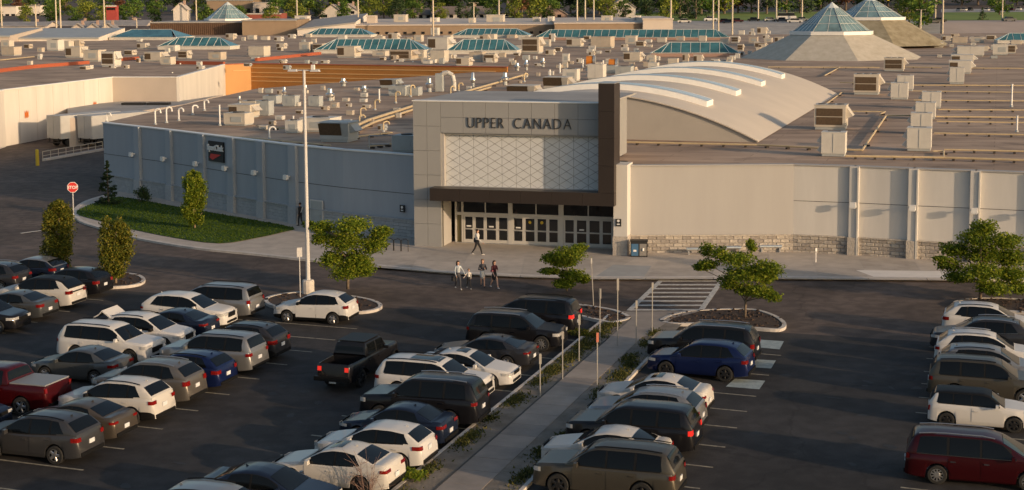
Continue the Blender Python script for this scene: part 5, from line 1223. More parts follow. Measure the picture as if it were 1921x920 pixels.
pyramid((60.5, 283), RZ - .1, 10.4, 16.4, 17.5, 7.6, 'large glass pyramid on a pale sloping base, nearer of the right pair')
pyramid((82.5, 345), RZ + .5, 12.2, 17.4, 18.5, 8.0, 'glass pyramid on a stained brown base behind the large one', 'skirt_d')
# ---------------------------------------------------------------- ridge skylights
def ridge_skylight(x0, x1, y, wy, label, n, z=None, hgt=1.6, stretch=1.0):
    z = RZ if z is None else z; a, c = G(x0, y, z + .5), G(x1, y, z + .5); d = c - a; L = d.length; ang = math.atan2(d.y, d.x)
    t = thing('ridge_skylight', label, 'skylight', (a + c) / 2 - Vector((0, 0, .5)), ang, 'ridge skylights on the mall roof'); W_ = wy
    q = MB(); q.box((0, W_ / 2, .35), (L + .3, W_ + .3, .7)); q.build('curb', mat('skylight_curb', (.34, .22, .18), .8) if 'reddish' in label else M['rtu2'], t)
    q = MB(); q.box((0, W_ / 2, .74), (L + .6, W_ + .6, .10)); q.build('gutter', M['skyframe'], t)
    hip = min(W_ * .6, L * .2); X = L / 2
    for s_ in (0, 1):
        for i in range(n):
            u0, u1 = i / n, (i + 1) / n
            def P(u, v): # v 0 eave 1 ridge
                xb = -X + 2 * X * u; xt = max(-(X - hip), min(X - hip, xb)); return (lerp(xb, xt, v), (W_ / 2) * v if s_ == 0 else W_ - (W_ / 2) * v, .8 + hgt * v)
            if s_ == 1 and i % 2: continue
            e = .05 * (1 if s_ == 0 else 0); q = MB(); uu = u1 if s_ == 0 else min(1, u1 + 1 / n)
            q.quad(P(u0 + e / n, .03), P(uu - e / n, .03), P(uu - e / n, .97), P(u0 + e / n, .97)); q.build('glass_pane', M['skyl'], t)
    q = MB()
    for i in range(n + 1):
        u = i / n; xb = -X + 2 * X * u; xt = max(-(X - hip), min(X - hip, xb)); q.cyl((xb, 0, .8), (xt, W_ / 2, .8 + hgt), .055, n=5)
    q.cyl((-(X - hip), W_ / 2, .8 + hgt), (X - hip, W_ / 2, .8 + hgt), .07, n=5); q.build('glazing_bars', M['skyframe'], t)
    for s_ in (-1, 1):
        q = MB(); q.add([(s_ * X, 0, .8), (s_ * X, W_, .8), (s_ * (X - hip), W_ / 2, .8 + hgt)], [(0, 1, 2)]); q.build('end_pane', M['skyl'], t)
ZL = 6.6
ridge_skylight(590, 797, 96, 6, 'long teal ridge skylight left of the tall beige unit cluster', 16, ZL, 2.0)
ridge_skylight(838, 968, 97, 6, 'teal ridge skylight right of the tall beige unit cluster', 10, ZL, 2.0)
ridge_skylight(848, 990, 68, 6, 'teal ridge skylight farther back, left of the longest one', 12, ZL, 1.7)
ridge_skylight(1003, 1366, 72, 6, 'longest teal ridge skylight above reddish curb', 26, RZ, 2.0)
ridge_skylight(1222, 1386, 102, 6, 'teal skylight on reddish curb beside the large glass pyramid', 9, RZ, 1.9)
ridge_skylight(570, 694, 67, 6, 'pale teal skylight beside the tan cladding block', 10, ZL, 1.7)
ridge_skylight(297, 430, 89, 6, 'short teal skylight below the ribbed brown block', 9, ZL, 1.8)
ridge_skylight(205, 330, 72, 12, 'grey blue sloping skylight at the far left', 1, ZL, 2.0)
ridge_skylight(1872, 1990, 78, 6, 'teal skylight cut by the right edge', 8, RZ, 1.6)
# ---------------------------------------------------------------- rooftop plant
UM = {}
def unit(px, py, w, h, kind, label=None, z=None, m='rtu', group='rooftop units', dep=.85, rot=-18, name='rooftop_unit'):
    z = RZ if z is None else z; p = G(px, py, z - .02); s = FOC / p.y; W_, H_ = w / s, h / s * 1.02; D = min(W_ * dep, 5.0); hc = min(.3, H_ * .12)
    t = thing(name, label, 'rooftop unit', p, R(rot), group)
    q = MB(); q.box((0, D / 2, hc / 2), (W_ * .94, D * .94, hc)); q.build('curb', M['rtug'], t)
    q = MB(); q.box((0, D / 2, hc + (H_ - hc) / 2), (W_, D, H_ - hc)); q.box((0, D / 2, H_ + .02), (W_ * 1.03, D * 1.03, .05)); q.build('cabinet', M[m], t)
    big = w > 20
    if kind == 'coil':
        for k in (0, 1):
            zz = hc + (H_ - hc) * (.28 + .40 * k); q = MB(); q.box((-W_ * .02, -.01, zz), (W_ * .84, .06, (H_ - hc) * .36)); q.build('coil_panel', M['coil'], t)
        if big:
            for k in (-1, 0, 1): q = MB(); q.cyl((k * W_ * .3, D * .45, H_ + .03), (k * W_ * .3, D * .45, H_ + .10), W_ * .12, n=10); q.build('fan', M['fanhole'], t)
        hood(t, W_, D, H_, 1, m)
    elif kind == 'tilt':
        q = MB(); q.add([(-W_ / 2, -.02, H_ * .35), (W_ * .28, -.02, H_ * .35), (W_ * .28, -.35, H_ * .96), (-W_ / 2, -.35, H_ * .96)], [(0, 1, 2, 3)]); q.build('coil_panel', M['coil'], t)
        q = MB(); q.add([(W_ * .30, -.02, H_ * .3), (W_ * .5, -.02, H_ * .3), (W_ * .58, -.40, H_ * 1.0), (W_ * .30, -.40, H_ * 1.0), (-W_ * .55, -.40, H_ * 1.0), (-W_ * .55, D, H_ * 1.02), (W_ * .58, D, H_ * 1.02)], [(0, 1, 2, 3), (4, 3, 2, 6, 5)]); q.build('hood', M[m], t); hood(t, W_, D, H_, 1, m)
    elif kind == 'plain':
        hood(t, W_, D, H_, -1, m)
        if big:
            q = MB(); q.box((0, -.012, hc + (H_ - hc) * .5), (.03, .02, (H_ - hc) * .9)); q.build('panel_seam', M['rtug'], t)
            q = MB(); q.box((0, D * .5, H_ + .06), (W_ * .55, .14, .05)); q.build('vent_slot', M['fanhole'], t)
    elif kind == 'side':
        q = MB(); q.box((-W_ * .28, -.01, hc + (H_ - hc) * .5), (W_ * .36, .05, (H_ - hc) * .7)); q.build('coil_panel', M['coil'], t); hood(t, W_, D, H_, 1, m)
    elif kind == 'box':
        q = MB(); q.box((W_ * .1, -.01, hc + (H_ - hc) * .45), (W_ * .5, .04, (H_ - hc) * .5)); q.build('grille_panel', M['rtug'], t)
        if big: q = MB(); q.cyl((0, D * .5, H_ + .03), (0, D * .5, H_ + .12), min(W_, D) * .3, n=10); q.build('fan', M['fanhole'], t)
    return t
def hood(t, W_, D, H_, sgn, m):
    for z0, z1 in ((.50, .92), (.12, .48)) if sgn < 0 else ((.45, .95),):
        q = MB(); x = sgn * W_ / 2; e = sgn * W_ * .22
        q.add([(x, D * .15, H_ * z1), (x, D * .85, H_ * z1), (x + e, D * .85, H_ * (z0 + .12)), (x + e, D * .15, H_ * (z0 + .12)), (x, D * .15, H_ * z0), (x, D * .85, H_ * z0)], [(0, 3, 2, 1), (0, 4, 3), (1, 2, 5), (3, 4, 5, 2)] if sgn > 0 else [(0, 1, 2, 3), (0, 3, 4), (1, 5, 2), (3, 2, 5, 4)]); q.build('intake_hood', M[m], t)
def fan(px, py, w, h, label, z=None, group='silver roof fans', m='silver'):
    z = RZ if z is None else z; p = G(px, py, z - .02); s = FOC / p.y; r_, H_ = w / s / 2, h / s
    t = thing('roof_fan', label, 'roof fan', p, 0, group)
    q = MB(); q.lathe([(r_ * .55, 0), (r_ * .5, H_ * .35)], (0, 0, 0), 10); q.build('curb', M['rtug'], t)
    q = MB(); q.lathe([(r_ * .62, H_ * .3), (r_, H_ * .42), (r_ * 1.02, H_ * .55), (r_ * .6, H_ * .66), (r_ * .55, H_ * .95), (r_ * .3, H_)], (0, 0, 0), 12); q.build('cowl', M[m], t, smooth=R(40))
def vent(px, py, h, label, z=None, bend=False, w=3.2, m='white', group='white vent pipes'):
    z = RZ if z is None else z; p = G(px, py, z - .02); s = FOC / p.y; r_, H_ = w / s / 2, h / s
    t = thing('vent_pipe', label, 'vent pipe', p, R(rng.uniform(-30, 30)), group); q = MB()
    if bend: q.tube([(0, 0, 0), (0, 0, H_ * .82), (.08, 0, H_ * .95), (.28, 0, H_), (.48, 0, H_ * .92), (.52, 0, H_ * .72)], r_, 7)
    else: q.cyl((0, 0, 0), (0, 0, H_), r_, n=8); q.cyl((0, 0, H_), (0, 0, H_ * 1.03), r_ * 1.3, n=8)
    q.build('pipe', M[m], t); q = MB(); q.lathe([(r_ * 2.2, 0), (r_ * 1.2, .18)], (0, 0, 0), 8); q.build('flashing', M['rtug'], t)
U_ = 'beige rooftop unit '
for a in [(1556, 244, 58, 45, 'coil', 'large beige rooftop unit with brown coil face nearest the curved roof'), (1624, 178, 46, 37, 'coil', 'beige rooftop unit with brown coil face, middle of the row of three'), (1676, 134, 36, 24, 'coil', 'beige rooftop unit with dark coil face in front of the pyramid base'),
          (1562, 294, 44, 44, 'plain', 'pale box unit with side hoods nearest the left end of the right roof edge'), (1723, 284, 44, 42, 'plain', 'pale box unit nearest the right roof edge, front of its row'), (1727, 252, 38, 38, 'plain', 'pale box unit second in the right row from the roof edge'), (1735, 224, 36, 30, 'plain', 'pale box unit third in the right row from the roof edge'), (1746, 204, 34, 30, 'plain', 'pale box unit fourth in the right row from the roof edge'),
          (1686, 187, 31, 30, 'plain', 'pale box unit right of the middle coil unit'), (1697, 171, 29, 28, 'plain', 'pale box unit just behind the one right of the middle coil unit'), (1794, 158, 26, 30, 'plain', 'tall pale box unit alone in the right half of the roof'), (1800, 139, 40, 24, 'side', 'pale unit with dark coil end behind the tall pale box'), (1804, 122, 40, 18, 'side', 'second pale unit with dark coil end, farther back'), (1820, 106, 48, 18, 'plain', 'wide pale unit behind the two coil ended ones'), (1876, 104, 27, 20, 'box', 'pale box unit at the far right beside a brown louvre'), (1897, 101, 15, 16, 'coil', 'small unit with brown louvre at the far right'),
          (905, 196, 72, 16, 'tilt', 'low beige unit half hidden behind the entrance letters'), (976, 188, 52, 26, 'tilt', 'beige unit with brown slanted coil left behind the entrance'), (1041, 170, 46, 24, 'tilt', 'beige unit with brown slanted coil right behind the entrance'),
          (439, 236, 44, 22, 'box', 'grey box unit in front of the beige hut on the left roof'), (448, 222, 46, 24, 'side', 'beige hut unit with brown side on the left roof'), (492, 217, 26, 26, 'box', 'blue grey cube unit on the left roof'), (541, 200, 26, 19, 'box', 'small blue grey unit left of the light pole top'), (588, 200, 22, 18, 'box', 'small grey unit right of the light pole'), (590, 248, 62, 25, 'box', 'long white unit on the left roof beside the pole'), (626, 267, 58, 36, 'tilt', 'grey unit with slanted dark intake near the left wall edge'), (546, 250, 26, 22, 'box', 'small pale unit left of the long white unit'), (756, 286, 44, 30, 'box', 'grey unit beside the entrance block on the left roof'),
          (744, 180, 34, 18, 'box', 'pair of grey condenser units on the middle roof, left one'), (772, 180, 26, 15, 'box', 'pair of grey condenser units on the middle roof, right one'), (728, 166, 32, 16, 'tilt', 'tan unit behind the grey condenser pair'), (465, 207, 30, 16, 'box', 'grey unit behind the beige hut'), (505, 195, 28, 14, 'box', 'pale grey unit near the ochre wall'), (1116, 150, 30, 28, 'plain', 'pale unit below the left orange drum'), (1068, 153, 28, 22, 'box', 'pale unit right behind the entrance coil units'), (1168, 146, 30, 20, 'box', 'grey unit beside the right orange drum'), (1141, 138, 26, 14, 'box', 'low grey unit between the two orange drums')]:
    unit(*a[:5], label=a[5], m='rtug' if 'grey' in a[5] and 'beige' not in a[5] else ('rtu2' if 'pale' in a[5] or 'white' in a[5] else 'rtu'))
far = [(648, 109, 36, 21), (672, 96, 16, 10), (710, 106, 26, 9), (750, 113, 44, 18), (785, 111, 20, 16), (820, 118, 28, 22), (820, 96, 40, 25), (867, 124, 26, 15), (892, 117, 26, 18), (917, 118, 22, 16), (710, 79, 16, 10), (640, 78, 14, 11), (736, 77, 18, 14), (765, 79, 15, 9), (783, 79, 15, 12), (780, 63, 38, 12), (814, 67, 14, 14), (838, 79, 15, 12), (907, 81, 16, 14), (884, 80, 12, 8)]
far2 = [(916, 81, 22, 16), (958, 76, 16, 10), (994, 101, 34, 30), (1024, 88, 13, 13), (1034, 79, 10, 15), (1075, 88, 28, 15), (1126, 91, 38, 21), (1182, 84, 20, 16), (1200, 88, 16, 10), (1060, 118, 12, 16), (1184, 116, 32, 17), (1180, 143, 22, 16), (1317, 78, 13, 10), (1358, 83, 15, 10), (1378, 81, 14, 12), (1330, 101, 30, 19), (1285, 117, 11, 15), (1308, 119, 16, 15), (1261, 131, 18, 20), (1224, 141, 18, 22), (1388, 96, 11, 12), (1412, 81, 16, 11), (1428, 65, 17, 13), (1460, 81, 15, 11), (1390, 66, 10, 8), (1440, 80, 14, 8), (1425, 90, 20, 9), (1368, 120, 10, 12), (1030, 104, 16, 10), (1150, 74, 14, 9), (1240, 80, 16, 9), (1275, 77, 14, 8), (1100, 76, 12, 8), (1220, 119, 16, 14), (1340, 122, 14, 10), (1775, 78, 16, 10), (1800, 82, 26, 12), (1832, 80, 22, 10), (1858, 76, 16, 9), (1760, 90, 16, 9), (1844, 97, 18, 10), (1790, 71, 14, 7), (1905, 84, 16, 8)]
far3 = [(98, 96, 24, 20), (120, 92, 20, 14), (141, 89, 18, 12), (136, 109, 32, 20), (170, 116, 32, 21), (202, 126, 28, 28), (9, 89, 18, 12), (14, 105, 28, 16), (264, 92, 18, 10), (285, 116, 34, 17), (318, 97, 22, 11), (342, 111, 20, 15), (402, 113, 26, 14), (480, 107, 32, 19), (430, 73, 16, 9), (545, 73, 12, 8), (570, 98, 20, 18), (595, 98, 20, 15), (470, 75, 14, 8), (495, 76, 14, 7), (520, 78, 14, 8), (525, 92, 16, 10), (612, 92, 14, 10), (240, 104, 18, 9), (310, 122, 22, 14)]
ORD = 'first second third fourth fifth sixth seventh eighth ninth tenth eleventh twelfth thirteenth fourteenth fifteenth sixteenth seventeenth eighteenth nineteenth twentieth'.split()
def rowlabels(lst, what, where, rows=('front', 'middle', 'back')):
    idx = sorted(range(len(lst)), key=lambda i: -lst[i][1]); k = math.ceil(len(lst) / len(rows)); out = [''] * len(lst)
    for j, rn in enumerate(rows):
        part = sorted(idx[j * k:(j + 1) * k], key=lambda i: lst[i][0])
        for o_, i in enumerate(part): out[i] = f'{what[i % len(what)]}, {ORD[o_]} from the left in the {rn} row {where}' if rn else f'{what[i % len(what)]} {where}, {ORD[o_]} from the left'
    return out
kinds = ['side', 'plain', 'box', 'coil', 'box', 'side']; mm = ['rtu', 'rtu2', 'rtu', 'rtu3', 'rtu']
LB = rowlabels(far, ['beige roof unit'], 'between the teal skylights')
for i, (x, y, w, h) in enumerate(far): unit(x, y, w, h, kinds[(i * 5) % 6], LB[i], ZL, mm[i % 5], 'units between the teal skylights')
LB = rowlabels(far2, ['small beige roof unit'], 'right of centre')
for i, (x, y, w, h) in enumerate(far2): unit(x, y, w, h, kinds[(i * 7 + 1) % 6], LB[i], RZ, mm[(i + 2) % 5], 'units on the distant right roof')
LB = rowlabels(far3, ['beige unit'], 'on the white store roof')
for i, (x, y, w, h) in enumerate(far3): unit(x, y, w, h, kinds[(i * 5 + 2) % 6], LB[i], ZL, mm[(i + 1) % 5], 'units on the left store roof')
def scatter(n, x0, x1, y0, y1, z, what, where, group, seed, sc=1.0):
    g = np.random.default_rng(seed); L_ = []
    for k in range(n):
        y = y0 + (y1 - y0) * g.random(); L_.append((g.uniform(x0, x1), y, sc * g.uniform(.55, 1.25) * (6 + .055 * y), sc * g.uniform(.5, 1.0) * (5 + .045 * y)))
    rows = ('front', 'second', 'third', 'back'); LB = rowlabels(L_, [what], where, rows[:max(1, math.ceil(n / 18))] if n > 18 else ('',))
    for i, (x, y, w, h) in enumerate(L_): unit(x, y, w, h, ['box', 'plain', 'side', 'box', 'coil', 'box'][int(g.integers(6))], LB[i], z, ['rtu', 'rtu2', 'rtu', 'rtu3', 'rtu2', 'rtug'][int(g.integers(6))], group, dep=g.uniform(.5, 1.0))
scatter(36, 420, 770, 168, 250, RZ, 'low curb box', 'on the left roof', 'low boxes on the left roof', 3, .7)
scatter(52, 600, 990, 60, 124, ZL, 'little tan box', 'among the teal skylights', 'little boxes among the skylights', 4, .95)
scatter(70, 1000, 1440, 60, 134, RZ, 'little tan box', 'left of the big pyramid', 'little boxes left of the pyramid', 5, .95)
scatter(36, 0, 590, 70, 132, ZL, 'little tan box', 'over the white store', 'little boxes over the store', 6, .9)
scatter(16, 1735, 1915, 70, 112, RZ, 'little tan box', 'at the far right roof', 'little boxes at the far right', 8, .8)
scatter(14, 790, 1100, 128, 176, RZ, 'low curb box', 'behind the entrance', 'low boxes behind the entrance', 9, .62)
for a in [(619, 190, 18, 24, 'tall silver roof fan with drum base right of the light pole'), (644, 162, 15, 15, 'silver roof fan in front of the ochre wall'), (683, 173, 15, 12, 'low silver roof fan on the middle roof'), (449, 194, 8, 14, 'small silver fan above the beige hut'), (947, 160, 15, 24, 'silver roof fan left of the slanted coil units'), (805, 173, 15, 27, 'silver roof fan on a stand above the grey condensers'), (887, 164, 10, 28, 'tall thin silver fan on the middle roof'), (970, 133, 12, 15, 'silver fan behind the entrance, left of three'), (987, 132, 9, 20, 'silver fan behind the entrance, middle of three'), (1018, 126, 11, 17, 'silver fan behind the entrance, right of three'), (573, 174, 9, 15, 'silver fan beside the light pole top'), (533, 183, 9, 20, 'silver fan left of the light pole top'), (502, 190, 8, 12, 'small silver fan on the grey units'), (1228, 141, 7, 14, 'small silver fan left of the curved roof'), (1272, 130, 6, 12, 'small silver fan behind the curved roof')]: fan(*a)
VP = [(291, 234, 30, True), (312, 231, 30, True), (335, 227, 24, True), (361, 216, 18, True), (383, 208, 20, True), (412, 236, 38, False), (505, 262, 24, True), (200, 230, 18, True), (550, 238, 20, False), (711, 190, 22, False), (1131, 128, 14, False), (1050, 138, 18, False), (1031, 143, 12, False), (1093, 127, 15, False)]
LB = rowlabels(VP, ['white vent pipe'], 'on the mall roof', ('',))
for a, lb in zip(VP, LB): vent(a[0], a[1], a[2], lb, None, a[3])
for a in [(1897, 201, 42), (1907, 248, 30)]: vent(a[0], a[1], a[2], 'slender white mast on the right roof, ' + ('farther one' if a[0] < 1900 else 'nearer one'), None, False, 3.4)
VP = ((1330, 124), (1348, 124), (1371, 122), (740, 124), (774, 124), (338, 128), (375, 142), (323, 145))
LB = rowlabels(VP, ['short white vent pipe'], 'far back on the roof', ('',))
for (x, y), lb in zip(VP, LB): vent(x, y, 9, lb, None, False, 2.6, group='short vent pipes far back')
# orange drum fans
for i, (x, y, lab) in enumerate([(1108, 124, 'orange drum shaped fan left of its twin'), (1150, 130, 'orange drum shaped fan right of its twin')]):
    p = G(x, y, RZ); s = FOC / p.y; t = thing('drum_fan', lab, 'roof fan', p, R(-10), 'orange drum fans'); r_ = 9 / s
    q = MB(); q.cyl((-r_ * .9, 0, r_ * 1.1), (r_ * .5, 0, r_ * 1.1), r_, n=14); q.build('drum', mat('drum_orange', (.50, .17, .02), .6), t, smooth=R(40))
    q = MB(); q.cyl((r_ * .5, 0, r_ * 1.1), (r_ * .95, 0, r_ * 1.1), r_ * 1.12, n=14); q.build('bell_mouth', M['steel'], t, smooth=R(40)); q = MB(); q.box((0, 0, r_ * .15), (r_ * 2, r_ * 1.6, r_ * .3)); q.build('base', M['rtug'], t)
# gas pipes on sleepers
def pipe(pts, r_, label, sleepers=6, z=RZ + .16, group='beige gas pipes on the roof'):
    P = [G(x, y, z) for x, y in pts]; t = thing('gas_pipe', label, 'pipe', (P[0].x, P[0].y, RZ), 0, group); q = MB(); q.tube(P, r_, 6); q.build('pipe_run', M['gas'], t, world=True)
    tot_ = sum((b_ - a).length for a, b_ in zip(P[:-1], P[1:]))
    for k in range(sleepers):
        p, an, nn = along(P, tot_ * (k + .5) / sleepers); q = MB(); q.box((p.x, p.y, RZ + .03), (.16, .5, .12), an); q.build('sleeper', M['timber'], t, world=True)
PL = 'beige gas pipe lying on the right roof, '
for i, (pts, r_, lab) in enumerate([([(1175, 267), (1420, 272), (1537, 278)], .07, 'along the curved roof front'), ([(1586, 281), (1617, 282), (1662, 217), (1712, 217)], .08, 'climbing diagonally between the units'), ([(1586, 293), (1770, 296), (1960, 302)], .08, 'nearest the roof edge'), ([(1750, 284), (1770, 284), (1770, 296)], .06, 'short elbow near the roof edge'), ([(1771, 281), (1960, 285)], .06, 'just behind the nearest one'), ([(1752, 250), (1960, 254)], .06, 'behind the front row of units'), ([(1755, 219), (1960, 221)], .07, 'level with the middle unit row'), ([(1757, 228), (1960, 231)], .06, 'below the middle unit row'), ([(1760, 206), (1960, 207)], .06, 'above the middle unit row'), ([(1590, 209), (1660, 210), (1650, 215)], .06, 'short run beside the large coil unit'), ([(1714, 188), (1960, 190)], .06, 'beyond the fourth pale box'), ([(1712, 171), (1960, 174)], .06, 'right of the twin pale boxes'), ([(1710, 160), (1960, 161)], .07, 'far back, longest of the upper runs'), ([(1550, 195), (1581, 172)], .07, 'diagonal beside the curved roof'), ([(1547, 142), (1576, 126)], .08, 'diagonal near the pyramid base'), ([(1440, 126), (1650, 127)], .09, 'below the pyramid base'), ([(1696, 126), (1765, 127)], .09, 'right of the dark coil unit'), ([(1822, 128), (1960, 129)], .08, 'farthest back at the right'), ([(1575, 155), (1680, 158)], .07, 'behind the middle coil unit')]): pipe(pts, r_, PL + lab, max(2, int(6 * (pts[-1][0] - pts[0][0]) / 220)))
pipe([(650, 244), (690, 226), (775, 199), (905, 163), (985, 140)], .14, 'double gas pipe run climbing across the middle roof, upper', 10, RZ + .35)
pipe([(655, 252), (700, 230), (780, 204), (920, 164)], .12, 'double gas pipe run climbing across the middle roof, lower', 10, RZ + .2)
pipe([(655, 258), (735, 249)], .07, 'short gas pipe beside the slanted intake unit', 3); pipe([(690, 275), (735, 270)], .07, 'short gas pipe near the left wall edge', 3)
pipe([(480, 236), (520, 240), (560, 243)], .06, 'thin pipe run in front of the white unit', 3); pipe([(395, 252), (620, 273)], .05, 'thin pipe close to the left roof edge', 6)
pipe([(0, 133), (108, 121)], .1, 'pipe on the white store roof, nearer one', 3, ZL + .2); pipe([(0, 113), (70, 106)], .1, 'pipe on the white store roof, farther one', 3, ZL + .2)
VP = ((676, 215, 16), (703, 203, 20), (742, 190, 22), (770, 178, 22), (674, 232, 20), (719, 244, 20), (860, 168, 16), (845, 176, 18), (983, 150, 16))
LB = rowlabels(VP, ['beige goose neck pipe'], 'beside the double gas pipes', ('',))
for (x, y, h), lb in zip(VP, LB): vent(x, y + 4, h, lb, None, True, 3.0, 'gas', 'goose neck pipes')
# ductwork frame on the left roof
t = thing('duct_frame', 'grey pipe frame beside the entrance on the left roof', 'pipe frame', G(700, 280, RZ)); s = FOC / t.location.y
q = MB(); q.tube([(-.3, 0, 0), (-.3, 0, 1.0), (1.4, .3, 1.0), (1.4, .3, 0)], .05, 6); q.tube([(-.3, 0, .35), (1.2, .2, .35)], .05, 6); q.build('frame', M['steel'], t)
t = thing('curved_duct', 'pale curved duct elbow on the middle roof', 'duct', G(838, 172, RZ), R(-15)); q = MB(); q.tube([(-.9, 0, .1), (-.9, 0, 1.7), (-.5, 0, 2.2), (.1, 0, 2.3), (.7, 0, 2.0), (.9, 0, 1.2), (.9, 0, .1)], .3, 8); q.build('elbow', M['rtu2'], t, smooth=R(50)); q = MB(); q.box((-.9, 0, 1.1), (.9, .9, 2.2)); q.build('box_section', M['rtug'], t)
# ---------------------------------------------------------------- white department store at the left and its ochre wall
def top_pts(l, z): return [G(x, y, z) for x, y in l]
DP = top_pts([(-90, 192), (0, 172), (210, 147), (330, 147), (417, 123), (470, 121), (950, 128)], ZL)
store = thing('department_store', 'white walled department store with ochre wall and flat roof at left', 'building', (DP[2].x, DP[2].y, 0))
sheet('roof', DP + [G(1000, 66, ZL), G(960, 62, ZL), G(-300, 60, ZL), G(-300, 190, ZL)], ZL, M['roof'], store, world=True)
WMs = ['deptwhite', 'deptwhite', 'deptgrey', 'deptwhite', 'orangel', 'orange']
for i in range(6):
    a, c = DP[i], DP[i + 1]; d = c - a; L_ = d.length; ang = math.atan2(d.y, d.x); n = Vector((d.y, -d.x, 0)).normalized(); n = n if n.y < 0 else -n
    m_ = (a + c) / 2 - n * .2; q = MB(); q.box((m_.x, m_.y, (ZL + .1) / 2), (L_ + .02 * i, .4, ZL + .1), ang); q.build('wall', M[WMs[i]], store, world=True)
    m_ = (a + c) / 2 - n * .15; q = MB(); q.box((m_.x, m_.y, ZL + .15), (L_ + .2, .55, .12), ang); q.build('coping', M['redtrim'] if i >= 4 else M['white'], store, world=True)
    if i < 4:
        for k in range(1, 1 + int(L_ / 5)): p = a + d * (k / (1 + int(L_ / 5))) + n * .002; q = MB(); q.box((p.x, p.y, 3.3), (.05, .02, 6.5), ang); q.build('panel_joint', M['deptgrey'], store, world=True)
    if i == 5:
        for zz, f0, f1 in ((ZL - .55, .0, .96), (ZL - 1.35, .0, .85), (ZL - 2.05, .0, .7), (ZL - 2.75, 0, .4)): p = a + d * ((f0 + f1) / 2) + n * .03; q = MB(); q.box((p.x, p.y, zz), (L_ * (f1 - f0), .08, .16), ang); q.build('stripe', M['stripe'], store, world=True)
    if i == 4:
        q = MB(); P0, P1 = a + d * .35 + n * .04, a + d * .95 + n * .04
        q.box(((P0 + P1) / 2)[:2] + (ZL - .95,), (L_ * .6, .06, .12), ang); q.build('stripe', M['stripe'], store, world=True)
for pts in ([(-40, 137), (60, 125), (165, 117)], [(215, 112), (310, 106)], [(318, 117), (420, 119)], [(480, 112), (600, 100)]):
    P = [G(x, y, ZL + .3) for x, y in pts]
    for a, c in zip(P[:-1], P[1:]):
        d = c - a; m_ = (a + c) / 2; q = MB(); q.box((m_.x, m_.y, ZL + .28), (d.length, .5, .55), math.atan2(d.y, d.x)); q.build('roof_kerb', M['redtrim'], store, world=True)
def emblem(x, y, i):
    d = DP[2] - DP[1]; n = Vector((d.y, -d.x, 0)).normalized(); n = n if n.y < 0 else -n
    a, c = DP[1], DP[2]; best = min(np.linspace(0, 1, 300), key=lambda t: abs(960 + FOC * a.lerp(c, t).x / (a.lerp(c, t).y * cp) - x)); p = a.lerp(c, best) + n * .06; z = CAM_H - (y) * p.y / FOC
    t = thing('wall_emblem', 'orange angular emblem on the white store wall, ' + ('nearer the trailers' if i else 'nearer the left edge'), 'sign', (p.x, p.y, z - .5), math.atan2(d.y, d.x), 'orange emblems')
    q = MB()
    for x0 in (-.45, .05): q.add([(x0, 0, 0), (x0 + .18, 0, 0), (x0 + .18, 0, .35), (x0 + .42, 0, .0), (x0 + .42, 0, .95), (x0 + .2, 0, .6), (x0, 0, 1.0)], [(0, 1, 2, 5, 6), (2, 3, 4, 5)])
    q.build('emblem_shape', mat('emblem_orange', (.62, .16, .02), .5), t)
emblem(42, 209, 0); emblem(172, 192, 1)
# low annex, trailers, railing, bollard
an_ = thing('loading_annex', 'low grey loading annex with two dark roof vents beside the white store', 'building', G(260, 205, 3.4) - Vector((0, 0, 3.4)))
PT = [(126, 205), (128, 200), (240, 189), (350, 188), (418, 178), (345, 196), (200, 218), (128, 222)]
q = MB(); q.prism([G(x, y, 3.4) for x, y in PT], 0, 3.4, 0, 1); q.build('block', [M['deptgrey'], M['roofgrey']], an_, world=True)
for x0, x1, y in ((230, 271, 197), (277, 318, 197)): p, p2 = G(x0, y, 3.4), G(x1, y, 3.4); d = p2 - p; q = MB(); m_ = (p + p2) / 2; q.box((m_.x, m_.y, 3.55), (d.length, 1.3, .3), math.atan2(d.y, d.x)); q.build('roof_vent', M['black'], an_, world=True)
M['trailer'] = mat('trailer_white', (0.42, 0.42, 0.41), 0.6, var=.06, scale=1)
for i, (x, w_) in enumerate(((102, 50), (160, 62))):
    p = G(x, 276); s = FOC / p.y; W_ = w_ / s; t = thing('truck_trailer', 'white box trailer at the loading dock, ' + ('left one' if i == 0 else 'right one'), 'trailer', p, R(-35))
    q = MB(); q.box((0, 4.5, 2.35), (2.6, 9, 2.75)); q.build('box_body', M['trailer'], t)
    for s_ in (-1, 1): q = MB(); q.box((s_ * .64, -.03, 2.35), (1.22, .05, 2.6)); q.build('door', M['trailer'], t)
    q = MB(); q.box((0, 4.5, .85), (1.2, 8.6, .25)); q.build('chassis', M['black'], t)
    for y_ in (1.2, 2.5):
        for s_ in (-1, 1): q = MB(); q.cyl((s_ * 1.0, y_, .5), (s_ * 1.25, y_, .5), .5, n=14); q.build('wheel', M['tyre'], t)
    q = MB(); q.box((0, -.05, .55), (2.3, .1, .12)); q.box((-.8, -.05, .8), (.1, .1, .5)); q.box((.8, -.05, .8), (.1, .1, .5)); q.build('underrun_bar', M['black'], t)
t = thing('ramp_railing', 'pale metal railing along the loading ramp', 'railing', G(80, 304)); A_, B_ = G(80, 303), G(192, 283); d = B_ - A_
q = MB(); q.cyl(A_ + Vector((0, 0, 1.05)), B_ + Vector((0, 0, 1.05)), .04, n=6); q.cyl(A_ + Vector((0, 0, .6)), B_ + Vector((0, 0, .6)), .035, n=6); q.build('rail', M['polebeige'], t, world=True)
for k in range(9): p = A_ + d * (k / 8); q = MB(); q.cyl(p, p + Vector((0, 0, 1.05)), .035, n=6); q.build('post', M['polebeige'], t, world=True)
q = MB(); m_ = (A_ + B_) / 2; q.box((m_.x, m_.y + .4, .12), (d.length, .5, .24), math.atan2(d.y, d.x)); q.build('ramp_kerb', M['kerb'], t, world=True)
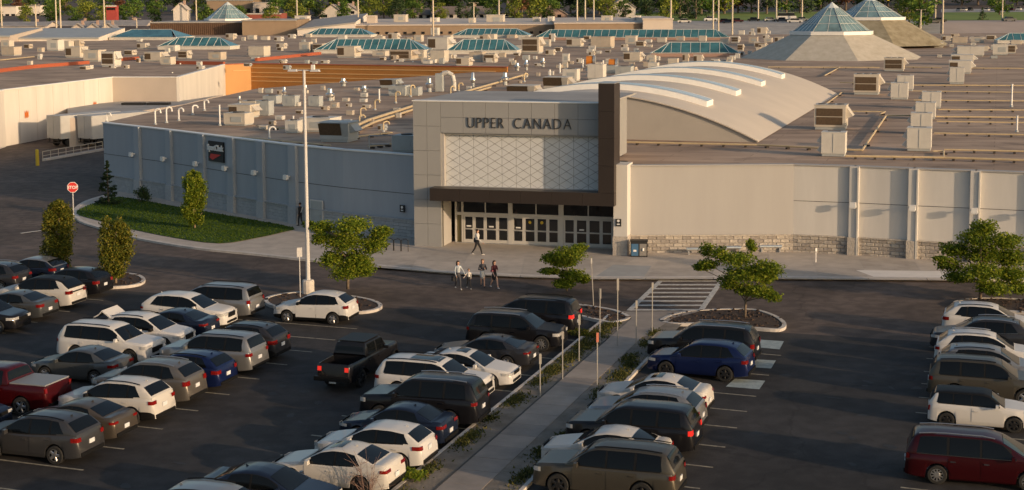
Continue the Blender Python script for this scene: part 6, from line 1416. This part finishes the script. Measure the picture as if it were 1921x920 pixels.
t = thing('bollard', 'yellow bollard at the end of the ramp railing', 'bollard', G(70, 311)); q = MB(); q.lathe([(.19, 0), (.19, 1.6), (.12, 1.72)], (0, 0, 0), 12); q.build('post', M['yellow'], t)
# ---------------------------------------------------------------- buildings beyond the roofs
def zat(y, Y): return CAM_H - y * Y / FOC
def xat(x, Y): return (x - 960) / FOC * Y
def far_box(name, x0, x1, yt, Y, depth, wm, rm, label, zback=None, windows=None, cat='building', rib=0, z0=0.0, wz=None, yt2=None):
    X0, X1, zt = xat(x0, Y), xat(x1, Y), zat(yt, Y); zt2 = zat(yt2, Y) if yt2 is not None else zt; zb_ = zt if zback is None else zback
    t = thing(name, label, cat, ((X0 + X1) / 2, Y, z0))
    k = (Y + depth) / Y; XB0, XB1 = X0, X1
    q = MB(); q.add([(X0, Y, z0), (X1, Y, z0), (X1, Y + depth, z0), (X0, Y + depth, z0), (X0, Y, zt), (X1, Y, zt2), (X1, Y + depth, zb_ + zt2 - zt), (X0, Y + depth, zb_)], [(0, 1, 5, 4), (1, 2, 6, 5), (3, 0, 4, 7), (2, 3, 7, 6)]); q.build('wall', wm, t, world=True)
    q = MB(); q.add([(X0 - .2, Y - .3, zt + .02), (X1 + .2, Y - .3, zt2 + .02), (X1 + .2, Y + depth, zb_ + zt2 - zt + .02), (X0 - .2, Y + depth, zb_ + .02), (X0 - .2, Y - .3, zt - .35), (X1 + .2, Y - .3, zt2 - .35)], [(0, 1, 2, 3), (4, 5, 1, 0)]); q.build('roof', rm, t, world=True)
    if rib:
        q = MB(); n = rib
        for i in range(n): x = lerp(X0, X1, (i + .5) / n); q.box((x, Y - .12, (z0 + zt) / 2), ((X1 - X0) / n * .45, .25, zt - z0 - .4))
        q.build('cladding_ribs', wm, t, world=True)['kind'] = 'stuff'
    if windows:
        n, zl, zh, fr = windows
        for i in range(n):
            x = lerp(X0, X1, (i + .5) / n); w_ = (X1 - X0) / n * fr; q = MB(); q.box((x, Y - .1, (zl + zh) / 2), (w_, .25, zh - zl)); wn = q.build('window', M['glass_d'], t, world=True)
    return t
far_box('far_store', 27, 188, 66, 405, 28, M['farwhite'], M['bluegrey_roof'], 'long white flat building with blue grey roof at the far left', 9.6)
far_box('far_store', -60, 22, 62, 398, 28, M['deptgrey'], M['bluegrey_roof'], 'tan flat building cut by the left edge at the back', 9.9)
far_box('ribbed_hall', 285, 457, 38, 470, 30, M['brownrib'], M['roofgrey'], 'dark brown ribbed hall under the small glass pyramid', None, None, 'building', 46)
far_box('tan_hall', 457, 559, 35, 462, 34, M['tan'], M['roofgrey'], 'plain tan hall right of the ribbed brown one', None, None, 'building')
far_box('white_hall', 560, 668, 52, 455, 40, M['farwhite'], M['roofgrey'], 'white walled hall right of the tan hall', 11.0, yt2=40)
far_box('long_hall', 669, 1040, 45, 456, 60, M['tan'], M['farwall'], 'long low hall with pale roof behind the teal skylights', 10.8, (22, 6.9, 7.6, .3))
far_box('long_hall', 1041, 1205, 43, 448, 60, M['tan'], M['farwall'], 'shorter low hall with dark band right of the long one', 11.0)
far_box('end_block', 1206, 1262, 36, 446, 40, M['farwall'], M['farwall'], 'small pale end block at the right of the low halls', 11.6)
far_box('penthouse', 690, 706, 28, 470, 8, M['deptgrey'], M['farwall'], 'small grey penthouse on the long hall roof', None, None, 'building')
for i, (x0, x1, yt, yb, Y) in enumerate([(740, 763, 27, 38, 480), (808, 822, 33, 38, 480), (913, 945, 28, 44, 478), (1028, 1038, 32, 40, 470), (1128, 1147, 31, 40, 470), (1184, 1200, 31, 40, 470), (1000, 1012, 33, 40, 475), (555, 580, 28, 34, 490), (880, 890, 34, 46, 470)]):
    w_ = (x1 - x0); p = Vector((xat((x0 + x1) / 2, Y), Y, zat(yb, Y) - .4)); t = thing('roof_hut', f'pale roof hut on the far halls, {ORD[i]} from a mixed row', 'roof hut', p, R(-12), 'huts on the far halls'); t['label'] = 'pale roof hut on the far low halls, ' + ('first', 'fourth', 'sixth', 'eighth', 'ninth', 'tenth', 'seventh', 'leftmost', 'fifth')[i] + (' from the left' if i != 7 else ' one')
    W_ = w_ * Y / FOC; H_ = (yb - yt) * Y / FOC + .4; q = MB(); q.box((0, 1.5, H_ / 2), (W_, 3, H_)); q.build('cabin', M['farwhite'] if i % 2 else M['rtu'], t); q = MB(); q.box((0, 1.5, H_ + .06), (W_ * 1.08, 3.2, .12)); q.build('lid', M['rtu2'], t); q = MB(); q.box((W_ * .1, -.03, H_ * .5), (W_ * .4, .06, H_ * .5)); q.build('louvre', M['rtug'], t)
pyramid((xat(431, 492), 492), 10.3, 10.9, 17.0, 9.0, 7.4, 'small pale glass pyramid far away above the ribbed brown hall', 'roofgrey')
def gable_house(x0, x1, yr, ye, Y, wm, rm, label, depth=12, z0=None, name='house', side=True, turn=0.0, nwin=2):
    X0, X1 = xat(x0, Y), xat(x1, Y); ze, zr_ = zat(ye, Y), zat(yr, Y); z0 = terrain(Y) - .5 if z0 is None else z0; xm = (X0 + X1) / 2; W_ = X1 - X0; ze = max(ze, z0 + 2.4); zr_ = max(zr_, ze + 1.2)
    t = thing(name, label, 'house', (xm, Y, z0), turn, 'houses beyond the mall'); h, hr = ze - z0, zr_ - z0
    if side:
        q = MB(); q.add([(-W_ / 2, 0, 0), (W_ / 2, 0, 0), (W_ / 2, 0, h), (0, 0, hr), (-W_ / 2, 0, h), (-W_ / 2, depth, 0), (W_ / 2, depth, 0), (W_ / 2, depth, h), (0, depth, hr), (-W_ / 2, depth, h)], [(0, 1, 2, 3, 4), (1, 6, 7, 2), (5, 0, 4, 9), (6, 5, 9, 8, 7)]); q.build('wall', wm, t)
        o = .5; q = MB(); sl = (hr - h) / (W_ / 2); e = h - sl * o
        q.add([(-W_ / 2 - o, -o, e), (0, -o, hr + .15), (W_ / 2 + o, -o, e), (-W_ / 2 - o, depth + o, e), (0, depth + o, hr + .15), (W_ / 2 + o, depth + o, e), (-W_ / 2 - o, -o, e - .3), (0, -o, hr - .15), (W_ / 2 + o, -o, e - .3)], [(0, 1, 4, 3), (1, 2, 5, 4), (6, 7, 1, 0), (7, 8, 2, 1)]); rf = q.build('roof', rm, t)
    else:
        q = MB(); q.box((0, depth / 2, h / 2), (W_, depth, h)); q.add([(-W_ / 2, 0, h), (-W_ / 2, depth / 2, hr), (-W_ / 2, depth, h)], [(0, 1, 2)]); q.add([(W_ / 2, 0, h), (W_ / 2, depth, h), (W_ / 2, depth / 2, hr)], [(0, 1, 2)]); q.build('wall', wm, t)
        o = .6; q = MB(); q.add([(-W_ / 2 - o, -o, h - .2), (W_ / 2 + o, -o, h - .2), (W_ / 2 + o, depth / 2, hr + .12), (-W_ / 2 - o, depth / 2, hr + .12), (W_ / 2 + o, depth + o, h - .2), (-W_ / 2 - o, depth + o, h - .2)], [(0, 1, 2, 3), (3, 2, 4, 5)]); rf = q.build('roof', rm, t)
    q = MB(); q.box((W_ * .2, depth * .5, hr + .2), (.8, .8, 1.6)); q.build('chimney', M['brick'], rf)
    for i in range(nwin):
        x = lerp(-W_ / 2, W_ / 2, (i + .5) / nwin); q = MB(); q.box((x, -.06, h * .62), (min(1.4, W_ / nwin * .5), .12, 1.2)); w_ = q.build('window', M['glass_d'], t); q = MB(); q.box((x, -.1, h * .62 - .68), (min(1.7, W_ / nwin * .6), .2, .12)); q.build('sill', M['white'], w_)
    return t
gable_house(601, 650, 7, 24, 600, M['siding'], M['shingle2'], 'house with stepped pale gable roofs left of the yellow green tree')
gable_house(640, 672, 6, 16, 625, M['siding'], M['shingle2'], 'small house roof just behind the stepped gable house')
gable_house(1007, 1064, 9, 26, 585, M['brick'], M['shingle2'], 'pinkish house with broad gable right of the rust coloured tree')
gable_house(1144, 1192, -3, 14, 600, M['siding'], M['shingle2'], 'house gable half hidden by trees at the top centre')
gable_house(1262, 1292, 3, 12, 640, M['siding'], M['shingle'], 'grey house between tall poles beside the dark conifers')
gable_house(742, 812, 16, 26, 590, M['siding'], M['shingle'], 'row of townhouses with dark roof, left section', 12, None, 'townhouse_row', False, 0, 5)
gable_house(813, 926, 12, 25, 585, M['siding'], M['shingle'], 'row of townhouses with dark roof and white dormers, right section', 12, None, 'townhouse_row', False, 0, 8)
gable_house(924, 967, 6, 24, 605, M['shingle'], mat('dark_blue_roof', (.035, .04, .055), .7), 'dark blue roofed building with pale lettering band behind townhouses', 12, None, 'house', False, 0, 4)
gable_house(0, 90, 37, 44, 520, M['farwall'], M['slate'], 'slate roofed plaza wing at the far left edge', 14, 0, 'plaza_wing', False, 0, 6)
gable_house(92, 180, 36, 44, 535, M['farwall'], M['slate'], 'slate roofed plaza wing with dormers, middle of three', 14, 0, 'plaza_wing', False, 0, 6)
gable_house(182, 276, 35, 44, 530, M['farwall'], M['slate'], 'slate roofed plaza wing with dormers, rightmost of three', 14, 0, 'plaza_wing', False, 0, 6)
for i, x in enumerate((150, 178, 206)): gable_house(x - 12, x + 12, 40, 48, 512, M['farwall'], M['slate'], 'small plaza dormer gable, ' + ('left', 'middle', 'right')[i] + ' of three', 6, 0, 'plaza_gable', True, 0, 1)
gable_house(329, 355, 3, 14, 545, M['farwhite'], M['farwall'], 'slim white clock tower like gable with red band', 6, 0, 'tower', True, 0, 1)
far_box('red_shop', 462, 530, 23, 560, 15, mat('red_brick', (.26, .07, .05), .8, var=.1), M['farwall'], 'red fronted shop behind the tan hall', None, (6, 8, 10, .5))
far_box('white_shop', 3, 36, 7, 660, 20, M['farwhite'], M['roofgrey'], 'white shop with faint sign at the top left corner', None, (3, 10, 12, .6), z0=8)
far_box('white_shop', 57, 81, 6, 665, 20, M['farwhite'], M['roofgrey'], 'white shop second from the top left corner', None, (3, 10, 12, .6), z0=8)
far_box('brown_mall', 392, 478, -2, 640, 30, M['tan'], M['roofgrey'], 'brown big box building at the top left behind the pyramid', None, (5, 12, 14, .4), z0=8)
far_box('beige_shop', 478, 512, 2, 636, 20, M['farwall'], M['roofgrey'], 'beige shop right of the brown big box', None, (2, 12, 14, .4), z0=8)
far_box('red_sign_tower', 204, 223, 7, 540, 3, mat('faded_red', (.33, .05, .04), .7), M['farwhite'], 'red and white shop sign block high at the left', None, (1, 14.2, 15, .8), 'sign')
# ---------------------------------------------------------------- far lawns, cars, poles
def tsheet(name, pts, m, lift=.06, kind='structure'):
    P = [Vector((xat(x, Y), Y, 0)) for x, Y in pts]; Ys = sorted(set([p.y for p in P] + [480, 495, 510, 525, 560, 600, 650, 700])); q = MB(); lo, hi = min(p.y for p in P), max(p.y for p in P)
    Ys = [y for y in Ys if lo <= y <= hi]
    def xr(y):
        xs = []
        for i in range(len(P)):
            a, c = P[i], P[(i + 1) % len(P)]
            if min(a.y, c.y) <= y <= max(a.y, c.y): xs += [a.x, c.x] if abs(a.y - c.y) < 1e-6 else [a.x + (c.x - a.x) * (y - a.y) / (c.y - a.y)]
        return min(xs), max(xs)
    for y0, y1 in zip(Ys[:-1], Ys[1:]):
        a, b_ = xr(y0); c, d = xr(y1); q.quad((a, y0, terrain(y0) + lift), (b_, y0, terrain(y0) + lift), (d, y1, terrain(y1) + lift), (c, y1, terrain(y1) + lift))
    o = q.build(name, m); o['kind'] = kind; return o
M['farlawn'] = mat('far_lawn', (0.17, 0.23, 0.03), .9, col2=(0.12, 0.18, 0.022), scale=.05)
tsheet('far_lawn', [(1762, 545), (2050, 545), (2050, 640), (1770, 640)], M['farlawn'])
tsheet('far_lawn', [(1180, 555), (1600, 555), (1600, 660), (1180, 660)], M['farlawn'])
tsheet('far_road', [(1180, 471), (1762, 471), (1762, 553), (1180, 553)], M['roofgrey']); tsheet('far_road', [(1764, 471), (2100, 471), (2100, 543), (1764, 543)], mat('far_paving', (.38, .31, .27), .9, var=.1, scale=.05))
tsheet('far_road', [(1762, 642), (2100, 642), (2100, 690), (1762, 690)], M['roofgrey'])
FCM = {}
def far_car(x, Y, L_, H_, pm, label, tall=False, rz=0.0, cat='car'):
    z = terrain(Y) + .06; t = thing('far_car', label, cat, (xat(x, Y), Y, z), rz, 'cars in the far parking lots'); W_ = 1.8
    q = MB(); q.box((0, 0, .25 + H_ * .22), (L_, W_, H_ * .44), 0, 0, .96); q.build('body', pm, t)
    q = MB(); q.box((-.1, 0, .25 + H_ * .44 + H_ * .18), (L_ * (.86 if tall else .58), W_ * .9, H_ * .38), 0, 0, .8 if not tall else .92); q.build('window_band', M['cglass'], t); q = MB(); q.box((-.1, 0, .26 + H_ * .815), (L_ * (.8 if tall else .46), W_ * .74, .05)); q.build('roof', pm, t)
    for a in (-.32, .32):
        for s_ in (-1, 1): q = MB(); q.cyl((a * L_, s_ * (W_ / 2 - .2), .33), (a * L_, s_ * (W_ / 2 + .01), .33), .33, n=10); q.build('wheel', M['tyre'], t)
for a in [(1283, 534, 4.9, 1.5, PW, 'white car far away beside the pale end block'), (1358, 532, 4.8, 1.5, RB, 'dark red car beyond the longest skylight, left of two'), (1381, 536, 4.8, 1.5, RB, 'dark red car beyond the longest skylight, right of two'), (1366, 527, 4.8, 1.4, NV, 'dark blue car beyond the longest skylight end'), (1413, 545, 4.6, 1.5, BK, 'small black car on the far road by the lawn'), (1443, 544, 4.6, 1.5, SI, 'silver car on the far road left of the pickup'), (1466, 540, 4.7, 1.6, NV, 'dark car behind the far white pickup'), (1490, 529, 5.6, 1.6, WH, 'white pickup far away left of the glass pyramid'), (1503, 545, 4.4, 1.5, SI, 'silver car at the pyramid edge on the far road'), (1332, 550, 5.0, 1.9, WH, 'white van on the far lawn edge'), (1690, 560, 4.8, 1.5, WH, 'white car between the pyramid and the big green tree'), (1890, 533, 5.0, 1.7, NV, 'dark blue SUV on the far right road'), (1760, 528, 4.8, 1.7, OL, 'olive car below the big green tree'), (1748, 524, 4.8, 1.5, CH, 'charcoal car left of the olive one under the tree')]: far_car(*a, rz=R(rng.uniform(-15, 10)))
for i, x in enumerate((1796, 1806, 1817, 1848, 1860, 1872, 1884, 1895, 1908)): far_car(x, 655 + (i % 3) * 4, 4.6, 1.5, (SI, WH, GR, WH, SI, RB, NV, RB, WH)[i], 'car parked along the top right lot, ' + ORD[i] + ' from the left', rz=R(60))
far_car(1474, 556, 7.2, 3.0, WH, 'white camper van on the far lawn', True, cat='van')
PO = [(1083, 470, 0), (1098, 475, 0), (1114, 478, 0), (1258, 470, 0), (1337, 500, 0), (1347, 490, 0), (1373, 492, 0), (1421, 548, 0), (1455, 550, 0), (1503, 552, 0), (1752, 530, 0), (1766, 470, 0), (1877, 535, 3), (110, 500, 0), (118, 505, 0), (200, 470, 0), (72, 520, 4), (560, 500, 0), (674, 478, 0), (814, 440, 0), (937, 478, 0), (890, 480, 5), (1725, 500, 22), (8, 520, 0), (260, 490, 31), (372, 540, 0)]
LB = rowlabels([(p[0], -p[1]) for p in PO], ['tall beige light pole'], 'beyond the mall', ('nearer', 'farther'))
for (x, Y, yt), lb in zip(PO, LB):
    z0 = max(0, terrain(Y)) if Y > 470 else 5.9; zt = zat(yt, Y) if yt else 24 + (x % 3)
    light_pole((xat(x, Y), Y, z0), zt - z0, lb, 'polebeige', 'light poles beyond the mall', .3, 1.2, 2, False)
t = thing('traffic_signal', 'yellow traffic signals on an arm above the far pyramid', 'traffic light', (xat(1662, 590), 590, terrain(590)))
q = MB(); q.cyl((6, 0, 0), (6, 0, 9), .15, n=6); q.cyl((6, 0, 8.6), (-7, 0, 8.2), .1, n=6); q.build('mast_arm', M['polebeige'], t)
for x in (-5.4, 0.2): q = MB(); q.box((x, -.2, 7.4), (.9, .5, 2.2)); q.build('signal_head', M['yellow'], t)
# ---------------------------------------------------------------- far trees
FT = {}
def far_variant(kind, v):
    if (kind, v) in FT: return FT[(kind, v)]
    g = np.random.default_rng(100 * v + len(kind)); cl = []
    if kind == 'conifer':
        for k in range(70): f = g.random() ** 1.1; rr = .34 * (1 - f) * (.4 + .6 * g.random()); q_ = g.uniform(0, 6.28); cl.append((rr * math.cos(q_), rr * math.sin(q_), .06 + .92 * f, .09 * (1.2 - f), .09 * (1.2 - f), .05, 16))
    else:
        for k in range(34): f = g.random(); q_ = g.uniform(0, 6.28); rr = .40 * math.sin(math.pi * (.12 + .8 * f)) ** .8 * math.sqrt(g.random()); cl.append((rr * math.cos(q_), rr * math.sin(q_), .16 + .78 * f, .15 * g.uniform(.7, 1.2), .15, .11 * g.uniform(.7, 1.2), 42))
    me = leaf_mesh('crown', cl, .036 if kind != 'conifer' else .028, M[{'green': 'leaf_far1', 'yellow': 'leaf_far2', 'dark': 'leaf_far3', 'rust': 'leaf_far4', 'conifer': 'leaf_far3'}[kind]], .35, .5, 31 * v + len(kind))
    b = MB(); limb(b, [(0, 0, 0), (.01, 0, .3), (0, 0, .75)], .03, .008, 6)
    for k in range(6): q_ = k * 1.1; limb(b, [(0, 0, .22 + .05 * k), (.22 * math.cos(q_), .22 * math.sin(q_), .45 + .06 * k)], .012, .004, 4)
    tm = bpy.data.meshes.new('trunk'); tm.from_pydata(b.v, [], b.f); tm.materials.append(M['bark']); FT[(kind, v)] = (me, tm); return FT[(kind, v)]
TN = {'green': 'mid green leafy tree', 'yellow': 'yellow green leafy tree', 'dark': 'dark green leafy tree', 'rust': 'rust coloured leafy tree', 'conifer': 'dark conifer'}
TL = []
def zone(x0, x1, step, Y, H, kinds_, ofs=0):
    x = x0; i = ofs
    while x < x1: TL.append((x + rng.uniform(-6, 6), Y + rng.uniform(-14, 14), H * rng.uniform(.85, 1.2), kinds_[i % len(kinds_)])); x += step * rng.uniform(.8, 1.2); i += 1
zone(-20, 300, 30, 690, 9, ['yellow', 'green', 'rust', 'green', 'dark', 'yellow'])
zone(95, 300, 70, 575, 8, ['green', 'yellow'])
zone(300, 540, 36, 700, 12, ['green', 'dark', 'yellow'])
zone(535, 930, 27, 668, 15, ['dark', 'green', 'green', 'yellow', 'green'])
zone(520, 1010, 44, 575, 8, ['green', 'yellow', 'dark'])
zone(0, 520, 52, 560, 7, ['green', 'yellow', 'green'])
zone(1000, 1260, 40, 572, 9, ['yellow', 'green', 'dark'])
TL += [(722, 596, 12, 'yellow'), (980, 612, 13, 'rust'), (560, 615, 13, 'dark'), (1722, 512, 15, 'green'), (1872, 606, 12, 'green'), (1703, 520, 12, 'yellow'), (1840, 550, 5, 'conifer'), (1290, 580, 9, 'conifer'), (1305, 574, 12, 'conifer'), (1275, 590, 10, 'conifer')]
zone(970, 1250, 26, 650, 14, ['dark', 'yellow', 'yellow', 'green', 'dark'])
zone(1260, 1500, 26, 640, 16, ['conifer', 'dark', 'green', 'conifer', 'yellow', 'rust'])
zone(1500, 1720, 28, 680, 16, ['dark', 'green', 'conifer', 'rust'])
zone(1720, 1980, 34, 735, 14, ['dark', 'green', 'conifer', 'dark'])
cnt = {}
TL.sort(key=lambda a: a[0])
for i, (x, Y, H_, k) in enumerate(TL):
    cnt[k] = cnt.get(k, 0) + 1; cm, tm = far_variant(k, i % 4)
    nth = ORD[cnt[k] - 1] if cnt[k] <= 20 else 'late'
    if cnt[k] > 20: nth = ('twenty ' if cnt[k] <= 29 else 'thirty ' if cnt[k] <= 39 else 'forty ') + ORD[(cnt[k] - 1) % 10]
    t = thing('far_tree', f'{TN[k]} in the backdrop, {nth} of its colour from the left', 'tree', (xat(x, Y), Y, terrain(Y) - .2), rng.uniform(0, 6.28), 'trees beyond the mall'); t.scale = (H_ * rng.uniform(1.0, 1.3), H_ * 1.1, H_)
    put(cm, 'crown', t); put(tm, 'trunk', t)
g = np.random.default_rng(77); cl = []
for k in range(520):
    x = g.uniform(-420, 420); Y = g.uniform(760, 850); z = terrain(Y) + g.uniform(1.5, 16); cl.append((x, Y, z, g.uniform(3, 6), 3, g.uniform(2, 3.5), 26))
o = put(leaf_mesh('woodland', cl, 1.0, M['leaf_far3'], .3, .5, 9), 'woodland'); tag(o, 'dark wood closing the view behind everything', 'woodland', kind='stuff')
